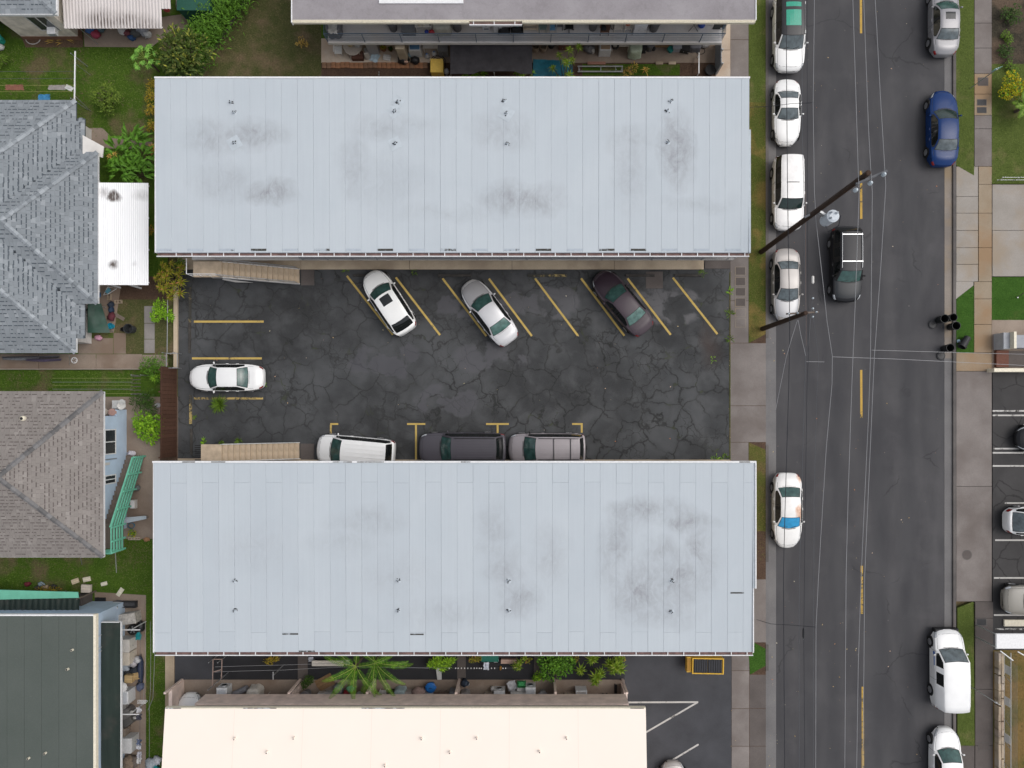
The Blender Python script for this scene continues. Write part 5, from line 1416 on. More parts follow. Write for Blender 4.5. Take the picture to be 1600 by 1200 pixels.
RUS=m_paint('car_white_rusty',(0.76,0.75,0.73),0,.35,.15,[(0.15,.55,.9,.30),(-.1,.45,.45,.25),(-2.2,.7,.5,.25),(.5,-.75,.3,.1)])
BLK_ROOF=m_paint('car_roof_black',(0.028,0.028,0.030))
M['teal_roof']=plain('roof_glass_teal',(0.02,0.30,0.20),0.10,spec=0.6,grain=0.15)
M['blue_badge']=plain('badge_blue',(0.03,0.12,0.40),0.5,grain=0)
T,S,vx,pf=make_car('white SUV with black roof and teal glass panels, topmost on west kerb',1232.5,51,DOWN,'suv',5.0,2.0,W_,'car_glass_grey',group=GK,roof_mat=BLK_ROOF,sunroof=[(.50,.70,.66,M['teal_roof']),(.74,.80,.66,M['teal_roof'])])
make_car('white coupe parked between the white SUV and white pickup on the west kerb',1230,174.5,DOWN,'coupe',4.15,1.78,W_,'car_glass_grey','car_glass_grey',group=GK)
T,S,vx,pf=make_car('white pickup truck with canopy over its bed, parked under the tall utility pole',1231.5,302,DOWN,'pickup',4.75,1.98,m_paint('car_white_canopy',(0.78,0.77,0.76),0,.3,.22),'car_glass',group=GK)
make_car('beige sedan with silver bonnet parked by the shorter utility pole',1228.5,444.5,DOWN,'sedan',4.6,1.78,BEI,'car_glass_grey','car_glass_grey',group=GK,hood=m_paint('car_silver_bonnet',(0.38,0.38,0.39),.2,.35))
make_car('white sedan with rust patches and a blue sunshade in the windscreen',1230.5,797,DOWN,'sedan',4.8,1.86,RUS,'car_glass','car_glass_teal',group=GK,shade=True)
make_car('black SUV with silver roof rack driving down the street',1322,413,DOWN,'suv',4.85,1.95,BLK,'car_glass_teal','car_glass_black',rails=(M['chrome'],(.50,.86)),name='moving_car',roof_mat=m_paint('car_roof_charcoal',(0.022,0.022,0.026),0,.4,coat=.1),hood=m_paint('car_charcoal',(0.026,0.029,0.033),0,.35,coat=.1),trim_black=True)
make_car('silver grey sedan with sunroof parked at top of the east kerb',1476,31,UP,'sedan',4.55,1.82,m_paint('car_silver_dull',(0.27,0.265,0.275),.2,.35),'car_glass_teal','car_glass_grey',group=GE_,sunroof=[(.47,.57,.50,M['car_glass_black'])])
make_car('dark blue sedan parked on the east kerb above the driveway',1473.5,200.5,UP,'sedan',4.85,1.90,BLU,'car_glass','car_glass_grey',group=GE_)
T,S,vx,pf=make_car('white cargo van with grey front bumper parked beside the lower east verge',1481,1045,UP+R(0.5),'cargo',5.05,2.0,W_,'car_glass_grey',group=GE_,mid=None)
MB().bbox(2.30,2.60,-.78,.78,.25,.66,.05).build('bumper',M['black'],T,local=True)
MB().box(.98,1.22,.985,1.004,.78,.98).build('door_badge',M['blue_badge'],T,local=True)
MB().box(.3,.9,.992,1.006,.86,.95).build('door_lettering_strip',M['blue_badge'],T,local=True)
make_car('white hatchback cut off at the bottom edge, nose up on the east kerb',1477.5,1194,UP,'cross',4.55,1.86,W_,'car_glass_teal',group=GE_)
def ang(a,b):return math.atan2(-(b[1]-a[1]),b[0]-a[0])
make_car('white SUV with dark sunroof nosed into the angled bay at left',607.5,472.5,ang((633,509),(582,431)),'cross',4.50,1.90,WP,'car_glass_teal','car_glass_black',group=GL,sunroof=[(.43,.56,.50,M['car_glass_black'])],z=G)
make_car('silver sedan with pale rear glass in the angled bay right of the white SUV',764,488,ang((794,529),(733,447)),'sedan',4.75,1.85,SIL,'car_glass_teal','car_glass_pale',group=GL,hood=SIL_DIM,z=G)  # bonnet's duller sky reflection is put into a darker paint
make_car('dark purple sedan in the rightmost occupied angled bay',972.5,473,ang((1006,511),(941,434)),'sedan',4.80,1.87,PUR,'car_glass_teal','car_glass_pale',group=GL,z=G,hood=m_paint('car_purple_dim',(0.028,0.018,0.025),0,.3,coat=.1))  # darker bonnet paint carries the weaker sky reflection
make_car('white sedan parked facing left in the west bay of the middle car park',354,590,LEFT,'sedan',4.78,1.78,W_,'car_glass_teal','car_glass_teal',group=GL,z=G)
make_car('white minivan half under the south apartment roof beside the tan stairs',556,705.5,LEFT-R(5),'van',5.05,1.98,W_,'car_glass_teal','car_glass_black',group=GL,z=G,ribs=5)
make_car('dark grey full size SUV half under the south apartment roof',723,700,LEFT,'suv',5.6,2.02,DGR,'car_glass_teal','car_glass_black',group=GL,z=G,ribs=7,rails=(M['black'],()),H=1.80)
make_car('grey minivan with black roof rack half under the south apartment roof',855,700.5,LEFT,'van',4.95,1.98,GRY2,'car_glass_teal','car_glass_black',group=GL,z=G,ribs=5,rails=(M['black'],(.58,.80)),hood=GRY2,trim_black=True)
make_car('black sedan cut off by the right edge in the east parking lot',1647,685,LEFT,'sedan',4.7,1.82,BLK,'car_glass',group=GR,z=G)
make_car('white SUV backed towards the pavement in the east parking lot',1626,814,0,'cross',4.5,1.85,W_,'car_glass','car_glass_grey',group=GR,z=G)
make_car('khaki grey SUV with black front in the east parking lot',1623,937,LEFT,'suv',4.6,1.92,KHA,'car_glass',group=GR,z=G,trim_black=True)
make_car('pinkish silver sedan just showing at the bottom edge by the white bay line',1052,1248,UP,'sedan',4.6,1.80,BEI,'car_glass_teal',group='cars behind the cream building',z=G)
make_car('white car peeping out behind the top left corner of the cream building',296,1139,UP,'sedan',4.4,1.75,W_,'car_glass_teal',group='cars behind the cream building',z=G)

# ---- plants
L_={}
L_['ti']=m_leaf('leaf_ti',(0.036,0.098,0.016),(0.085,0.19,0.03))
L_['hedge']=m_leaf('leaf_hedge',(0.036,0.090,0.014),(0.075,0.165,0.025))
L_['bush']=m_leaf('leaf_bush',(0.050,0.095,0.018),(0.09,0.15,0.03))
L_['dark']=m_leaf('leaf_dark',(0.018,0.040,0.012),(0.040,0.080,0.022))
L_['plumeria']=m_leaf('leaf_plumeria',(0.026,0.046,0.012),(0.070,0.092,0.024),tip=(0.20,0.20,0.05))
L_['papaya']=m_leaf('leaf_papaya',(0.070,0.170,0.045),(0.14,0.27,0.085))
L_['croton']=m_leaf('leaf_croton',(0.15,0.125,0.02),(0.27,0.20,0.03),tip=(0.42,0.16,0.05))
L_['croton2']=m_leaf('leaf_croton_red',(0.11,0.125,0.018),(0.28,0.215,0.035),tip=(0.48,0.18,0.10))
L_['lime']=m_leaf('leaf_lime',(0.072,0.165,0.014),(0.17,0.30,0.03))
L_['palm']=m_leaf('leaf_palm',(0.042,0.115,0.012),(0.10,0.215,0.022))
L_['cycad']=m_leaf('leaf_cycad',(0.085,0.18,0.022),(0.20,0.32,0.045))
L_['drac']=m_leaf('leaf_dracaena',(0.070,0.125,0.018),(0.17,0.23,0.04),tip=(0.36,0.33,0.10))
L_['yellowflower']=m_leaf('petal_yellow',(0.20,0.19,0.012),(0.31,0.26,0.016))
L_['paleleaf']=m_leaf('leaf_pale',(0.13,0.15,0.04),(0.20,0.20,0.06))
L_['dry']=m_leaf('leaf_dry',(0.24,0.16,0.06),(0.38,0.28,0.13))
STEM=plain('bark',(0.10,0.075,0.055),0.9,grain=0.3,scale=6)
RIB=plain('frond_rib',(0.26,0.34,0.06),0.5,grain=0.1)
def stems(T,h,r,n,rnd,r0=.05,spread=.6):
 mb=MB()
 mb.tube([(0,0,0),(rnd.uniform(-.05,.05),rnd.uniform(-.05,.05),h*.4)],[r0,r0*.75],7)
 for k in range(n):
  a=2*PI*k/n+rnd.uniform(-.4,.4);q=r*spread*rnd.uniform(.5,1.1)
  mb.tube([(0,0,h*rnd.uniform(.2,.4)),(math.cos(a)*q*.5,math.sin(a)*q*.5,h*.6),(math.cos(a)*q,math.sin(a)*q,h*rnd.uniform(.75,.95))],[r0*.6,r0*.45,r0*.2],5)
 return mb.build('stem',STEM,T,local=True)
def shrub(name,label,cat,px,py,r,h,leaf,n,L,w,seed,group=None,sy=1.0,clumps=7,flat=.75,droop=.35,extra=None,rot=0,zbase=G):
 """leaf-sized faces gathered in uneven clumps through the crown"""
 zc=h*.6
 T=thing(name,label,cat,(gx(px,zbase+zc),gy(py,zbase+zc),zbase),rot,group)
 rnd=random.Random(seed)
 stems(T,h,r,max(4,clumps),rnd,.035+r*.03)
 cl=[]
 for k in range(clumps):
  a=2*PI*k/clumps*1.618*2;q=r*math.sqrt((k+.3)/clumps)*rnd.uniform(.55,.85)
  cl.append((math.cos(a)*q,math.sin(a)*q*sy,h*rnd.uniform(.50,.82)*(1-.25*(q/r)**2),r*rnd.uniform(.28,.52)))
 mb=MB()
 for i in range(n):
  c=rnd.choice(cl)
  while True:
   d=Vector((rnd.gauss(0,1),rnd.gauss(0,1),rnd.gauss(.35,.9)))
   if d.length>.2:break
  d.normalize();rad=c[3]*rnd.uniform(.45,1.08)
  p=Vector((c[0],c[1],c[2]))+Vector((d.x*rad,d.y*rad*sy,d.z*rad*flat))
  if p.z<.05:p.z=.05+rnd.uniform(0,.1)
  o_=Vector((d.x+rnd.uniform(-.5,.5),d.y+rnd.uniform(-.5,.5),max(-.2,d.z*.55)+rnd.uniform(-.2,.35)))
  k=rnd.uniform(.65,1.25)
  mb.leaf(p,o_,L*k,w*k,droop)
 f=mb.build('foliage',L_[leaf],T,local=True)
 if extra:
  lf2,n2,L2,w2=extra;mb=MB()
  for i in range(n2):
   c=rnd.choice(cl);d=Vector((rnd.gauss(0,1),rnd.gauss(0,1),abs(rnd.gauss(.5,.6)))).normalized()
   p=Vector(c[:3])+Vector((d.x,d.y*sy,d.z*flat))*c[3]*1.06
   mb.leaf(p,d+Vector((rnd.uniform(-.5,.5),rnd.uniform(-.5,.5),.1)),L2*rnd.uniform(.7,1.2),w2,.1)
  mb.build('blossom' if 'flower' in lf2 else 'bright_leaves',L_[lf2],T,local=True)
 return T
def rosettes(name,label,cat,px,py,heads,leaf,n,L,w,seed,group=None,droop=.35,zbase=G,stemr=.03,sep=True):
 """cane plant: heads = (dx, dy, height, scale) in metres; every head is a rosette of strap leaves"""
 rnd=random.Random(seed);zt=max(h[2]for h in heads)
 T=thing(name,label,cat,(gx(px,zbase+zt),gy(py,zbase+zt),zbase),0,group)
 for(dx,dy,h,sc)in heads:
  st_=MB().tube([(dx*.25,dy*.25,0),(dx*.6,dy*.6,h*.5),(dx,dy,h)],[stemr,stemr*.85,stemr*.7],6).build('stem',STEM,T,local=True)
  mb=MB()
  for k in range(n):
   a=k*2.39996+rnd.uniform(-.2,.2);u=(k+.5)/n
   el=.15+1.15*(1-u)**1.1 if True else 0
   el=1.08-1.18*u**.75
   d=Vector((math.cos(a)*math.cos(el),math.sin(a)*math.cos(el),math.sin(el)))
   q=L*sc*rnd.uniform(.75,1.1)*(.6+.4*u)
   b=Vector((dx,dy,h-.10*sc*u));p1=b+d*q*.5;p2=b+d*q-Vector((0,0,q*droop*(.4+u)))
   side=Vector((-math.sin(a),math.cos(a),0))*w*sc*.5
   n_=Vector((0,0,w*.25))
   m0=len(mb.v)
   mb.add([b+side*.35,b-side*.35,p1+side+n_,p1,p1-side+n_,p2],[(0,2,3),(0,3,1),(1,3,4),(2,5,3),(3,5,4)])
  mb.build('leaf_rosette',L_[leaf],T,local=True)
 return T
def palm(name,label,px,py,h,nf,Lf,seed,group=None,leaf='palm',cat='palm',arc=.55,lw=.075,ll=.34,dirs=None,trunk_r=.09):
 rnd=random.Random(seed)
 T=thing(name,label,cat,(gx(px,G+h),gy(py,G+h),G),0,group)
 t=MB();t.tube([(0,0,0),(.02,-.02,h*.35),(-.02,.03,h*.7),(0,0,h)],[trunk_r*1.3,trunk_r,trunk_r*.9,trunk_r*.8],9)
 for k in range(int(h/.18)):t.lathe([(trunk_r*1.15,k*.18),(trunk_r*1.22,k*.18+.02),(trunk_r*1.05,k*.18+.05)],9,0,0)
 t.build('trunk',STEM,T,local=True)
 for k in range(nf):
  a=dirs[k]if dirs else k*2.39996+rnd.uniform(-.25,.25)
  u=(k+.5)/nf;el=1.05-.85*u+rnd.uniform(-.1,.1);LL=Lf*rnd.uniform(.85,1.1)
  pts=[];p=Vector((0,0,h));e=el
  seg=16
  for i in range(seg+1):
   pts.append(p.copy());stp=LL/seg
   p=p+Vector((math.cos(a)*math.cos(e),math.sin(a)*math.cos(e),math.sin(e)))*stp;e-=arc*2.2/seg*(.5+i/seg)
  fr=MB()
  fr.mat(1).tube(pts,[.022*(1-.85*i/seg)+.003 for i in range(seg+1)],4)
  fr.mat(0)
  nl=30
  for i in range(nl):
   v=.10+.9*i/(nl-1);q=v*seg;j=min(seg-1,int(q));b=pts[j].lerp(pts[j+1],q-j);d=(pts[j+1]-pts[j]).normalized()
   side=d.cross(Vector((0,0,1))).normalized();l=ll*math.sin(PI*min(1,.22+.74*v))*rnd.uniform(.9,1.1)+.04
   for sgn in(1,-1):
    dd=side*sgn*.86+d*.48+Vector((0,0,.10))
    tip=b+dd.normalized()*l-Vector((0,0,l*.22));w_=d*lw*.5
    m_=b.lerp(tip,.5)+Vector((0,0,.02))
    fr.add([b-w_*.4,m_-w_,m_+w_,b+w_*.4,tip],[(0,1,2,3),(1,4,2)])
  fr.build('frond',[L_[leaf],RIB],T,local=True)
 return T
def grass_tuft(name,label,px,py,n,L,leaf,seed,cat='plant',group=None,r=.1):
 rnd=random.Random(seed);T=thing(name,label,cat,P(px,py,G),0,group);mb=MB()
 for k in range(n):
  a=rnd.uniform(0,2*PI);el=rnd.uniform(.15,1.2);q=L*rnd.uniform(.6,1.1);b=Vector((math.cos(a)*r*rnd.random(),math.sin(a)*r*rnd.random(),0))
  d=Vector((math.cos(a)*math.cos(el),math.sin(a)*math.cos(el),math.sin(el)));s_=Vector((-math.sin(a),math.cos(a),0))*.016
  m_=b+d*q*.55;e=b+d*q-Vector((0,0,q*.25*math.cos(el)))
  if e.z<.02:e.z=.02
  mb.add([b-s_,b+s_,m_+s_,m_-s_,e],[(0,1,2,3),(3,2,4)])
 mb.build('blades',L_[leaf],T,local=True)
 return T
hg=thing('hedge','dense bright green hedge of slim leaves running diagonally by the olive lawn','hedge',P(320,60,G),0)
rnd=random.Random(21);mb=MB();sm2=MB()
pth=[(395,-40),(372,2),(340,40),(318,70),(300,104)]
for i in range(4):
 a,b=pth[i],pth[i+1]
 for k in range(1500):
  u=rnd.random();px=a[0]+(b[0]-a[0])*u+rnd.gauss(-8,12);py=a[1]+(b[1]-a[1])*u+rnd.gauss(-6,9)
  zz=rnd.uniform(.5,2.3)*(1-min(.6,abs(rnd.gauss(0,.3))))
  p=P(px,py,1.2);p.z=G+zz
  t=rnd.uniform(0,2*PI);mb.leaf(p,(math.cos(t),math.sin(t),rnd.uniform(-.1,.9)),rnd.uniform(.22,.42),rnd.uniform(.045,.08),.4)
 for k in range(6):
  u=rnd.random();p=P(a[0]+(b[0]-a[0])*u-6,a[1]+(b[1]-a[1])*u-5,0.1);sm2.tube([p,p+Vector((rnd.uniform(-.1,.1),rnd.uniform(-.1,.1),1.4))],.02,5)
mb.build('foliage',L_['hedge'],hg);sm2.build('stem',STEM,hg)
hk=thing('garden_kerb','dark low kerb edging the diagonal hedge beside the olive lawn','kerb',P(350,60,G))
for i in range(9):
 a=(385-i*7.7,4+i*11.8);b=(a[0]-7.3,a[1]+11.2)
 MB().bar((gx(a[0]),gy(a[1]),G+.06),(gx(b[0]),gy(b[1]),G+.06),.12,.14).build('kerb_stone',M['side_dark'],hk)
shrub('plumeria_tree','large dark green plumeria tree with yellowing leaves by the awning','tree',285,84,1.75,3.4,'plumeria',900,.36,.12,31,clumps=14,extra=('paleleaf',70,.34,.10))
shrub('dark_shrub','dark leafy shrub with pale flowers left of the north roof corner','shrub',296,104,1.05,1.9,'dark',620,.20,.08,32,clumps=9)
shrub('dark_shrub','dark glossy shrub between the papaya and the plumeria','shrub',262,104,.75,1.5,'dark',380,.20,.08,33,clumps=7)
pp=thing('papaya_tree','young light green papaya tree at the lawn edge near the north roof','tree',(gx(228,1.8),gy(93,1.8),G))
MB().tube([(0,0,0),(.04,.02,.9),(0,0,1.8)],[.07,.06,.04],8).build('trunk',STEM,pp,local=True)
rnd=random.Random(8)
for k in range(15):
 a=k*2.39996;el=1.0-.085*k;q=rnd.uniform(.5,.85);c=Vector((math.cos(a)*math.cos(el)*q,math.sin(a)*math.cos(el)*q,1.75+math.sin(el)*q))
 mb=MB();mb.mat(1).tube([(0,0,1.72),c*.55+Vector((0,0,.85)),c],.012,4);mb.mat(0)
 for j in range(9):
  t=a+(j-4)*.62;mb.leaf(c,(math.cos(t),math.sin(t),.1),rnd.uniform(.20,.32)*(1 if abs(j-4)<4 else .7),.09,.25)
 mb.build('leaf',[L_['papaya'],RIB],pp,local=True)
L_['mid']=m_leaf('leaf_mid',(0.052,0.090,0.020),(0.105,0.150,0.040))
shrub('round_shrub','round clipped green shrub alone on the top left lawn','shrub',166,152,1.0,1.5,'mid',900,.15,.085,34,clumps=13,flat=1.0)
for i,(px,py,r,n)in enumerate(((185,238,.85,26),(207,222,.9,26),(222,244,.8,24),(190,262,.9,28),(215,270,.85,26))):
 n+=14;T=thing('ti_plant',('broad leaved green plant by the white lean-to, leftmost of its clump','broad leaved green plant at the top of the clump by the lawn','broad leaved green plant nearest the north apartment wall in its clump','broad leaved green plant just above the white carport at left of clump','broad leaved green plant just above the white carport near apartments')[i],'plant',(gx(px,1.3),gy(py,1.3),G),0,'broad leaved plants by the carport')
 rnd=random.Random(60+i)
 stems(T,1.2,r,6,rnd,.03)
 for j in range(n):
  a=rnd.uniform(0,2*PI);q=r*rnd.random()**.6*.7;h_=rnd.uniform(.7,1.5)
  MB().leaf((math.cos(a)*q,math.sin(a)*q,h_),(math.cos(a),math.sin(a),rnd.uniform(.1,.7)),rnd.uniform(.65,.95),rnd.uniform(.17,.25),.35).build('leaf',L_['ti'],T,local=True)
rosettes('dry_plant','dry yellow twiggy plant beside the small white lean-to','plant',170,244,[(0,0,1.5,1),(.3,.2,1.4,.8)],'dry',12,.35,.05,70)
for i,(py,h,n)in enumerate(((130,.9,130),(150,1.0,150),(172,1.0,150),(196,1.0,140),(232,1.0,120),(360,.8,60))):
 shrub('croton',('small yellow croton at the upper left corner of the north roof','yellow croton second down along the west end of the north roof','orange croton midway along the west end of the north roof','orange red croton below the middle one beside the north roof','pale croton beside the broad leaved plants and north roof','small green yellow croton between the carport and the north roof')[i],'shrub',237.5 if i<5 else 237,py,.36,h,'croton' if i!=4 else 'dry',n,.20,.055,80+i,group='crotons along the west end of the north block',clumps=5)
rosettes('croton','tall yellow and red croton clump at the corner of the car park','shrub',258,433,[(math.cos(k*2.4)*.21*math.sqrt(k),math.sin(k*2.4)*.30*math.sqrt(k),1.9-.03*k+random.uniform(-.2,.2),random.uniform(1.0,1.4))for k in range(19)],'croton2',24,.36,.05,90)
shrub('green_shrub','bright green shrub below the croton clump by the clothes line','shrub',253,488,.82,1.3,'lime',560,.16,.075,91,clumps=10)
shrub('green_shrub','deep green hedge bush behind the croton against the north wall','shrub',283,412,.45,1.2,'bush',200,.15,.06,92,clumps=5)
shrub('feathery_shrub','feathery green shrub above the brown board fence','shrub',240,574,.85,1.5,'hedge',520,.26,.04,93,clumps=9)
rosettes('spiky_plant','light green spiky plant left of the brown board fence top','plant',241,591,[(0,0,.9,1.1),(.2,.15,.7,.8)],'cycad',20,.45,.06,94)
shrub('dark_shrub','dark fern like shrub beside the blue house, left of the board fence','shrub',226,628,.85,1.2,'dark',560,.26,.045,95,clumps=9)
shrub('lime_shrub','bright lime green shrub with rounded leaves beside the blue house','shrub',231,666,1.05,1.4,'lime',620,.24,.125,96,clumps=11)
grass_tuft('weed_tuft','large green grass tuft growing through the car park by the worn yellow line',343,632,170,.72,'bush',97)
for i,(px,py,L,n)in enumerate(((413,601,.22,26),(373,689,.32,40),(346,692,.25,30),(318,690,.28,30),(305,653,.2,16),(1133,716,.25,40),(1118,718,.25,36),(540,423,.2,24),(648,424,.2,24),(1141,455,.25,24),(1140,490,.3,30),(1140,530,.28,26),(1113,562,.18,12),(1097,427,.25,22))):
 grass_tuft('weed',('weed sprig behind the white sedan at left','clump of weeds above the lower tan stairs','weeds above the landing of the lower stairs','weeds by the upper left of the lower stairs','weed by the crumbling wheel stop','weeds at the car park corner by the street pavement','weeds just left of the car park corner','weeds at the foot of the north walkway near the stairs','weeds at the north walkway by the white SUV','weeds on the right edge of the car park, uppermost','weeds on the right edge of the car park beside the covers','weeds on the right edge of the car park near the apron','sprig in the crack below the rust stain','weeds at the right end of the north walkway')[i],px,py,n,L,'bush' if i%3 else 'lime',200+i,group='weeds growing through the paving',r=.25 if i>4 else .1)
def dirp(*d):return[math.atan2(-b,a)for a,b in d]
palm('coconut_palm','young palm with long arching fronds between the two roofs, left one',556,1041,2.6,9,2.7,101,'palms in the strip behind the south block',dirs=dirp((-1,.35),(-.75,.9),(0,1),(.75,.85),(.9,-.25),(-.9,-.3),(.15,-1),(-.3,1.0),(-1,-.75),(.7,-.8)),arc=.8,ll=.25,lw=.045)
palm('coconut_palm','young palm with long arching fronds between the two roofs, right one',586,1034,2.3,9,2.6,102,'palms in the strip behind the south block',dirs=dirp((1,-.12),(.95,.55),(.05,1),(.6,.9),(-.2,-1),(.95,-.6),(-.35,.9),(-.7,-.6),(1,.2)),arc=.75,ll=.25,lw=.045)
rosettes('cycad','bright green cane plant midway along the strip behind the south block','plant',688,1036,[(-.7,-.2,1,.8),(.75,.1,1,.8),(0,0,1.2,1),(.42,.1,1.1,.9),(-.4,.08,1.1,.9),(.12,-.4,1.0,.95),(-.3,-.3,.95,.9),(.5,-.25,.9,.8),(-.1,.4,1.1,.9)],'cycad',22,.50,.085,103)
rosettes('spiky_plant','pale yellow green spiky plant by the clothes pegs behind the south block','plant',809,1042,[(0,0,1.1,1.1),(.15,.25,1,.9),(.45,.5,1.0,.8),(-.2,-.1,.8,.9)],'drac',18,.45,.075,104)
shrub('green_shrub','dense green shrub in the strip behind the south block','shrub',869,1037,1.35,1.5,'ti',760,.24,.11,105,clumps=12,sy=.75)
shrub('green_shrub','low light green shrub at the foot of dense strip planting','shrub',841,1057,.42,.6,'lime',170,.14,.07,106,clumps=5)
for i,(px,py,hd)in enumerate(((907,1048,[(0,0,1.3,.95)]),(925,1030,[(0,0,1.6,1),(.25,.1,1.4,.8)]),(932,1058,[(0,0,1.5,1.15),(.3,.2,1.3,.9),(-.1,-.4,1.2,.9)]),(962,1042,[(0,0,1.9,1.2),(.3,-.2,1.7,1.1),(-.35,.1,1.6,1),(.25,.3,1.5,.9),(-.1,-.4,1.4,.9)]))):
 rosettes('dracaena',('small single headed dracaena, leftmost by the dense shrub','dracaena close under the south roof edge','dracaena overhanging the lower patio wall','largest many headed dracaena at the end of the strip by the parking lot')[i],'plant',px,py,hd,'drac',26,.62,.09,110+i,group='dracaenas behind the south block')
shrub('dry_bush','dry yellow brown ground plant in the alley behind the south block','shrub',424,1031,.55,.35,'croton',200,.14,.04,115,clumps=6,sy=.5)
shrub('potted_shrub','small dark green shrub between the left patios by the brown boards','shrub',480,1065,.48,.8,'dark',230,.16,.06,116,clumps=6)
for i,(px,py)in enumerate(((738,1029),(748,1028),(826,1030),(972,1029),(900,1028))):
 shrub('flowering_plant',('red and yellow flowering pot plant left of the teal box','orange flowering pot plant beside the teal box','reddish leaved plant above the pale spiky plant','reddish twiggy plant by the largest dracaena','reddish plant under the roof edge by the dracaenas')[i],'plant',px,py,.28,.6,'croton2',70,.14,.05,120+i,group='small coloured plants behind the south block',clumps=4)
rosettes('dwarf_palm','leafy green potted palm in front of the black shade net, left one','plant',741,108,[(0,0,1.2,1),(.3,.12,1.1,1),(-.35,.1,1.1,.9),(.6,-.15,.9,.9),(-.55,-.2,.9,.9),(.05,-.25,1,1)],'cycad',18,.42,.07,130,'palms under the shade net')
rosettes('dwarf_palm','leafy green potted palm in front of the black shade net, right one','plant',818,109,[(0,0,1.2,1),(.05,.3,1.2,.9),(-.4,-.05,1,.9),(.5,-.05,1,.9),(-.1,-.3,.9,.9)],'cycad',18,.42,.07,131,'palms under the shade net')
rosettes('dracaena','tall many stemmed dracaena rising in front of the top gallery','plant',886,94,[(0,0,2.6,1),(.15,.65,3.0,.9),(.75,.95,2.8,.85),(-.45,.7,2.2,.9),(-.85,.2,1.5,.9),(-.55,-.55,1.5,1.1),(.2,-.45,1.9,1.2),(-.9,-.7,1.1,.8),(.35,.35,2.3,.9),(-.1,.3,2.2,.9)],'drac',20,.46,.06,132)
shrub('dry_bush','grey leafless bush at the foot of the top patio','shrub',985,109,.55,.5,'dry',130,.20,.03,133,clumps=6)
rosettes('dry_plant','withered brown plant next to the grey bush by the north roof','plant',1008,109,[(0,0,.5,1)],'dry',12,.45,.06,134)
shrub('dry_bush','small brown bush on the olive lawn left of the top patio','shrub',471,66,.40,.4,'dry',120,.14,.04,135,clumps=5)
shrub('flowering_shrub','bright yellow flowering shrub by the east pavement','shrub',1580,138,.98,1.2,'lime',300,.15,.07,140,clumps=10,extra=('yellowflower',620,.12,.10))
palm('fan_palm','low green palm below the yellow flowering shrub',1602,165,1.0,12,1.0,141,leaf='bush',ll=.24,arc=.5,cat='palm')
shrub('dark_shrub','dark purple green plants in the bed at the top right corner','shrub',1580,22,.75,.7,'dark',420,.16,.06,142,clumps=9)
shrub('dark_shrub','low dark ground plants in lower part of the top right bed','shrub',1572,80,.62,.45,'dark',300,.14,.06,143,clumps=8)
shrub('green_shrub','low green ground plant in the middle of the top right bed','shrub',1574,58,.50,.4,'bush',260,.13,.05,144,clumps=7)
shrub('green_shrub','grey green plant beside the lower utility covers at the verge','shrub',1580,106,.6,.4,'bush',260,.12,.05,145,clumps=7)
shrub('green_shrub','leafy plant with pale flowers cut off by the left edge of lawn','shrub',2,95,.5,.8,'bush',200,.13,.06,146,clumps=6)
shrub('dark_shrub','dark purple plant at the left edge below the tan house','shrub',3,34,.5,.8,'dark',220,.15,.06,147,clumps=6)
shrub('flowering_plant','yellow flowering pot plant below the green stairs by the south roof','plant',208,833,.25,.4,'lime',70,.12,.05,148,clumps=4,extra=('yellowflower',30,.1,.08))
shrub('weed_bed','strip of yellowish weeds behind the teal awning board','plant',75,921,.9,.3,'croton',260,.12,.04,149,clumps=8,sy=.25)
def inpoly(x,y,poly):
 c=False;j=len(poly)-1
 for i in range(len(poly)):
  if(poly[i][1]>y)!=(poly[j][1]>y)and x<(poly[j][0]-poly[i][0])*(y-poly[i][1])/(poly[j][1]-poly[i][1])+poly[i][0]:c=not c
  j=i
 return c
def blades(name,polys,dens,m,L,seed,z=G+.008):
 rnd=random.Random(seed);mb=MB()
 for poly in polys:
  xs=[p[0]for p in poly];ys_=[p[1]for p in poly]
  x0,x1,y0,y1=min(xs),max(xs),min(ys_),max(ys_)
  n=int((x1-x0)*(y1-y0)/(23.5**2)*dens)
  for i in range(n):
   px,py=rnd.uniform(x0,x1),rnd.uniform(y0,y1)
   if not inpoly(px,py,poly):continue
   b=Vector((gx(px),gy(py),z-.01));a=rnd.uniform(0,2*PI);q=L*rnd.uniform(.5,1.3);el=rnd.uniform(.2,1.1)
   d=Vector((math.cos(a)*math.cos(el),math.sin(a)*math.cos(el),math.sin(el)));s_=Vector((-math.sin(a),math.cos(a),0))*q*.20
   mb.add([b-s_,b+s_,b+d*q],[(0,1,2)])
 o=mb.build(name,m);o['kind']='stuff';return o
blades('grass',[[(0,70),(130,75),(235,76),(240,122),(240,210),(150,215),(128,180),(118,155),(0,155)],[(0,579),(215,579),(215,612),(0,612)],[(0,872),(238,845),(238,925),(0,925)],[(228,925),(258,1022),(258,1200),(229,1200)],[(165,842),(238,842),(238,880),(165,880)]],90,m_blades('grass_blade_dark',(0.066,0.125,0.014),(0.14,0.22,0.03),(0.145,0.11,0.058)),.10,301)
blades('grass',[[(388,-5),(502,-5),(502,120),(318,120),(320,105)],[(182,470),(224,470),(224,552),(197,552),(180,520)],[(243,500),(270,500),(270,552),(243,552)]],70,m_blades('grass_blade_olive',(0.085,0.095,0.03),(0.16,0.155,0.06),(0.20,0.14,0.085)),.08,302)
blades('grass',[[(1171,0),(1196,0),(1196,165),(1171,165)],[(1495,0),(1521,0),(1521,272),(1495,258)],[(1551,100),(1600,100),(1600,286),(1551,286)],[(1497,952),(1521,942),(1522,1164),(1497,1164)]],150,m_blades('grass_blade_green',(0.078,0.11,0.022),(0.17,0.215,0.055)),.075,303)
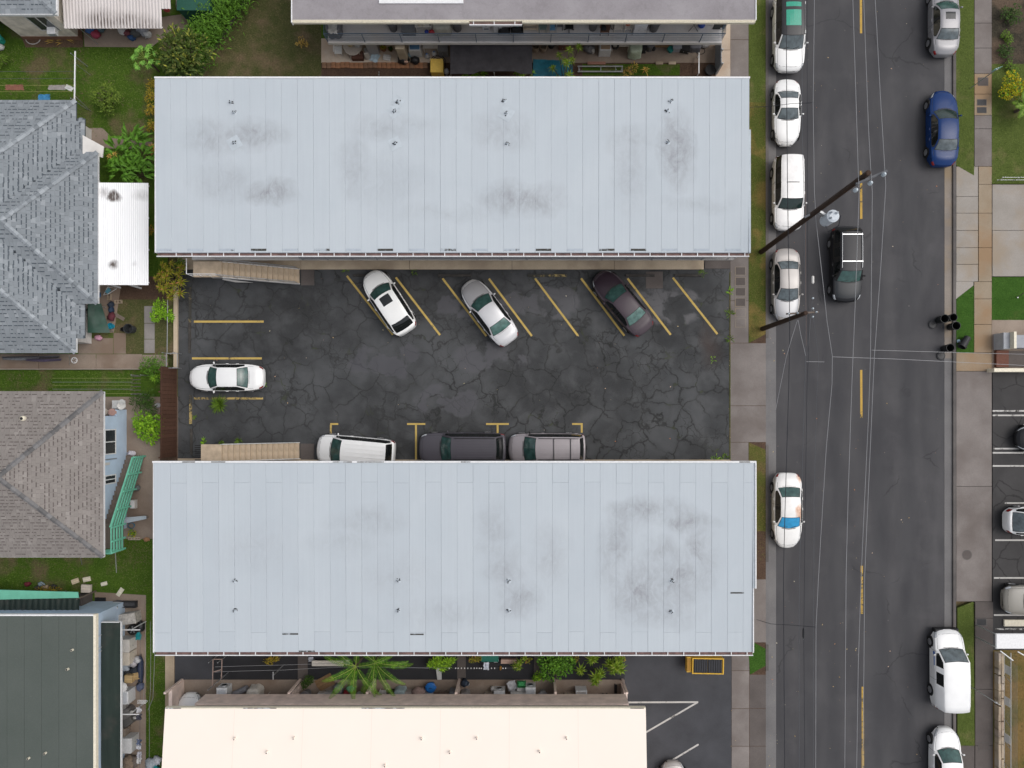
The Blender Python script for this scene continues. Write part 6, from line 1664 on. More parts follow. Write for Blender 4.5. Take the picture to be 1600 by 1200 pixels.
blades('grass',[[(1495,468),(1521,448),(1521,550),(1495,550)],[(1551,434),(1600,434),(1600,499),(1551,499)],[(1173,1022),(1179,1005),(1196,1015),(1196,1039),(1173,1052)]],150,m_blades('grass_blade_fresh',(0.035,0.10,0.012),(0.08,0.185,0.026)),.075,304)
blades('grass',[[(1171,165),(1196,165),(1196,521),(1171,534)],[(1171,693),(1196,705),(1196,876),(1171,876)],[(1553,1018),(1600,1018),(1600,1200),(1553,1200)]],140,m_blades('grass_blade_dry',(0.08,0.085,0.018),(0.19,0.17,0.05),(0.22,0.15,0.06)),.09,305)

# ---- household things, poles and wires
def at(px,py,z):return(gx(px,z),gy(py,z),z)
def T_(name,label,cat,px,py,z,rot=0,group=None):return thing(name,label,cat,at(px,py,z),rot,group)
def bin_(label,px,py,z=G,r=.28,h=.85,c=(.10,.10,.105),lid=True,rot=0,group=None,name='trash_can',cat='trash can',open_=False):
 T=T_(name,label,cat,px,py,z,rot,group)
 m=col(c,.55)
 b=MB();b.lathe([(r*.80,0),(r*.84,.05),(r*.97,h-.06),(r*1.06,h-.05),(r*1.06,h)]+([(r*.96,h),(r*.80,.04)]if open_ else[]),18,cap1=True)
 b.build('body',m,T,local=True)
 if lid:
  l=MB();l.lathe([(r*1.10,h),(r*1.10,h+.035),(r*.85,h+.075),(r*.3,h+.095)],18);l.build('lid',m,T,local=True)
  MB().bar((-.09,0,h+.11),(.09,0,h+.11),.03,.03).build('lid_handle',M['black'],T,local=True)
 for s_ in(-1,1):MB().bar((s_*(r+.03),-.09,h*.8),(s_*(r+.03),.09,h*.8),.05,.04).build('handle',m,T,local=True)
 return T
def cabinet(label,px,py,z=G,rot=0,sx=.6,sy=.5,sz=1.2,c=(.5,.48,.45),doors=2,name='cabinet',cat='cabinet',group=None,face=-1):
 T=T_(name,label,cat,px,py,z,rot,group);m=col(c,.6)
 MB().bbox(-sx/2,sx/2,-sy/2,sy/2,0,sz,.015).build('carcass',m,T,local=True)
 for k in range(doors):
  a=-sx/2+sx*k/doors+.015;b=a+sx/doors-.03
  D=MB().box(a,b,face*sy/2,face*(sy/2+.02),.05,sz-.04).build('door',m,T,local=True)
  MB().box((a+b)/2-.02+.1,(a+b)/2+.02+.1,face*(sy/2+.02),face*(sy/2+.045),sz*.5,sz*.5+.10).build('handle',M['metal'],D,local=True)
 MB().bbox(-sx/2-.015,sx/2+.015,-sy/2-.015,sy/2+.015,sz,sz+.025,.008).build('top',m,T,local=True)
 return T
def washer(label,px,py,z=G,rot=0,c=(.68,.69,.70),lidc=(.58,.60,.63),front=False,face=-1,s=.62,h=.92,name='washing_machine',cat='washing machine',group=None):
 T=T_(name,label,cat,px,py,z,rot,group);m=col(c,.35)
 MB().bbox(-s/2,s/2,-s/2,s/2,.03,h,.02).build('casing',m,T,local=True)
 MB().bbox(-s/2,s/2,-face*s/2-(.0 if face>0 else-.0),-face*(s/2-.13),h+.001,h+.12,.02).build('control_panel',col((.45,.46,.48),.4),T,local=True)
 if front:
  MB().tube([(0,face*s/2,.48),(0,face*(s/2+.05),.48)],[.23,.20],18).build('door',M['metal'],T,local=True)
  MB().tube([(0,face*(s/2+.05),.48),(0,face*(s/2+.07),.48)],[.16,.12],16).build('porthole',M['glass'],T,local=True)
  MB().bbox(-.24,.24,-.20,.20,h+.001,h+.02,.008).build('lid',col(lidc,.35),T,local=True)
 else:
  MB().bbox(-s*.40,s*.40,face*s*.42,-face*s*.22,h+.001,h+.03,.01).build('lid',col(lidc,.3),T,local=True)
 for a in(-1,1):
  for b in(-1,1):MB().lathe([(.03,0),(.03,.03)],8,a*s*.4,b*s*.4).build('foot',M['black'],T,local=True)
 return T
def table(label,px,py,z=G,rot=0,sx=1.0,sy=.6,h=.74,c=(.42,.40,.38),name='table',cat='table',round_=False,items=0,group=None):
 T=T_(name,label,cat,px,py,z,rot,group);m=col(c,.5)
 if round_:MB().lathe([(sx/2-.02,h-.04),(sx/2,h-.03),(sx/2,h-.008),(sx/2-.02,h)],22).build('tabletop',m,T,local=True)
 else:MB().bbox(-sx/2,sx/2,-sy/2,sy/2,h-.04,h,.01).build('tabletop',m,T,local=True)
 k=.32 if round_ else .44
 for a in(-1,1):
  for b in(-1,1):MB().tube([(a*sx*k,b*sy*k,0),(a*sx*k,b*sy*k,h-.04)],.025,6).build('leg',m,T,local=True)
 return T
def chair(label,px,py,z=G,rot=0,c=(.6,.6,.58),w=.48,name='chair',group=None,arms=True):
 T=T_(name,label,'chair',px,py,z,rot,group);m=col(c,.5)
 MB().bbox(-w/2,w/2,-w/2,w/2,.40,.44,.015).build('seat',m,T,local=True)
 b=MB()
 for k in range(5):b.bar((-w/2+.05+k*(w-.1)/4,w/2-.02,.45),(-w/2+.05+k*(w-.1)/4,w/2+.10,.88),.06,.02,(0,1,0))
 b.bar((-w/2,w/2+.10,.89),(w/2,w/2+.10,.89),.04,.06);b.build('backrest',m,T,local=True)
 for a in(-1,1):
  for q in(-1,1):MB().tube([(a*w*.46,q*w*.46,0),(a*w*.42,q*w*.42,.41)],.022,6).build('leg',m,T,local=True)
  if arms:MB().bar((a*w/2,-w*.45,.64),(a*w/2,w*.6,.68),.05,.03).build('armrest',m,T,local=True)
 return T
def lump(name,label,cat,px,py,z=G,rx=.3,ry=.25,rz=.2,c=(.5,.5,.5),seed=1,n=12,m=8,jit=.22,rough=.8,group=None):
 """bag, heap of cloth"""
 rnd=random.Random(seed);mb=MB().blob((0,0,rz*.8),rx,ry,rz,n,m,jit,rnd)
 mb.v=[(a,b,max(0.0,h))for a,b,h in mb.v]
 o=mb.build(name,col(c,rough,.3),None,local=True,smooth=True);o.location=at(px,py,z)
 return tag(o,label,cat,group)
def carton(label,px,py,z=G,rot=0,sx=.5,sy=.4,sz=.35,c=(.42,.29,.15),open_=True,name='cardboard_box',cat='box',group=None):
 T=T_(name,label,cat,px,py,z,rot,group);m=col(c,.8)
 b=MB();t=.015
 if open_:
  b.box(-sx/2,sx/2,-sy/2,sy/2,0,t);b.box(-sx/2,sx/2,-sy/2,-sy/2+t,t,sz);b.box(-sx/2,sx/2,sy/2-t,sy/2,t,sz)
  b.box(-sx/2,-sx/2+t,-sy/2+t,sy/2-t,t,sz);b.box(sx/2-t,sx/2,-sy/2+t,sy/2-t,t,sz)
 else:b.bbox(-sx/2,sx/2,-sy/2,sy/2,0,sz,.01)
 b.build('body',m,T,local=True)
 if open_:
  MB().add([(-sx/2,-sy/2,sz),(sx/2,-sy/2,sz),(sx/2,-sy*.78,sz+.06),(-sx/2,-sy*.78,sz+.06)],[(0,1,2,3)]).build('flap',m,T,local=True)
  MB().add([(-sx/2,sy/2,sz),(sx/2,sy/2,sz),(sx/2,sy*.8,sz+.03),(-sx/2,sy*.8,sz+.03)],[(3,2,1,0)]).build('flap',m,T,local=True)
 else:MB().box(-sx/2+.01,sx/2-.01,-.025,.025,sz+.001,sz+.004).build('tape',col(vary(c,1.25),.5),T,local=True)
 return T
def covered(label,px,py,z=G,rot=0,sx=.7,sy=.6,sz=1.0,c=(.5,.48,.42),seed=1,name='covered_grill',cat='covered item'):
 rnd=random.Random(seed);mb=MB();n=28;vs=[];fs=[]
 lv=[(0,0.15,1.0),(.04,.60,1.0),(.05,.93,.985),(.08,1.0,.95),(.3,1.03,.6),(.6,1.06,.25),(.9,1.12,.03)]
 for li,(q,s_,hz_)in enumerate(lv):
  for k in range(n):
   a=2*PI*k/n;ca,sa=math.cos(a),math.sin(a)
   e=(abs(ca)**4+abs(sa)**4)**-.25
   wv=1+(.05*math.sin(a*7+seed)+rnd.uniform(-.02,.02))*max(0,li-2)/4
   vs.append((ca*e*sx/2*s_*wv,sa*e*sy/2*s_*wv,sz*hz_+rnd.uniform(-.012,.012)))
 for i in range(len(lv)-1):
  for k in range(n):fs.append((i*n+k,(i+1)*n+k,(i+1)*n+(k+1)%n,i*n+(k+1)%n))
 fs.append(tuple(range(n)))
 mb.add(vs,fs);o=mb.build(name,col(c,.8,.2),None,local=True,smooth=True);o.location=at(px,py,z);o.rotation_euler.z=rot
 return tag(o,label,cat)
def jug(label,px,py,z=G,r=.12,h=.32,c=(.62,.62,.60),name='plastic_jug',cat='jug'):
 T=T_(name,label,cat,px,py,z);m=col(c,.4)
 MB().lathe([(r*.9,0),(r,.03),(r,h*.6),(r*.55,h*.85),(r*.3,h*.9),(r*.3,h)],14).build('body',m,T,local=True)
 MB().lathe([(r*.34,h),(r*.34,h+.03)],10).build('cap',col((.15,.25,.5),.4),T,local=True)
 MB().tube([(r*.3,0,h*.88),(r*.95,0,h*.8),(r*.95,0,h*.5)],.018,5).build('handle',m,T,local=True)
 return T
def crate(label,px,py,z,sx=.55,sy=.4,sz=.3,c=(.02,.02,.022),rot=0,group=None):
 T=T_('plastic_crate',label,'crate',px,py,z,rot,group);m=col(c,.5)
 b=MB();b.box(-sx/2,sx/2,-sy/2,sy/2,0,.02)
 for k in range(4):
  h=.04+k*(sz-.06)/3
  for s_ in(-1,1):b.bar((-sx/2,s_*sy/2,h),(sx/2,s_*sy/2,h),.02,.045);b.bar((s_*sx/2,-sy/2,h),(s_*sx/2,sy/2,h),.02,.045)
 for a in(-1,1):
  for q in(-1,1):b.box(a*sx/2-.02,a*sx/2+.02,q*sy/2-.02,q*sy/2+.02,0,sz)
 b.build('basket',m,T,local=True);MB().bbox(-sx*.42,sx*.42,-sy*.4,sy*.4,.03,sz*.6,.04).build('contents',col(vary(c,1.8),.7,.4),T,local=True)
 return T
def plank_stack(label,px,py,z,Lp,w,n,m,rot,name='plank',cat='planks'):
 T=T_(name+'_stack',label,cat,px,py,z,rot)
 for k in range(n):MB().bbox(-Lp/2+random.uniform(-.05,.05),Lp/2+random.uniform(-.05,.05),(k-n/2)*w+.006,(k+1-n/2)*w-.006,0,.035+random.uniform(0,.012),.004).build('plank',m,T,local=True)
 return T
def cloth_flat(name,label,cat,px,py,z,sx,sy,c,seed,rot=0,h=.05,group=None):
 rnd=random.Random(seed);mb=MB();n=7;vs=[];fs=[]
 for i in range(n+1):
  for j in range(n+1):
   u,v=i/n-.5,j/n-.5
   vs.append((u*sx*rnd.uniform(.88,1.1),v*sy*rnd.uniform(.88,1.1),.01+h*rnd.random()))
 for i in range(n):
  for j in range(n):a=i*(n+1)+j;fs.append((a,a+n+1,a+n+2,a+1))
 o=mb.add(vs,fs).build(name,col(c,.85,.25),None,local=True,smooth=True);o.location=at(px,py,z);o.rotation_euler.z=rot
 return tag(o,label,cat,group)
def pot(label,px,py,z=G,r=.16,h=.28,c=(.28,.12,.07),leaf='bush',seed=1,n=40):
 T=T_('potted_plant',label,'potted plant',px,py,z)
 MB().lathe([(r*.7,0),(r,h-.04),(r*1.1,h-.04),(r*1.1,h),(r*.92,h),(r*.9,h-.05)],14).build('pot',col(c,.8),T,local=True)
 rnd=random.Random(seed);mb=MB()
 for k in range(n):
  a=rnd.uniform(0,6.28);mb.leaf((0,0,h-.03),(math.cos(a),math.sin(a),rnd.uniform(.3,1.6)),rnd.uniform(.15,.34),.06,.3)
 mb.build('foliage',L_[leaf],T,local=True)
 return T
KB='black trash cans by the east kerb'
bin_('black open trash can with another beside it, leftmost of the kerbside cluster',1466,500,.01,.27,.80,(.012,.014,.014),False,group=KB,open_=True)
bin_('black open trash can at the top right of the kerbside cluster',1480,498,.12,.25,.75,(.012,.012,.013),False,group=KB,open_=True)
bin_('black open trash can at the lower right of the kerbside cluster',1484,511,.12,.27,.78,(.012,.012,.013),False,group=KB,open_=True)
bin_('black open trash can standing alone below the kerbside cluster',1474,545,.02,.26,.85,(.013,.013,.014),False,group=KB,open_=True)
T=bin_('black trash can lying on its side on the fresh green verge',1512,527,G+.30,.26,.80,(.02,.02,.022),False,group=KB,open_=True)
T.rotation_euler=(R(84),0,R(-35));
for nm_,px,py,lb in(('loose_disc',1470,556,'black round lid leaning on ground beside the lone trash can'),('loose_disc',1506,536,'black round lid on the verge beside the toppled trash can'),('loose_disc',1457,507,'black lid on the road by the kerbside cluster of cans')):
 T=T_(nm_,lb,'lid',px,py,.03 if px<1490 else G+.02)
 MB().lathe([(.28,0),(.29,.03),(.22,.06),(.08,.07)],18).build('disc',col((.022,.022,.024),.5),T,local=True)
 MB().bar((-.08,0,.085),(.08,0,.085),.03,.025).build('grip',M['black'],T,local=True)
lump('plastic_bag','tiny white and blue litter bag next to the toppled trash can','litter',1497,533,G,.14,.10,.06,(.42,.60,.68),5)
dp=thing('dumpster','yellow dumpster with black ribbed lids at the corner of the south lot','dumpster',(gx(1105,1.0),gy(1039,1.0),G),R(-1))
YEL=plain('dumpster_yellow',(0.62,0.37,0.03),0.5,grain=0.2,scale=3)
b=MB();sx,sy=2.05,.98
b.box(-sx/2,sx/2,-sy/2,sy/2,.12,1.05);b.build('body',YEL,dp,local=True)
for a,q in((-sx/2,'x'),(sx/2-.07,'x')):MB().box(a,a+.07,-sy/2-.03,sy/2+.03,1.051,1.15).build('rim',YEL,dp,local=True)
for q in(-sy/2-.03,sy/2-.04):MB().box(-sx/2+.072,sx/2-.072,q,q+.07,1.051,1.14).build('rim',YEL,dp,local=True)
for k in range(2):
 x0=-sx/2+.10+k*(sx-.2)/2;x1=x0+(sx-.2)/2-.03
 Ld=MB().box(x0,x1,-sy/2+.05,sy/2-.05,1.06,1.11).build('lid',M['black'],dp,local=True)
 for j in range(6):
  xx=x0+.05+j*(x1-x0-.1)/5.3;MB().bbox(xx,xx+.085,-sy/2+.08,sy/2-.08,1.11,1.145,.012).build('lid_rib',col((.022,.024,.032),.5),Ld,local=True)
MB().box(-sx/2-.32,-sx/2-.02,-sy/2+.02,sy/2+.02,.5,.98).build('lift_pocket',YEL,dp,local=True)
MB().box(-sx/2-.30,-sx/2-.12,-sy/2+.10,sy/2-.06,.981,1.02).build('lift_bracket',col((.35,.18,.02),.6),dp,local=True)
for a in(-.8,.8):
 for q in(-.4,.4):MB().tube([(a,q-.04,.06),(a,q+.04,.06)],.06,10).build('caster',M['rubber'],dp,local=True)
g2=2.8
covered('grey covered thing draped with a white cloth at the left end of the top gallery',524,48,g2+.3,0,.85,.95,.8,(.17,.17,.18),3)
cloth_flat('white_cloth','crumpled white cloth thrown over the grey covered thing on the gallery','cloth',520,44,g2+1.16,.55,.75,(.52,.50,.46),4,h=.14)
bin_('grey trash can with dark lid, leftmost on the top gallery',615,45,g2,.30,.85,(.085,.085,.092),group='grey trash cans on the gallery')
cabinet('grey storage box beside the leftmost can on the top gallery',640,49,g2,0,.80,.60,.65,(.17,.175,.185),1,'storage_box','storage box')
table('white shelf table with bottles on the top gallery',664,46,g2,0,1.05,.5,.8,(.60,.57,.52))
for i,(px,py,c,lb)in enumerate(((655,40,(.45,.40,.30),'tan jar on the white gallery table'),(662,39,(.55,.50,.40),'cream pot on the white gallery table'),(672,38,(.03,.03,.04),'black jar on the white gallery table'))):jug(lb,px,py,g2+.80,.09,.2,c,'jar','jar')
lump('blue_bag','blue cloth bundle under the white gallery table','bag',667,51,g2+.3,.13,.1,.15,(.03,.05,.28),6)
lump('red_bag','red cloth bundle under the white gallery table','bag',675,51,g2+.3,.19,.12,.16,(.42,.035,.05),7)
covered('large beige covered grill on the top gallery',692,46,g2+.15,0,1.05,.80,.95,(.40,.385,.33),8)
bin_('grey trash can with white tag right of the beige covered grill',715,45,g2,.30,.9,(.085,.082,.084),group='grey trash cans on the gallery')
T=T_('portable_fan','white and black fan heater on the top gallery','appliance',760,43,g2)
MB().bbox(-.24,.24,-.18,.18,0,.45,.02).build('casing',col((.58,.60,.62),.4),T,local=True);MB().lathe([(.18,.46),(.2,.5),(.12,.56)],14).build('fan_guard',M['black'],T,local=True);MB().box(-.15,.15,-.19,-.181,.12,.22).build('display',col((.05,.08,.12),.3),T,local=True)
washer('white washing machine among black crates on the top gallery',778,45,g2,0,s=.5)
covered('white cloth covered stack at the back of the top gallery crates',789,37.5,g2+.5,0,1.0,.4,.5,(.56,.54,.52),9,'covered_stack')
crate('wide black plastic crate on the gallery, left of the pair',788,48,g2+.35,.72,.45,.32,group='black crates on the gallery')
crate('wide black plastic crate holding a teal tub, right of the pair',808,48,g2+.35,.75,.45,.32,group='black crates on the gallery')
bin_('teal tub sitting behind the black crates on the gallery',808,38,g2+.6,.22,.25,(.015,.20,.20),False,name='tub',cat='tub')
T=T_('shoe_rack','beige scalloped plastic rack on the top gallery','shelf',829,43,g2+.2)
for k in range(3):MB().bbox(-.42,.42,-.22+k*.16,-.10+k*.16,.1+k*.16,.22+k*.16,.03).build('tier',col((.56,.47,.36),.5),T,local=True)
for a in(-1,1):MB().box(a*.44-.02,a*.44+.02,-.25,.3,0,.6).build('side_panel',col((.56,.47,.36),.5),T,local=True)
chair('green grey folding chair with slats on the top gallery',848,46,g2,0,(.16,.22,.21),.46)
chair('small chair with blue and white seat on the gallery',864,47,g2,0,(.34,.38,.42),.42)
cloth_flat('seat_cushion','blue patterned cushion on the small gallery chair','cushion',863,43.5,g2+.46,.34,.36,(.12,.28,.45),10,h=.03)
table('low grey table beside the blue cushioned gallery chair',873,42,g2,0,.5,.5,.5,(.10,.10,.11))
T=T_('office_chair','black office chair seen from above on the top gallery','chair',889,45,g2)
MB().bbox(-.26,.26,-.25,.22,.44,.52,.03).build('seat',M['black'],T,local=True);MB().bbox(-.25,.25,.22,.28,.52,1.0,.03).build('backrest',M['black'],T,local=True)
MB().lathe([(.03,.1),(.03,.44)],8).build('column',M['metal'],T,local=True)
for k in range(5):
 a=2*PI*k/5-PI/2;MB().bar((0,0,.10),(math.cos(a)*.33,math.sin(a)*.33,.06),.05,.04).build('leg',M['black'],T,local=True)
bin_('grey trash can between office chair and brown chair on the gallery',926,44,g2,.29,.88,(.10,.10,.105),group='grey trash cans on the gallery')
chair('brown wooden chair with black cushion on the gallery',944,49,g2,0,(.13,.07,.05),.56)
lump('seat_cushion','black cushion lying on the brown gallery chair','cushion',943,44,g2+.45,.2,.2,.07,(.02,.02,.022),11)
T=T_('bicycle_wheel','small spoked wheel leaning by the brown gallery chair','wheel',956,43,g2)
MB().tube([(math.cos(2*PI*k/20)*.10,math.sin(2*PI*k/20)*.26,.28+.26*math.cos(2*PI*k/20)*.1)for k in range(21)],.02,6).build('tyre',M['rubber'],T,local=True)
for k in range(4):MB().bar((0,0,.28),(math.cos(PI*k/2)*.10,math.sin(PI*k/2)*.26,.28),.01,.01).build('spoke',M['metal'],T,local=True)
chair('white plastic chair, left of the pair on the top gallery',965,45,g2,0,(.66,.62,.55),.5,group='white plastic chairs on the gallery')
chair('white plastic chair with an orange thing on it, right of the pair',981,45,g2,0,(.66,.62,.55),.5,group='white plastic chairs on the gallery')
lump('orange_bag','orange bundle on the right white plastic chair','bag',981,38,g2+.46,.2,.12,.1,(.55,.13,.05),12)
cabinet('tall white cabinet with doors standing on the top gallery',998,49,g2,0,.78,.50,1.25,(.66,.67,.70),2)
lump('small_pot','dark reddish pot by the white gallery cabinet','pot',1010,42,g2,.13,.13,.2,(.07,.03,.03),13,jit=.03)
bin_('grey trash can with white label right of the white gallery cabinet',1021,45,g2,.32,.9,(.095,.095,.10),group='grey trash cans on the gallery')
MB().box(-.12,.12,-.08,.08,0,.004)
T=T_('camp_chair','dark folded camp stool near the right end of the gallery','stool',1083,43,g2)
for a in(-1,1):MB().bar((a*.3,-.25,0),(-a*.25,.2,.5),.025,.025).build('leg',M['black'],T,local=True)
MB().bbox(-.3,.3,-.02,.3,.48,.56,.02).build('seat',col((.05,.025,.03),.7),T,local=True)
o=MB().blob((0,0,.24),.24,.24,.24,16,10,0).build('ball',col((.02,.06,.30),.4),None,local=True,smooth=True);o.location=at(1095,41,g2);tag(o,'shiny blue ball at the right end of the top gallery','ball')
T=T_('dark_board','black board propped at the far right end of the gallery','board',1122,45,g2)
MB().bbox(-.35,.35,-.04,.04,0,1.1,.01).build('panel',col((.025,.03,.03),.5),T,local=True);MB().box(.1,.24,-.05,-.041,.1,.2).build('sticker',M['white_trim'],T,local=True)
chair('white plastic chair at the left end of the tan top patio',531,83,G,0,(.62,.61,.58),.50)
table('round tan table with bowls on the top patio',555,80,G,0,1.25,1.25,.74,(.40,.35,.30),round_=True)
for(px,py,c,lb)in((548,71,(.52,.42,.26),'tan bowl on the round patio table'),(559,72,(.55,.54,.52),'white bowl on the round patio table')):
 o=MB().lathe([(.06,0),(.17,.1),(.16,.1),(.05,.02)],14).build('bowl',col(c,.5),None,local=True);o.location=at(px,py,G+.74);tag(o,lb,'bowl')
cabinet('grey upright fridge at the back of the top patio',585,78,G,R(6),.68,.62,1.5,(.36,.35,.36),1,'fridge','fridge')
carton('brown wooden box with lid beside the round patio table',560,90,G,0,.75,.5,.42,(.10,.045,.03),False,'wooden_box')
T=T_('leaning_board','white narrow board leaning against the patio fridge','board',574,84,G,R(15));MB().bbox(-.14,.14,-.4,.4,.02,.06,.01).build('panel',col((.50,.48,.45),.6),T,local=True);MB().box(-.14,.14,-.42,-.38,0,.9).build('rail',col((.50,.48,.45),.6),T,local=True)
cloth_flat('plastic_sheet','pale blue plastic sheet on the bricks of top patio','sheet',586,91,G,.55,.6,(.42,.53,.60),14,R(-25),.15)
pot('potted plant with red leaves on the top patio behind the boxes',600,78,G,.2,.3,(.25,.10,.06),'croton2',15)
pot('small potted plant with dark leaves on the top patio',611,79,G,.15,.25,(.22,.10,.06),'dark',16)
carton('white paper covered box on the orange bricks',605,91,G,R(-8),.5,.36,.15,(.50,.48,.46),False)
T=T_('tall_post','square tan pillar standing between the patio plants','pillar',628,83,1.2);T.location=(gx(628,1.2),gy(80,1.2),G)
MB().bbox(-.26,.26,-.25,.25,0,1.9,.02).build('shaft',M['tan_wall'],T,local=True);MB().bbox(-.29,.29,-.28,.28,1.9,1.96,.01).build('cap',M['tan_wall'],T,local=True)
lump('black_bag','black rubbish bag with pale items, left of the pair by the bricks','bag',631,96,G,.38,.30,.28,(.016,.016,.017),17,rough=.35)
lump('black_bag','black rubbish bag, right of the pair by the bricks','bag',649,96,G,.30,.26,.24,(.018,.018,.02),18,rough=.35)
lump('tan_bag','pinkish tan crumpled bag on the left black rubbish bag','bag',635,97.5,G+.36,.15,.12,.1,(.42,.27,.20),19)
jug('pale blue bottle beside the blue lidded washing machine',641,87,G,.12,.4,(.30,.50,.60),'plastic_bottle','bottle')
washer('white washing machine with blue lid on the top patio',651,80,G,0,lidc=(.10,.22,.38),s=.78)
table('white utility sink table on the top patio',675,78,G,0,1.0,.55,.8,(.60,.57,.53))
jug('grey plastic jug under the white sink table',668,89,G,.17,.4,(.36,.36,.36));jug('white plastic jug right of the grey jug',679,85,G,.16,.38,(.60,.59,.57))
cabinet('dark grey cabinet beside the black shade net',694,82,G,0,.62,.6,.85,(.20,.20,.205),2)
T=T_('garden_hose','black coiled garden hose by the yellow bin','hose',685,99,G)
MB().tube([(math.cos(k*.42)*(.32+.006*k),math.sin(k*.42)*(.30+.006*k),.03+.002*k)for k in range(40)],.022,6).build('coil',M['rubber'],T,local=True)
cabinet('yellow plastic bin cupboard near the north roof edge',684.5,110,G,0,.80,.85,.7,(.74,.50,.10),1,'yellow_bin','bin')
lump('plastic_bag','pale plastic bag right of the yellow bin','bag',698,113,G,.18,.2,.16,(.45,.47,.52),20)
sh=thing('shade_net','large black shade net stretched over the top patio','shade net',P(767,92,G))
mb=MB();nx_,ny_=14,6;vs=[];fs=[];rnd=random.Random(2)
for i in range(nx_+1):
 for j in range(ny_+1):
  u,v=i/nx_,j/ny_
  zz=2.35-.12*math.sin(PI*u)*math.sin(PI*v)+.02*math.sin(i*1.7)-.05*v
  vs.append((gx(703.5+128*u,zz),gy(68.5+(43 if .3<u<.85 else 47)*v+rnd.uniform(-.3,.3),zz),zz))
for i in range(nx_):
 for j in range(ny_):a=i*(ny_+1)+j;fs.append((a,a+ny_+1,a+ny_+2,a+1))
M['net']=plain('shade_net_black',(0.030,0.028,0.032),0.9,grain=.35,scale=2.5)
mb.add(vs,fs).build('netting',M['net'],sh,smooth=True)
for(a,b)in((704,71),(831,71),(704,115),(831,112),(772,113)):MB().lathe([(.025,G),(.025,2.28)],8,gx(a,2.3),gy(b,2.3)).build('pole',M['metal'],sh)
tp=thing('tarp','bright teal blue tarpaulin behind the tall dracaena near north roof','tarp',P(862,106,G))
mb=MB();vs=[];fs=[];rnd=random.Random(6)
for i in range(11):
 for j in range(6):vs.append((gx(833+6.2*i,.6),gy(92+6*j,.6),.55+rnd.uniform(-.05,.05)-.02*i))
for i in range(10):
 for j in range(5):a=i*6+j;fs.append((a,a+6,a+7,a+1))
mb.add(vs,fs).build('sheet',plain('tarp_teal',(0.012,0.13,0.19),0.4,grain=.35,scale=3),tp,smooth=True)
for(a,b)in((834,94),(890,94),(834,118),(890,118)):MB().lathe([(.02,G),(.02,.5)],6,gx(a,.6),gy(b,.6)).build('peg',M['metal'],tp)
for i,(px,lb)in enumerate(((837,'tall tan woven basket, left of the pair by the shade net'),(849,'tall tan woven basket, right of the pair by the shade net'))):
 bin_(lb,px,78,G,.25,.62,(.36,.28,.21),False,name='basket',cat='basket',open_=True,group='woven baskets by the shade net')
lump('black_bag','small black bag right of the two woven baskets','bag',861,74,G,.2,.18,.22,(.015,.015,.016),22)
cabinet('reddish brown low cupboard behind the tall dracaena',880,74,G,0,.62,.4,.55,(.16,.07,.045),2)
lump('cloth_heap','heap of grey and white rubbish right of the dracaena','heap',920,79,G,.34,.3,.35,(.20,.20,.21),23,jit=.4)
lump('plastic_bag','small white bag on the grey rubbish heap','bag',926,83,G,.14,.12,.3,(.55,.54,.52),24)
washer('white dryer with a tan top on the top patio',944,80,G,0,lidc=(.36,.26,.18),s=.76)
table('long white workbench with a tyre on it',968,75,G,0,1.15,.6,.85,(.56,.52,.47))
o=MB().tube([(math.cos(2*PI*k/18)*.2,math.sin(2*PI*k/18)*.2,.07)for k in range(19)],.065,7).build('tyre',M['rubber'],None,local=True);o.location=at(961,72,G+.85);tag(o,'black tyre lying on the white workbench','tyre')
covered('pale green cloth covered appliance on the top patio',991,82,G+.1,0,.80,.85,.95,(.42,.48,.37),25)
cabinet('black metal rack right of the pale green cloth',1005,78,G,0,.28,.5,.7,(.02,.02,.022),1,'metal_rack','rack')
bin_('grey kettle grill on the top patio',1014,77,G,.25,.75,(.12,.12,.125),True,name='kettle_grill',cat='grill')
lump('flower_pot','dark round pot beside the grey kettle grill','pot',1021,78,G,.13,.13,.2,(.03,.03,.032),26,jit=.04)
plank_stack('tan boards stored under the right part of the gallery',1032,71,G+.25,1.0,.14,2,M['wood_tan'],0)
bin_('teal watering can standing on the right of the top patio',1047,80,G,.19,.35,(.02,.22,.20),False,name='watering_can',cat='watering can')
cabinet('light grey storage bin on the right of the top patio',1056,76,G,0,.55,.5,.55,(.28,.29,.32),1,'storage_box','storage box')
cabinet('black low cupboard on the right of the top patio',1069,78,G,R(-12),.6,.5,.5,(.018,.018,.02),2)
covered('dark grey covered thing near the right end of the top patio',1084,76,G,0,.8,.5,.6,(.12,.12,.135),27)
lump('plastic_bag','white plastic bag at the right end of the top patio','bag',1101,72,G,.3,.2,.25,(.60,.58,.58),28)
T=T_('garden_hose','dark hose ring on the floor at the right end of the patio','hose',1094,80,G)
MB().tube([(math.cos(2*PI*k/22)*.3,math.sin(2*PI*k/22)*.22,.03)for k in range(23)],.02,6).build('coil',M['rubber'],T,local=True)
T=thing('clothes_pole','white painted pole lying across the soil at right of top patio','pole',P(1089.5,102,G));MB().bar((0,-.75,.45),(0,.60,.5),.07,.07).build('bar',M['white_trim'],T,local=True)
for q in(-.7,.5):MB().lathe([(.03,0),(.03,.45)],8,0,q).build('stand',M['white_trim'],T,local=True)
bin_('black round planter by the right end of the north roof edge',1108,113,G,.32,.4,(.012,.012,.013),False,name='planter',cat='planter')
for i,px in enumerate((940,1030,1050)):
 o=MB().bbox(-.24 if i else-.6,.24 if i else .6,-.09,.09,0,.12,.01).build('paving_block',M['walk_tan']if i else col((.30,.15,.11),.85),None,local=True);o.location=at(px if i else 932,99.5,G);tag(o,('row of red tiles at the edge of the right patio','tan block at the edge of the right patio, left of the pair','tan block at the edge of the right patio, right of the pair')[i],'block')
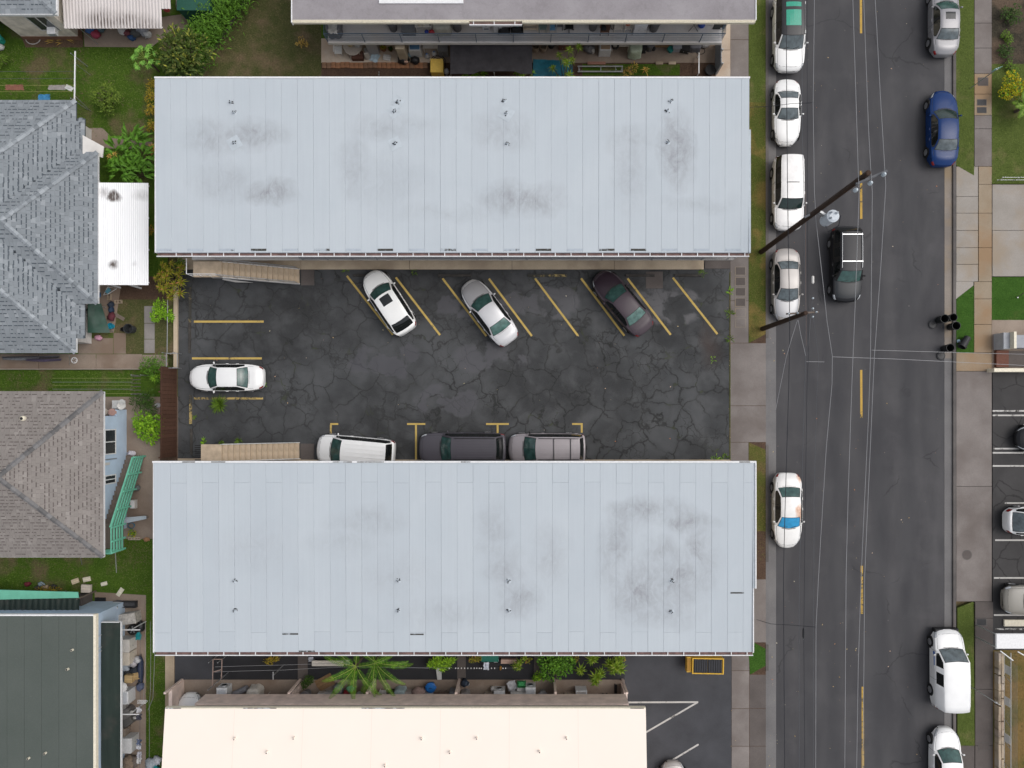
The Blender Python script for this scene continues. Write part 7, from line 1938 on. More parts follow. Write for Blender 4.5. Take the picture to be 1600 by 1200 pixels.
T=thing('garden_rail','long low metal rail frame on the grass strip by the north roof','rail',P(935,112,G))
for y in(108,116):MB().bar((gx(902),gy(y),G+.3),(gx(972),gy(y),G+.3),.07,.05).build('rail',M['metal'],T)
for x in(904,938,971):MB().bar((gx(x),gy(108),G+.27),(gx(x),gy(116),G+.27),.05,.05).build('cross_rail',M['metal'],T);
for x in(905,970):MB().box(gx(x)-.03,gx(x)+.03,gy(112)-.03,gy(112)+.03,G,G+.28).build('leg',M['metal'],T)
for i,(a,b,lb)in enumerate((((592,68),(592.5,118),'thin pole standing on the brick edge of the top patio'),((962,88),(962,110),'thin metal pole by the low rail frame at the top'))):
 T=thing('thin_pole',lb,'pole',P(b[0],b[1],G));MB().tube([P(b[0],b[1],G),P(b[0]-.5,b[1]-6,2.2)],.022,6).build('shaft',M['metal'],T);MB().lathe([(.06,G),(.05,G+.04)],8,gx(b[0]),gy(b[1])).build('foot',M['metal'],T)
SG=G+.02
T=washer('white front loading dryer on its side at the left end of the lower patio',355,1075,SG,R(180),front=True,s=.68)
T=T_('rolled_tarp','grey rolled tarp beside the dryer on the lower patio','roll',376,1080,SG+.22,R(25))
MB().tube([(-.5,0,0),(.5,0,0)],.2,14).build('roll',col((.22,.22,.24),.6),T,local=True);MB().tube([(-.52,0,0),(-.5,0,0)],.08,10).build('core',col((.55,.54,.52),.6),T,local=True)
covered('white cloth covered washing machine on the left lower patio',402,1081,SG,0,.85,.95,.9,(.56,.53,.48),30,'covered_washer')
table('low white stand beside the white covered machine',414,1085,SG,0,.75,.35,.45,(.45,.42,.38))
bin_('grey round drum on the lower patio, left of the pair',461,1083,SG,.29,.6,(.15,.15,.155),group='grey drums on the lower patio')
bin_('grey round drum on the lower patio, right of the pair',481,1082,SG,.30,.6,(.15,.15,.155),group='grey drums on the lower patio')
plank_stack('orange brown wooden boards lying on the lower patio',508,1066,SG,1.15,.16,5,M['wood_tan'],R(28))
cabinet('low white cupboard on the lower patio behind the palm',505,1084,SG,R(180),.5,.35,.5,(.55,.54,.53),2);cabinet('grey metal cupboard on the lower patio behind the palm',516,1083,SG,R(180),.5,.4,.45,(.38,.38,.39),1)
lump('cloth_heap','grey crumpled sheet on the lower patio by the left palm frond','heap',530,1075,SG,.3,.45,.3,(.26,.27,.30),31,jit=.3)
cabinet('red cooler box under the left palm fronds',543,1081,SG,R(170),.3,.45,.45,(.30,.03,.04),1,'cooler','cooler')
T=bin_('mint green bucket on the red cooler under the palm',549,1074,SG+.3,.20,.3,(.17,.52,.40),False,name='bucket',cat='bucket')
lump('plastic_bag','white bag under the tip of the hanging palm frond','bag',563,1083,SG,.2,.14,.15,(.6,.6,.6),32)
chair('grey white plastic chair under the right palm',600,1080,SG,PI,(.50,.50,.49),.44)
bin_('black barrel beside the pale blue sheet on the lower patio',614,1082,SG,.32,.8,(.02,.022,.026),True,name='barrel',cat='barrel')
covered('pale blue sheet covered thing on the lower patio',627,1081,SG,0,.72,.75,.8,(.36,.46,.48),33)
cabinet('small beige box between the blue and pink covers on the lower patio',640,1082,SG,R(180),.4,.5,.7,(.40,.36,.34),1,'storage_box','storage box')
lump('cloth_heap','heap of pink flowered cloth on the lower patio','heap',656,1080,SG,.45,.42,.62,(.42,.30,.27),34,jit=.25)
bin_('bright blue lidded tub on the lower patio',674,1071,SG+.2,.31,.4,(.01,.13,.42),True,name='tub',cat='tub')
cabinet('white lidded storage box in front of the blue tub',672,1083,SG,R(180),.55,.4,.6,(.40,.40,.40),1,'storage_box','storage box')
for i,(px,c)in enumerate(((683,(.12,.08,.06)),(693,(.16,.11,.085)))):chair(('brown wicker stool chair left of the pair on the lower patio','brown wicker stool chair right of the pair on the lower patio')[i],px,1083,SG,PI,c,.42,group='wicker chairs on the lower patio',arms=False)
covered('grey cloth covered bicycle against the dividing wall, left side',709,1082,SG,R(-15),.55,.6,.8,(.24,.25,.27),35,'covered_bicycle')
covered('grey and tan covered pile against the dividing wall, right side',728,1083,SG,R(10),.55,.55,.75,(.27,.26,.26),36,'covered_pile')
lump('toy_heap','dark heap with blue and white toys at the post on the lower patio','heap',727,1064,SG,.24,.24,.35,(.03,.045,.07),37,jit=.4);lump('plastic_bag','white bag at the foot of the dark toy heap','bag',731,1068,SG,.13,.12,.16,(.55,.58,.62),38)
cabinet('beige cupboard left of the round doored washer',764,1085,SG,R(180),.55,.4,.75,(.42,.36,.30),2)
washer('white front loading washer with dark round door on the lower patio',781,1080,SG,R(180),front=True,s=.72)
lump('plastic_bag','white knotted bag left of the front loading washer','bag',770,1074,SG,.16,.16,.3,(.62,.61,.59),39)
cloth_flat('newspaper','grey printed sheet draped beside the washers on the lower patio','paper',800,1070,SG+.5,.6,.55,(.46,.46,.48),40,R(20),.12)
table('small stand holding the grey printed sheet on the lower patio',800,1071,SG,0,.45,.4,.5,(.3,.3,.31))
crate('green crate with white rim beside the rightmost washer',815,1068,SG+.55,.55,.38,.22,(.03,.18,.06));table('white stand under the green crate',815,1070,SG,0,.6,.45,.55,(.55,.54,.53))
washer('white washer with black round door, rightmost of the washers',829,1074,SG,R(180),front=True,s=.66)
T=T_('laundry_tub','long white laundry tub below the printed sheet','tub',811,1083,SG+.3)
MB().bbox(-.55,.55,-.2,.2,0,.5,.06).build('basin',col((.55,.54,.53),.4),T,local=True);MB().box(-.2,.2,.02,.1,.501,.52).build('tap',M['metal'],T,local=True)
for a in(-.45,.45):MB().box(a-.03,a+.03,-.1,.1,-.3,0).build('leg',M['metal'],T,local=True)
bin_('grey mop bucket with handle beside the dividing wall',848,1081,SG,.24,.5,(.30,.30,.31),True,name='bucket',cat='bucket')
cabinet('small beige cupboard on the right lower patio',889,1085,SG,R(180),.62,.35,.6,(.42,.36,.30),1)
washer('white top loading washer alone on the right lower patio',907,1080,SG,R(180),lidc=(.45,.43,.42),s=.74)
for i,px in enumerate((942,948)):lump('boot',('left one of two black boots on the right lower patio','right one of two black boots on the right lower patio')[i],'boot',px,1085,SG,.07,.14,.16,(.015,.015,.015),41+i,jit=.05,group='pair of black boots')
plank_stack('dark bundle of sticks at the right end wall of the lower patio',962,1078,SG,.8,.06,3,M['black'],PI/2,'stick','sticks')
T=T_('bench','long white bench cabinet under the south roof edge','bench',515,1033,G+.01)
MB().bbox(-1.05,1.05,-.18,.18,.38,.46,.01).build('seat',col((.62,.58,.52),.5),T,local=True)
for k in range(4):MB().box(-1.0+k*.5,-.52+k*.5,-.17,-.15,.08,.375).build('front_panel',col((.55,.51,.46),.5),T,local=True)
for a in(-1.0,.96):MB().box(a,a+.04,-.16,.16,0,.38).build('leg',M['metal'],T,local=True)
cloth_flat('newspaper','crumpled pale paper left of the long white bench','paper',486,1030,G,.35,.3,(.45,.47,.52),44);cloth_flat('newspaper','crumpled pale paper right of the long white bench','paper',543,1035,G,.3,.35,(.48,.48,.54),45)
cabinet('teal green storage box under the south roof edge',766,1026,G,0,1.1,.4,.4,(.01,.14,.10),2,'storage_box','storage box')
cloth_flat('white_cloth','white triangular cloth hanging low by the clothes pegs','cloth',760,1040,G+.5,.35,.5,(.62,.66,.74),46,h=.2)
cabinet('pink tan planter trough above the pale spiky plant',795,1031,G,0,1.0,.25,.35,(.45,.31,.25),1,'planter','planter')
lump('plastic_bag','crumpled white bag between the teal box and the trough','bag',775,1031,G,.2,.14,.15,(.55,.56,.60),47)
T=T_('surfboard','white pointed board end below the bright cane plant','board',686,1051,G+.05,R(95));MB().add([(-.45,-.14,0),(.2,-.17,0),(.5,0,0),(.2,.17,0),(-.45,.14,0),(-.45,-.14,.06),(.2,-.17,.06),(.5,0,.06),(.2,.17,.06),(-.45,.14,.06)],[(4,3,2,1,0),(5,6,7,8,9),(0,1,6,5),(1,2,7,6),(2,3,8,7),(3,4,9,8),(4,0,5,9)]).build('deck',col((.50,.50,.49),.3),T,local=True);MB().box(-.3,-.2,-.01,.01,.06,.09).build('fin',M['metal'],T,local=True)
lump('orange_pot','small orange pot hanging by the clothes pegs','pot',782,1043,G,.08,.14,.14,(.40,.20,.03),48)
slabs('alley_paving',[(465,1024,481,1062),(714,1022,728,1062),(834,1022,848,1062)],G+.02,M['side_dark'],thick=.05)
def line(label,pts,r,m,name='clothes_line',cat='clothes line',group=None,sag=0.0,n=10):
 """wire through points given as (photo x, photo y, height)"""
 w=[P(*p)for p in pts];out=[]
 for i in range(len(w)-1):
  for k in range(n):
   u=k/n;q=w[i].lerp(w[i+1],u);q.z-=sag*4*u*(1-u);out.append(q)
 out.append(w[-1])
 o0=out[0].copy()
 o=MB().tube([q-o0 for q in out],r,5).build(name,m,None,local=True);o.location=o0
 return tag(o,label,cat,group)
def post_frame(label,px,py,h,wd,axis='y',name='clothes_line_post',m=None):
 T=thing(name,label,'clothes line post',P(px,py,G));m=m or M['metal']
 MB().lathe([(.035,0),(.03,h)],8).build('upright',m,T,local=True)
 a=(0,-wd/2,h)if axis=='y' else(-wd/2,0,h);b=(0,wd/2,h)if axis=='y' else(wd/2,0,h)
 MB().bar(a,b,.06,.05).build('cross_arm',m,T,local=True)
 return T
line('pale clothes line along the alley, upper one',[(336,1042,1.9),(447,1039,1.9),(545,1036,1.9)],.012,M['wire_light'],sag=.03)
line('pale clothes line along the alley, lower one',[(336,1050,1.9),(442,1047,1.9),(545,1042,1.9),(670,1044,1.9)],.012,M['wire_light'],sag=.04)
line('clothes line with white pegs behind the south block',[(640,1043,1.9),(715,1044,1.9),(810,1044,1.9)],.010,M['wire_mid'],sag=.03)
pg=thing('clothes_pegs','row of white clothes pegs on the line behind the south block','pegs',P(750,1044,1.9))
for px in(702,712,716,721,726,731,736,741,745,749,752,768,773,786,790):
 MB().box(gx(px,1.9)-.025,gx(px,1.9)+.025,gy(1044,1.9)-.03,gy(1044,1.9)+.03,1.86,1.95).build('peg',M['white_trim'],pg)
for i,(px,py,h)in enumerate(((442,1040,1.9),)):post_frame('short metal clothes line post in the middle of the alley',px,py,h,.5)
T=thing('gate_frame','rusty metal gate frame at the left end of the alley','gate',P(340,1050,G))
for(a,b)in((333,1030),(347,1030),(332,1072),(346,1060)):MB().lathe([(.03,G),(.03,1.9)],8,gx(a,1.2),gy(b,1.2)).build('post',M['metal'],T)
for(a,b)in(((333,1030),(347,1030)),((333,1030),(332,1072)),((347,1030),(346,1060)),((333,1050),(347,1046))):MB().bar(P(*a,1.9)-Vector((0,0,0)),P(*b,1.9),.05,.05).build('rail',col((.30,.22,.19),.7),T)
MB().tube([P(272,1062,.2),P(268,1061,.5),P(262,1058,.7)],.03,6)
line('pale clothes line along the left yard, nearest the south block',[(243,971,1.9),(239,1090,1.9),(231,1110,1.9)],.012,M['wire_light'],sag=.03)
line('pale clothes line along the left yard, second from the south block',[(235,971,1.9),(235,1075,1.9),(233,1098,1.9),(233,1195,1.9)],.011,M['wire_light'],sag=.04)
line('pale clothes line along the left yard, third from the south block',[(227,971,1.9),(227,1040,1.9),(224,1098,1.9)],.010,M['wire_light'])
line('clothes line hung with washing beside the white appliances',[(219,971,1.9),(219,1097,1.9),(218,1200,1.9)],.012,M['wire_mid'])
post_frame('white clothes line cross arm at the top of the left yard',228,971,1.9,1.2,'x',m=M['white_trim']);post_frame('white clothes line cross arm in the middle of the left yard',226,1098,1.9,1.25,'x',m=M['white_trim'])
for i,(py,c)in enumerate(((1108,(.55,.55,.58)),(1119,(.05,.05,.07)),(1158,(.10,.13,.22)),(1165,(.55,.56,.6)),(1178,(.45,.45,.5)),(1187,(.55,.55,.55)))):
 cloth_flat('hanging_cloth',('white cloth hanging on the yard line below the cross arm','black cloth hanging on the yard line below the white one','navy cloth hanging on the yard line beside the large white washer','white cloth hanging on the yard line below the navy one','pale cloth hanging on the yard line near the bottom edge','white towel hanging on the yard line, lowest of all')[i],'laundry',219,py,1.75,.28,.38,c,50+i,h=.25,group='washing on the yard line')
T=T_('plastic_hanger_rack','tangle of white hangers on the middle cross arm','hangers',221,1096,1.92)
for k in range(7):MB().tube([(-.25+k*.08,-.15,0),(-.2+k*.08,.12,.06),(-.05+k*.08,.05,.03),(-.25+k*.08,-.15,0)],.012,4).build('hanger',M['white_trim'],T,local=True)
M['carved']=plain('carved_white',(0.50,0.47,0.43),0.8,grain=.45,scale=7)
T=T_('carved_chest','weathered white carved chest at the corner of the green building','chest',203,965,.5,R(8));T.location.z=G
MB().bbox(-.55,.55,-.33,.33,0,.75,.03).build('chest_body',M['carved'],T,local=True);MB().bbox(-.57,.57,-.35,.35,.751,.80,.02).build('lid',M['carved'],T,local=True)
T=T_('spare_wheel','black car tyre with silver spoked rim beside the white cabinets','wheel',209,983,.4,R(20))
MB().lathe([(.26,0),(.34,.02),(.35,.10),(.34,.19),(.26,.21),(.24,.12)],22).build('tyre',M['rubber'],T,local=True);rm=MB().lathe([(.25,.06),(.25,.15)],18);
rm.build('rim_well',M['seal'],T,local=True)
for k in range(5):a=2*PI*k/5;MB().bar((0,0,.17),(math.cos(a)*.24,math.sin(a)*.24,.17),.07,.03).build('spoke',M['rim'],T,local=True)
MB().lathe([(.09,.1),(.07,.20)],12).build('hub',M['rim'],T,local=True)
lump('black_bag','black rubbish bag right of the spoked wheel in the left yard','bag',222,977,G,.3,.35,.25,(.014,.014,.015),60,rough=.35)
cabinet('tall white cabinet beside the lean-to, upper of the pair',204,1002,G,R(90),.80,.85,1.0,(.60,.57,.53),2,group='white cabinets in the left yard');cabinet('tall white cabinet with brown stained front, lower of the pair',204,1022,G,R(90),.80,.85,1.0,(.56,.50,.42),2,group='white cabinets in the left yard')
cloth_flat('tarp','small teal tarp beside the white cabinets in left yard','tarp',217,993,G+.3,.35,.55,(.01,.22,.24),61,h=.12);lump('cloth_heap','long navy cloth heap along the yard path','heap',222,1045,G,.2,.9,.25,(.025,.035,.07),62,jit=.3)
for i,(px,py,c,r_)in enumerate(((197,1040,(.36,.40,.45),.36),(210,1035,(.42,.40,.42),.26),(216,1030,(.50,.50,.52),.22),(203,1050,(.03,.03,.03),.3),(213,1046,(.025,.03,.04),.3),(221,1072,(.10,.12,.2),.26))):
 lump('cloth_heap',('grey blue clothes pile against the lean-to in the left yard','pinkish white clothes on top of the left yard pile','white crumpled cloth at the path side of the left yard pile','black bag between the clothes and cardboard boxes','dark bundle right of the black bag in left yard','dark bundle right of the wide white washer')[i],'heap',px,py,G+(.2 if i in(1,2)else 0),r_,r_,r_*.8,c,63+i,jit=.35)
carton('tan cardboard box in the left yard pile, nearer the lean-to',205,1058,G+.3,R(-4),.5,.5,.4,(.45,.32,.16),False,group='cardboard boxes in the left yard');carton('brown cardboard box in the left yard pile, nearer the path',216,1054,G+.1,R(12),.4,.45,.35,(.36,.25,.12),False,group='cardboard boxes in the left yard')
T=T_('parasol','small white parasol above the wide white washer in left yard','parasol',203,1066,G)
MB().lathe([(.02,.9),(.33,.9),(.3,.98),(.05,1.08)],8).build('canopy',M['white_trim'],T,local=True);MB().lathe([(.015,0),(.015,.9)],6).build('pole',M['metal'],T,local=True)
washer('wide white washer with blue markings in the left yard',202,1082,G,R(90),s=.86,h=.95)
cabinet('narrow grey shelf between the washer and brown covers',198,1100,G,R(90),.5,.45,.6,(.26,.25,.24),2)
covered('grey brown covered motorbike shape in the left yard',203,1110,G,R(30),.8,.6,.7,(.15,.14,.135),70,'covered_motorbike');covered('second dark covered shape below the grey brown one',204,1124,G,R(35),.8,.5,.55,(.10,.095,.09),71,'covered_motorbike')
for i,(px,py)in enumerate(((206,1112),(211,1121),(197,1136))):lump('white_rag',('white rag on the grey brown covered shape','white rag on the second dark covered shape','white rag by the lean-to post below the covers')[i],'rag',px,py,G+(.7,.55,.3)[i],.12,.1,.05,(.5,.48,.46),72+i)
cabinet('narrow wooden post shelf above the large white freezer',202,1138,G,R(90),.5,.2,.7,(.26,.21,.17),1)
cabinet('large white chest freezer with blue label in the left yard',205,1155,G,R(90),.95,1.05,1.0,(.62,.62,.62),1,'freezer','freezer')
for i,(px,py,c,r_)in enumerate(((204,1190,(.24,.18,.13),.45),(213,1187,(.16,.13,.11),.35),(197,1196,(.42,.33,.20),.3),(238,1192,(.45,.50,.54),.35),(247,1187,(.6,.62,.66),.28),(243,1199,(.02,.28,.30),.3))):
 lump('rubbish_heap',('brown rubbish pile at the bottom of the left yard','dark brown sacks right of the bottom rubbish pile','tan bag at the lean-to post on the bottom edge','pale bag heap beside the cream roof at the bottom edge','white sheet beside the cream roof at the bottom edge','teal plastic beside the cream roof at the bottom edge')[i],'heap',px,py,G,r_,r_,r_*.6,c,80+i,jit=.4)
for i,(px,py,sx,sy,c,rot)in enumerate(((118,908,.5,.32,(.56,.46,.33),20),(136,905,.5,.3,(.62,.56,.45),12),(136.5,919,.62,.52,(.58,.51,.44),-3),(163,912,.42,.24,(.60,.56,.46),15),(188,925,.28,.58,(.60,.57,.46),-35))):
 carton(('torn tan carton on the lawn, leftmost of the litter','pale carton just above the square one on the lawn','square cream carton on the path above green building','small pale carton on the lawn right of the square one','long pale carton slanting on the lawn by the clothes pole')[i],px,py,G+(.25 if i==2 else 0),R(rot),sx,sy,.06 if i!=2 else .2,c,False,group='cartons littering the lower left lawn')
for i,(px,py,c)in enumerate(((44,912,(.16,.02,.03)),(66,912,(.30,.38,.42)),(73,917,(.40,.30,.20)),(60,918,(.05,.05,.05)),(85,916,(.04,.04,.035)))):lump('litter_heap',('dark red rag in the weeds behind the teal board','pale blue litter in the weeds behind the teal board','tan litter in the weeds behind the teal board','black litter in the weeds behind the teal board, left','black litter in the weeds behind the teal board, right')[i],'litter',px,py,G,.22,.15,.12,c,90+i,jit=.35)
T=T_('door_mat','small black door mat beside the teal edged awning','mat',157,938,G+.03);
for k in range(3):MB().bbox(-.36+k*.245,-.13+k*.245,-.19,.19,0,.03,.005).build('mat_tile',M['black'],T,local=True)
crate('black plastic crate right of the door mat',170,948,G+.02,.5,.45,.4,(.015,.015,.017),R(25));crate('long black rack beside clothes pole in left yard',204,943,G+.02,.95,.38,.35,(.03,.03,.033));lump('grey_tools','heap of grey tools between the black crates','heap',186,943,G,.4,.25,.2,(.12,.12,.13),96,jit=.4)
T=thing('clothes_pole','tall thin pole with line beside the litter strewn lawn','pole',P(184,946,G));MB().tube([P(184,946,G),P(183,950,2.3)],.028,6).build('shaft',M['metal'],T);MB().bar(P(177,941,2.2),P(190,941,2.2),.03,.03).build('cross_arm',M['metal'],T)
line('thin pole like line crossing the lower left lawn near stairs',[(180,858,2.2),(182,895,2.0)],.02,M['wire_light']);line('thin line below the tan roof edge in the lower left lawn',[(126,871,3),(128,882,.3)],.02,M['wire_light'])
for i,(px,py,r_,c)in enumerate(((165,643,.2,(.42,.36,.30)),(177,644,.22,(.42,.26,.22)),(191,634,.24,(.62,.61,.58)),(192,628,.16,(.55,.55,.53)))):
 bin_(('tan bowl on the ledge of the blue house','patterned bowl on the ledge of the blue house','white round basin at the corner of the blue house','small white pail at the corner of the blue house')[i],px,py,G+(1.2 if i<2 else .9),r_,.16,c,False,name='basin',cat='basin',open_=i==2)
cabinet('white stand under the basin at the blue house corner',192,632,G,0,.4,.5,.9,(.5,.5,.49),1)
lump('plastic_bag','white bag lying at the foot of the green railed stairs','bag',207,708,G+.1,.3,.18,.1,(.58,.54,.58),97);bin_('white bowl on the soil beside the brown fence top',248,633,G,.15,.12,(.45,.45,.46),False,name='bowl',cat='bowl',open_=True)
T=T_('plastic_panel','small white plastic panel standing beside the green railed stairs','panel',211,787,G);MB().bbox(-.16,.16,-.28,.28,0,.35,.02).build('shell',M['pale_wall'],T,local=True);MB().box(-.12,.12,-.24,.24,.351,.36).build('lid',M['white_trim'],T,local=True)  # white plastic panel, drawn as a low box
T=T_('ramp_board','pale blue sloping board end by the foot of the landing','board',212,812,G+.5,R(8));MB().add([(-.75,-.12,.6),(.7,-.05,0),(.7,.16,0),(-.75,.30,.6),(-.75,-.12,.54),(.7,-.05,-.06),(.7,.16,-.06),(-.75,.30,.54)],[(0,1,2,3),(7,6,5,4),(0,4,5,1),(1,5,6,2),(2,6,7,3),(3,7,4,0)]).build('panel',col((.36,.42,.47),.6),T,local=True);MB().box(.55,.62,0,.08,-.5,-.062).build('prop',M['metal'],T,local=True)
T=T_('garden_hose','coiled blue hose under the blue board by the stairs','hose',206,821,G);MB().tube([(math.cos(k*.4)*.22,math.sin(k*.4)*.18,.03+k*.003)for k in range(34)],.02,5).build('coil',col((.02,.12,.20),.5),T,local=True)
lump('flower_pot','grey round pot beside the foot of the stairs','pot',217,762,G,.18,.2,.25,(.16,.18,.18),98,jit=.05)
for k in range(2):
 T=T_('cinder_block',('left one of two cinder blocks on the lawn below stairs','right one of two cinder blocks on the lawn below stairs')[k],'cinder block',207+k*9,841,G,0,'cinder blocks below the stairs');b=MB();b.box(-.19,.19,-.09,-.06,0,.19);b.box(-.19,.19,.06,.09,0,.19)
 for q in(-.19,-.015,.16):b.box(q,q+.03,-.06,.06,0,.19)
 b.build('shell',M['patio_tan'],T,local=True)
lump('twig_heap','dry leaf scrap on the lawn below the green landing','litter',229,843,G,.2,.14,.05,(.36,.20,.10),99,jit=.4)
tg=thing('tarp','dark green tarp sheet over things behind the grey house','tarp',P(155,497,G));mb=MB();vs=[];fs=[];rnd=random.Random(44)
poly=lambda u,v:(137+(158-137)*u+(14*u)*v,474+46*v)
for i in range(7):
 for j in range(9):a,b=poly(i/6,j/8);zz=1.1-.5*i/6+rnd.uniform(-.04,.04);vs.append((gx(a,zz),gy(b,zz),zz))
for i in range(6):
 for j in range(8):a=i*9+j;fs.append((a,a+9,a+10,a+1))
mb.add(vs,fs).build('sheet',plain('tarp_green',(0.010,0.055,0.035),0.5,grain=.3,scale=3),tg,smooth=True)
for(a,b)in((140,478),(156,478),(168,516),(142,516)):MB().lathe([(.02,G),(.02,.55)],6,gx(a,.8),gy(b,.8)).build('leg',M['metal'],tg)
for i,(px,py)in enumerate(((138,486),(141,495),(143,503),(145,510))):lump('shoe',('dark shoe by the green tarp, topmost of four','dark shoe by the green tarp, second down of four','dark shoe by the green tarp, third down of four','dark shoe by the green tarp, lowest of four')[i],'shoe',px,py,.6,.13,.17,.10,(.012,.012,.014),101+i,jit=.12,group='dark shoes by the green tarp')
lump('pink_cloth','pink and white cloth below the dark green tarp','cloth',155,528,G+.1,.24,.17,.1,(.58,.30,.40),106,jit=.3);lump('blue_bag','small blue bag at the top of the tarp by the carport','bag',156,461,G+.4,.13,.2,.2,(.04,.14,.30),107)
T=T_('folding_chair','white and blue folded chair frame below the carport edge','chair',173,456,G+.3,R(35));MB().tube([(-.5,.1,0),(.2,.15,.5),(.5,-.1,.1),(-.1,-.15,.3),(-.5,.1,0)],.02,6).build('frame',M['white_trim'],T,local=True);MB().add([(-.2,.1,.3),(.2,.12,.45),(.25,-.1,.4),(-.15,-.12,.28)],[(0,1,2,3)]).build('seat',col((.10,.30,.38),.6),T,local=True)
for k,(px,py,rt)in enumerate(((172.5,464,85),(186.5,472,3))):
 T=T_('cinder_block',('upright cinder block by the folded chair frame','cinder block lying on the olive lawn edge')[k],'cinder block',px,py,G,R(rt));b=MB();b.box(-.22,.22,-.11,-.075,0,.2);b.box(-.22,.22,.075,.11,0,.2)
 for q in(-.22,-.018,.185):b.box(q,q+.035,-.075,.075,0,.2)
 b.build('shell',M['walk_tan'],T,local=True)
for i,(px,py,c,r_)in enumerate(((175,477,(.02,.03,.05),.2),(176,485,(.02,.04,.08),.18),(176,495,(.10,.02,.03),.24))):lump('cloth_heap',('dark bundle beside the green tarp, upper one','navy bundle beside the green tarp','maroon bag beside the green tarp')[i],'bag',px,py,G,r_,r_*1.2,.2,c,110+i,jit=.3)
bin_('small turquoise bucket beside the green tarp',176,510,G,.19,.3,(.01,.25,.36),False,name='bucket',cat='bucket',open_=True)
plank_stack('pale bare branch wood on the olive lawn',187,495,G,.75,.12,2,M['wood_grey'],R(-30),'branch','wood')
bin_('dark grey barrel on the olive lawn',208,515,G,.30,.65,(.035,.038,.04),False,name='barrel',cat='barrel',open_=True);bin_('small black pot left of the dark barrel',195,515,G,.14,.25,(.012,.012,.013),False,name='flower_pot',cat='pot',open_=True)
T=T_('wheel_ornament','white ring wheel ornament on the brown path below grey house','ornament',116.5,563,G+.02)
MB().tube([(math.cos(2*PI*k/16)*.19,math.sin(2*PI*k/16)*.19,.03)for k in range(17)],.028,6).build('ring',M['white_trim'],T,local=True)
for k in range(5):MB().tube([(math.cos(2*PI*k/5)*.08,math.sin(2*PI*k/5)*.08,.03),(math.cos(2*PI*k/5)*.18,math.sin(2*PI*k/5)*.18,.03)],.02,5).build('spoke',M['white_trim'],T,local=True)
line('washing line pole under the grey eaves beside the ring ornament',[(109,570,.2),(108,556,1.9)],.02,M['metal'])
for i,(a,b,c)in enumerate(((2,92,(.20,.19,.22)),(4,60,(.34,.33,.36)),(40,95,(.16,.12,.20)))):
 T=tag(MB().add([(gx(a,2),gy(557+i*2.0,2),1.9),(gx(b,2),gy(555.5+i*2.2,2),1.9),(gx(b,1.3),gy(559.5+i*2.2,1.3),1.3),(gx((a+b)/2,1.3),gy(561+i*2.2,1.3),1.25),(gx(a,1.3),gy(560+i*2,1.3),1.3)],[(0,1,2,3,4)]).build('hanging_cloth',col(c,.9,.5)),('dark clothes on a line under the grey eaves, back row','white and grey clothes on a line under grey eaves','purple clothes on a line under the grey eaves, front')[i],'laundry')
fb=thing('picket_fence','low pale picket edging between the grey house and the narrow lawn','fence',P(110,577,G))
pm_=MB().bbox(-.06,.06,-.02,.02,0,.35,.008).mesh('picket',col((.42,.36,.30),.8))
x=gx(-20)
while x<gx(221):piece('picket',pm_,fb,(x,gy(577),G));x+=.145
MB().box(gx(-20),gx(221),gy(577)-.045,gy(577)-.021,G+.12,G+.20).build('rail',col((.36,.31,.26),.8),fb)
T=thing('metal_rack','dark metal drying rack at the end of the narrow lawn','rack',P(213,600,G))
for(a,b)in((206,586),(221,586),(206,616),(221,616)):MB().lathe([(.03,G),(.03,G+1.0)],8,gx(a,1),gy(b,1)).build('leg',M['metal'],T)
for k in range(6):MB().bar((gx(206,1),gy(588+k*5.4,1),G+1.0),(gx(221,1),gy(588+k*5.4,1),G+1.0),.04,.03).build('shelf_bar',col((.09,.07,.07),.6),T)
for k,y in enumerate((591,597,602,608,615)):line(('first','second','third','fourth','fifth')[k]+' drying line over the narrow lawn, counted from the picket edging',[(82,y,1.4),(207,y,1.4)],.010,M['wire_light']if k%2 else col((.28,.30,.10),.6),group=None)
bf=thing('board_fence','tall red brown board fence between the left houses and the car park','fence',P(276,645,G))
zt_=2.2;xb=gx(277,0)
yy=gy(713);k=0
while yy<gy(576):
 w_=.255
 MB().box(xb-.02-(.012 if k%2 else 0),xb+.012-(.012 if k%2 else 0),yy+.008,yy+w_-.008,G,zt_+random.uniform(-.02,.03)).build('board',M['wood_red'],bf);yy+=w_;k+=1
for q in(.5,1.3,2.0):MB().box(xb-.10,xb-.035,gy(713),gy(576),q,q+.09).build('rail',M['wood_red'],bf)
for q in range(5):MB().box(xb-.20,xb-.102,gy(713)+q*1.4,gy(713)+q*1.4+.09,G,2.15).build('post',M['wood_red'],bf)
for q in range(5):MB().add([(xb-.04,gy(713)+q*.9,2.15),(xb-.95,gy(713)+q*.9+.05,2.0),(xb-.95,gy(713)+q*.9+.55,2.0),(xb-.04,gy(713)+q*.9+.85,2.15)],[(0,1,2,3)])
T=thing('chain_gate','small chain link gate at the corner of the brown fence','gate',P(268,563,G))
for(a,b)in((260,552),(277,552),(260,575),(277,575)):MB().lathe([(.025,G),(.025,1.3)],8,gx(a,.7),gy(b,.7)).build('post',M['metal'],T)
for(a,b)in(((260,552),(277,552)),((277,552),(277,575)),((260,552),(260,575)),((260,575),(277,575))):MB().bar(P(*a,1.25),P(*b,1.25),.035,.035).build('rail',M['metal'],T)
line('pale pipe rail along the croton bed beside the car park wall',[(262,462,1.1),(261,552,1.1)],.025,M['wire_light'],'pipe_rail','rail')
T=thing('clothes_line_post','long white clothes line crossbar on the top left lawn','clothes line post',P(117.5,118,G))
MB().bar(P(117.5,80,2.0),P(116.5,158,2.0),.07,.06).build('cross_arm',M['white_trim'],T)
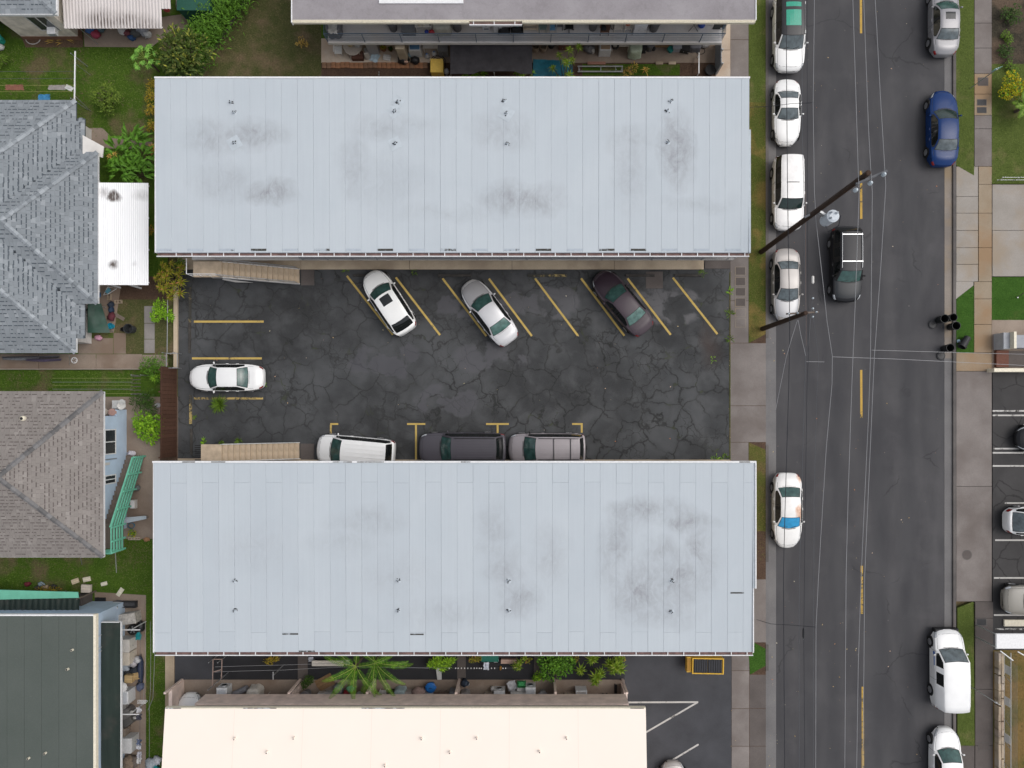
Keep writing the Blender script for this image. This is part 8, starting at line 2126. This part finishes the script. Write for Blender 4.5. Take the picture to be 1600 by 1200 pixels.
for py in(99,150):MB().bar(P(141 if py<120 else 142,117 if py<120 else 174,G),P(117.3,py,1.98),.03,.03).build('brace',M['metal'],T)
for py in(84,154):MB().lathe([(.03,G),(.03,1.97)],8,gx(117.3,1.5),gy(py,1.9)).build('upright',M['metal'],T)
for i,y in enumerate((111.5,122.5,133,143)):line(('clothes line on the top left lawn, first from the tan house','clothes line on the top left lawn, second from the tan house','clothes line on the top left lawn, third from the tan house','clothes line on the top left lawn, nearest the grey roof')[i],[(-40,y,2.0),(117,y,2.0)],.010,M['wire_mid']if i<2 else col((.30,.28,.10),.6),sag=.03)
cloth_flat('hanging_cloth','reddish brown cloth hung over the lines on the top left lawn','laundry',23,137,1.95,1.2,.35,(.20,.085,.055),120,h=.06);cloth_flat('hanging_cloth','grey cloth hung over the lines on the top left lawn','laundry',90,137,1.95,1.1,.32,(.26,.24,.22),121,h=.06);cloth_flat('hanging_cloth','white cloth corner hung at the end of the top left lines','laundry',109,138,1.95,.5,.3,(.5,.5,.48),122,R(-25),.1)
T=T_('garden_hose','white looped hose beside the tan wall at top left','hose',52,60,G+.02);MB().tube([(math.cos(k*.33)*.5,math.sin(k*.33)*.40,.03+.001*k)for k in range(20)],.03,6).build('loop',col((.42,.40,.37),.5),T,local=True)
bin_('white tap bucket beside the looped hose',48,58,G,.16,.3,(.5,.49,.46),False,name='bucket',cat='bucket',open_=True)
dg=thing('dry_palm_leaves','dry yellow palm leaves lying at the foot of the tan wall','dry leaves',P(90,60,G));rnd=random.Random(9)
for k in range(26):
 a=rnd.uniform(-.5,.5)+(PI if rnd.random()<.4 else 0);MB().leaf(P(rnd.uniform(74,108),rnd.uniform(54,67),G+.05),(math.cos(a),math.sin(a),.12),rnd.uniform(.4,.9),.05,.1).build('dry_leaf',L_['dry'],dg)
bin_('teal bin cut off by the left edge of the top lawn',3,65,G,.3,.5,(.02,.28,.22),True);lump('plastic_bag','white bag below the teal bin at the left edge','bag',3,75,G,.28,.2,.2,(.55,.55,.53),124)
for i,(px,py,c,r_)in enumerate(((146,49,(.05,.12,.30),.35),(153,56,(.36,.05,.09),.3),(160,47,(.09,.14,.16),.28),(195,51,(.56,.54,.52),.3),(203,55,(.17,.05,.06),.28),(208,61,(.03,.08,.20),.25),(215,54,(.10,.10,.10),.35),(226,51,(.30,.30,.33),.4),(232,56,(.55,.54,.53),.28))):
 lump('cloth_heap',('blue bundle under the dirty awning, left group','red bundle under the dirty awning, left group','grey green bundle under the dirty awning, left group','white sack under the dirty awning, middle group','maroon bundle under the dirty awning, middle group','dark blue bundle under the dirty awning, middle group','black sack under the dirty awning, right group','grey sack under the dirty awning, right group','white corner sack under the dirty awning, right group')[i],'bag',px,py,G,r_,r_*.8,r_*.9,c,130+i,jit=.35)
line('thin pole leaning out from under the dirty awning',[(126,46,2.4),(153,69,.2)],.022,M['metal'],'thin_pole','pole')
T=T_('green_shed','dark green shed roof at the top beside the hedge','shed',303,4,2.0);T.location.z=G
MB().bbox(-1.0,1.0,-.5,1.5,0,1.95,.05).build('shed_body',plain('shed_green',(0.015,0.08,0.055),0.6,grain=.25),T,local=True);MB().box(-1.05,1.05,-.55,1.55,1.951,2.0).build('roof_sheet',plain('shed_green',(0.015,0.08,0.055)),T,local=True)
lump('cloth_heap','pale grey rags on the concrete beside the green shed','heap',283,5,G,.25,.5,.25,(.32,.30,.31),141,jit=.4);lump('red_bag','small red bag at the end of the awning','bag',262,17,G+.5,.2,.15,.2,(.36,.05,.05),142)
cloth_flat('tarp','sliver of bright blue tarp at the upper edge of the grey roof','tarp',70,154,1.2,.8,.5,(.05,.22,.42),143,h=.1)
fn=thing('chain_link_fence','long chain link fence with top rails along the dry lawn at lower right','fence',P(1572,1110,G))
for px,z in((1569,.15),(1579.5,1.5)):MB().tube([P(px,1020,z),P(px,1290,z)],.022,6).build('rail',M['metal'],fn)
for k in range(8):MB().tube([P(1568.6,1020+k*34,.10),P(1580,1020+k*34+(380+34*k)*.032,1.55)],.025,6).build('post',M['metal'],fn)
mw=MB()
for k in range(240):
 y=1019+k*1.13;z0_,z1_=.12,1.5
 a=P(1569,y,z0_);b_=a+Vector((0,.5,z1_-z0_));c_=a+Vector((0,-.5,z1_-z0_))
 mw.bar(a,b_,.004,.004,(1,0,0));mw.bar(a,c_,.004,.004,(1,0,0))
o=mw.build('wire_mesh',M['metal'],fn);o['kind']='stuff'
for i,(px,py)in enumerate(((1574,1046),(1573,1095),(1573,1153))):
 MB().bbox(gx(px,1)-.02,gx(px,1)+.0,gy(py,1)-.3,gy(py,1)+.25,.75,1.35,.004).build('notice_board',M['pale_wall'],fn)
line('slanting white pipe over the dry lawn at lower right',[(1563,1017,1.5),(1583,1032,1.5)],.04,M['white_trim'],'pipe_rail','rail');line('second slanting white pipe at the right edge by the dry lawn',[(1590,1018,1.5),(1604,1026,1.5)],.04,M['white_trim'],'pipe_rail','rail')
T=thing('railing_stub','thin brown stake on the fresh lawn at the right edge','stake',P(1590,463,G));MB().tube([P(1588,465,G),P(1600,458,1.3)],.025,6).build('shaft',M['wood_grey'],T);MB().lathe([(.06,G),(.05,G+.05)],8,gx(1588),gy(465)).build('foot',M['metal'],T)
ff=thing('wire_fence','low wire fence crossing the lawn above the pale driveway at right','fence',P(1575,284,G))
for k in range(4):MB().lathe([(.02,G),(.02,G+.9)],6,gx(1556+k*24),gy(284)).build('post',M['metal'],ff)
for z in(.4,.95):MB().bar((gx(1552),gy(284),z),(gx(1640),gy(284),z),.02,.02).build('rail',M['metal'],ff)
def sign(label,bx,by,h,w_,l,m,rot,two=False):
 T=thing('street_sign',label,'street sign',P(bx,by,G));MB().lathe([(.03,0),(.028,h)],8).build('post',M['metal'],T,local=True)
 c,s_=math.cos(rot),math.sin(rot);mb=MB()
 mb.bar((-c*l/2,-s_*l/2,h-w_/2),(c*l/2,s_*l/2,h-w_/2),.012,w_);mb.build('sign_plate',m,T,local=True)
 MB().box(-.05,.05,-.05,.05,h-w_*.7,h-w_*.4).build('bracket',M['metal'],T,local=True)
sign('no parking style sign on a thin post behind the white cargo van',1517,1073,3.0,.62,.42,M['metal'],R(150));sign('thin teal backed street sign on the verge above the blue sedan',1516,138,3.0,.40,.55,plain('sign_teal',(0.20,0.42,0.40),0.4,.3),R(20))
def pole(label,base,top,h,r0,r1):
 a,b=P(base[0],base[1],.05),P(top[0],top[1],h)
 T=thing('utility_pole',label,'utility pole',a)
 n=9;pts=[a.lerp(b,k/n)for k in range(n+1)]
 MB().tube(pts,[r0+(r1-r0)*k/n for k in range(n+1)],12).build('shaft',M['pole_wood'],T,smooth=False)
 MB().lathe([(r1*.98,h),(r1*.7,h+.02)],12,b.x,b.y).build('pole_cap',M['pole_wood'],T)
 return T,a,b
H1,H2=16.4,8.3
T1,a1,b1=pole('tall wooden utility pole with a grey transformer beside the street',(1189,394),(1357,270),H1,.17,.125)
T2,a2,b2=pole('shorter wooden utility pole with a small cross arm beside the street',(1191,514),(1259,489),H2,.16,.12)
def onp(a,b,z):return a.lerp(b,(z-a.z)/(b.z-a.z))
q=onp(a1,b1,H1-.5)
ARM=MB().bar((q.x-.35,q.y-.35,q.z),(q.x+1.05,q.y+.25,q.z),.10,.12).build('cross_arm',M['wire_mid'],T1)
ins=[P(1337,297,H1-.3),P(1360,286,H1-.3),P(1381,272.5,H1-.3)]
for p in ins:
 I=MB().lathe([(.04,-.10),(.10,-.07),(.085,0),(.10,.03),(.08,.10),(.04,.16)],12,0,0)
 I.v=[(p.x+x_,p.y+y_,p.z+z_)for x_,y_,z_ in I.v];I.build('insulator',plain('porcelain',(0.46,0.52,0.56),0.25,grain=.1),T1)
zt1=10.2;q=onp(a1,b1,zt1);tc=Vector((q.x+.62,q.y-.42,0))
TM=plain('transformer_grey',(0.50,0.54,0.58),0.4,grain=.12)
tt=MB().lathe([(.29,zt1-.55),(.31,zt1-.5),(.31,zt1+.42),(.33,zt1+.45),(.33,zt1+.52),(.2,zt1+.58)],20,tc.x,tc.y);TR=tt.build('transformer',TM,T1)
for k in range(3):
 a=R(40+90*k);MB().lathe([(.05,zt1+.53),(.06,zt1+.65),(.03,zt1+.8)],8,tc.x+math.cos(a)*.2,tc.y+math.sin(a)*.2).build('bushing',TM,TR)
MB().tube([Vector((tc.x-.05,tc.y-.33,zt1-.3)),Vector((tc.x+.2,tc.y-.55,zt1-.6)),Vector((tc.x+.55,tc.y-.35,zt1-.1)),Vector((tc.x+.45,tc.y+.05,zt1+.4))],.022,6).build('drop_cable',M['wire_dark'],TR)
MB().bar(q,Vector((tc.x,tc.y,zt1)),.12,.3).build('bracket',M['metal'],T1)
q=onp(a1,b1,9.3);MB().bar((q.x-.35,q.y-.12,q.z),(q.x+.35,q.y+.22,q.z+.5),.10,.10).build('conduit_guard',M['wire_light'],T1)
q=onp(a2,b2,H2-.55);MB().bar((q.x-.9,q.y+.02,q.z),(q.x+.9,q.y+.12,q.z),.09,.11).build('cross_arm',M['wood_grey'],T2)
for k in(-.8,-.3,.75):MB().lathe([(.05,q.z+.05),(.06,q.z+.1),(.03,q.z+.2)],8,q.x+k,q.y+.07+k*.055).build('insulator',plain('porcelain',(0.46,0.52,0.56)),T2)
def wire(label,pts,h,r,m,sag=.0,cat='power line'):return line(label,[(p[0],p[1],p[2]if len(p)>2 else h)for p in pts],r,m,'power_line',cat,None,sag,8)
wire('thick black cable running along the west side over the parked cars',[(1226,-120),(1228,0),(1230.5,300),(1234,510),(1232.5,600),(1226.5,800),(1224,900),(1226,1190),(1227,1330)],6.6,.020,M['wire_dark'])
wire('thin dark cable second from the west kerb',[(1251,-120),(1252.5,0),(1254,230),(1256,300),(1259,560),(1257,610),(1249,900),(1248.5,1000),(1249,1330)],7.2,.013,M['wire_mid'])
wire('thin dark cable third from the west kerb, close beside the second',[(1261,-120),(1261,0),(1261.5,300),(1263,560),(1261,600),(1257,880),(1256,1000),(1258.5,1330)],7.4,.014,M['wire_dark'])
wire('fine dark cable between the parked cars and the bent pale wire',[(1262,555),(1268,480),(1270,462,7.5)],7.2,.012,M['wire_mid'])
wire('fine dark cable below the shorter pole running down street',[(1270,490),(1274,520),(1279,562),(1276,620),(1272,780),(1271,1000),(1271,1330)],7.0,.010,M['wire_mid'])
wire('pale bent wire from the tall pole down the middle of the west lane',[(1272.5,-120),(1272.5,0),(1270.5,165),(1272.5,300),(1275,345),(1287,452),(1292,500),(1300.5,556),(1300,600),(1291,700),(1283,830),(1279,900),(1275,980),(1274.5,1200),(1274,1330)],9.6,.014,M['wire_light'])
wire('pale wire, west one of three over the centre of the street',[(1329,-130),(1332.5,0),(1337,140),(1341,268),(1342.5,300),(1336,480),(1331,600),(1325,780),(1322,900),(1320,1200),(1318,1330)],16.0,.013,M['wire_light'])
wire('pale wire, middle one of three over the centre of the street',[(1345,-130),(1349.5,0),(1357,200),(1360.5,265),(1363,300),(1361.5,440),(1360,560),(1357,650),(1350,800),(1346,890),(1341,1040),(1338.5,1200),(1335,1330)],16.0,.013,M['wire_light'])
wire('pale wire, east one of three over the centre of the street',[(1362,-130),(1367.5,0),(1375,140),(1384,290),(1376,420),(1366,560),(1362,650),(1354,830),(1351,900),(1349.5,1075),(1347,1330)],16.1,.013,M['wire_light'])
wire('service wire crossing to the east houses, upper of the two',[(1362,547,16.0),(1450,549.5,13.0),(1520,551.5,11),(1600,553.5,8.6),(1720,558,5.5)],0,.012,M['wire_light'])
wire('service wire crossing to the east houses, lower of the two',[(1301,557.5,9.6),(1400,561,8.8),(1500,566,8),(1600,571,7.2),(1720,577,5.5)],0,.012,M['wire_light'])
wire('short pale wire stub crossing beside the service wires',[(1260,565),(1288,565.5)],7.2,.012,M['wire_light'])
wire('service drop from the street line to the north apartment roof',[(1271,160.5,9.6),(1236,162,8),(1200,166.5,6.6),(1172,167.5,5.7)],0,.014,M['wire_dark'])
wire('service drop from the street line to the south apartment roof',[(1275,980,9.6),(1240,977,8),(1205,975,6.8),(1182,968,5.7)],0,.014,M['wire_dark'])
wire('pale bent wire from the shorter pole to the lower left',[(1246,500,7.9),(1236,532,7.6),(1228,560,7.2),(1220,600,6.6),(1212,640,6)],0,.013,M['wire_light'])
wire('pale bent wire from the shorter pole to the dark cables',[(1247,500,7.9),(1251,522,7.6),(1259,556,7.2)],0,.013,M['wire_light'])
wire('rusty thin cable between dark cables beside the shorter pole',[(1258.5,300),(1258.8,460),(1259.5,500),(1259.5,540)],7.6,.014,col((.14,.10,.09),.7))
for i,(px,py)in enumerate(((1270,466),(1270,482),(1270,495))):
 o=MB().lathe([(.02,-.09),(.055,-.06),(.06,0),(.055,.05),(.02,.09)],10).build('line_insulator',plain('porcelain',(0.46,0.52,0.56)),None,local=True);o.location=at(px,py,7.4);tag(o,('white line insulator, highest of three above the shorter pole','white line insulator, middle of three above the shorter pole','white line insulator at the end of the short cross arm')[i],'insulator')
T=T_('cable_splice','white splice case hanging on cable right of the beige sedan','splice case',1270,437,7.5,PI/2);MB().tube([(-.22,0,0),(-.18,0,0),(.18,0,0),(.22,0,0)],[.03,.075,.075,.03],10).build('case',M['pale_wall'],T,local=True);MB().tube([(-.24,0,0),(-.25,0,.12)],.01,5).build('clip',M['metal'],T,local=True)
T=T_('cable_splice','black splice case on the dark cable at the lower street','splice case',1256,990,7.4,PI/2);MB().tube([(-.3,0,-.06),(-.2,0,-.06),(.2,0,-.06),(.3,0,-.06)],[.02,.06,.06,.02],10).build('case',M['black'],T,local=True);MB().tube([(-.3,0,-.06),(-.4,0,0)],.012,5).build('clip',M['metal'],T,local=True)
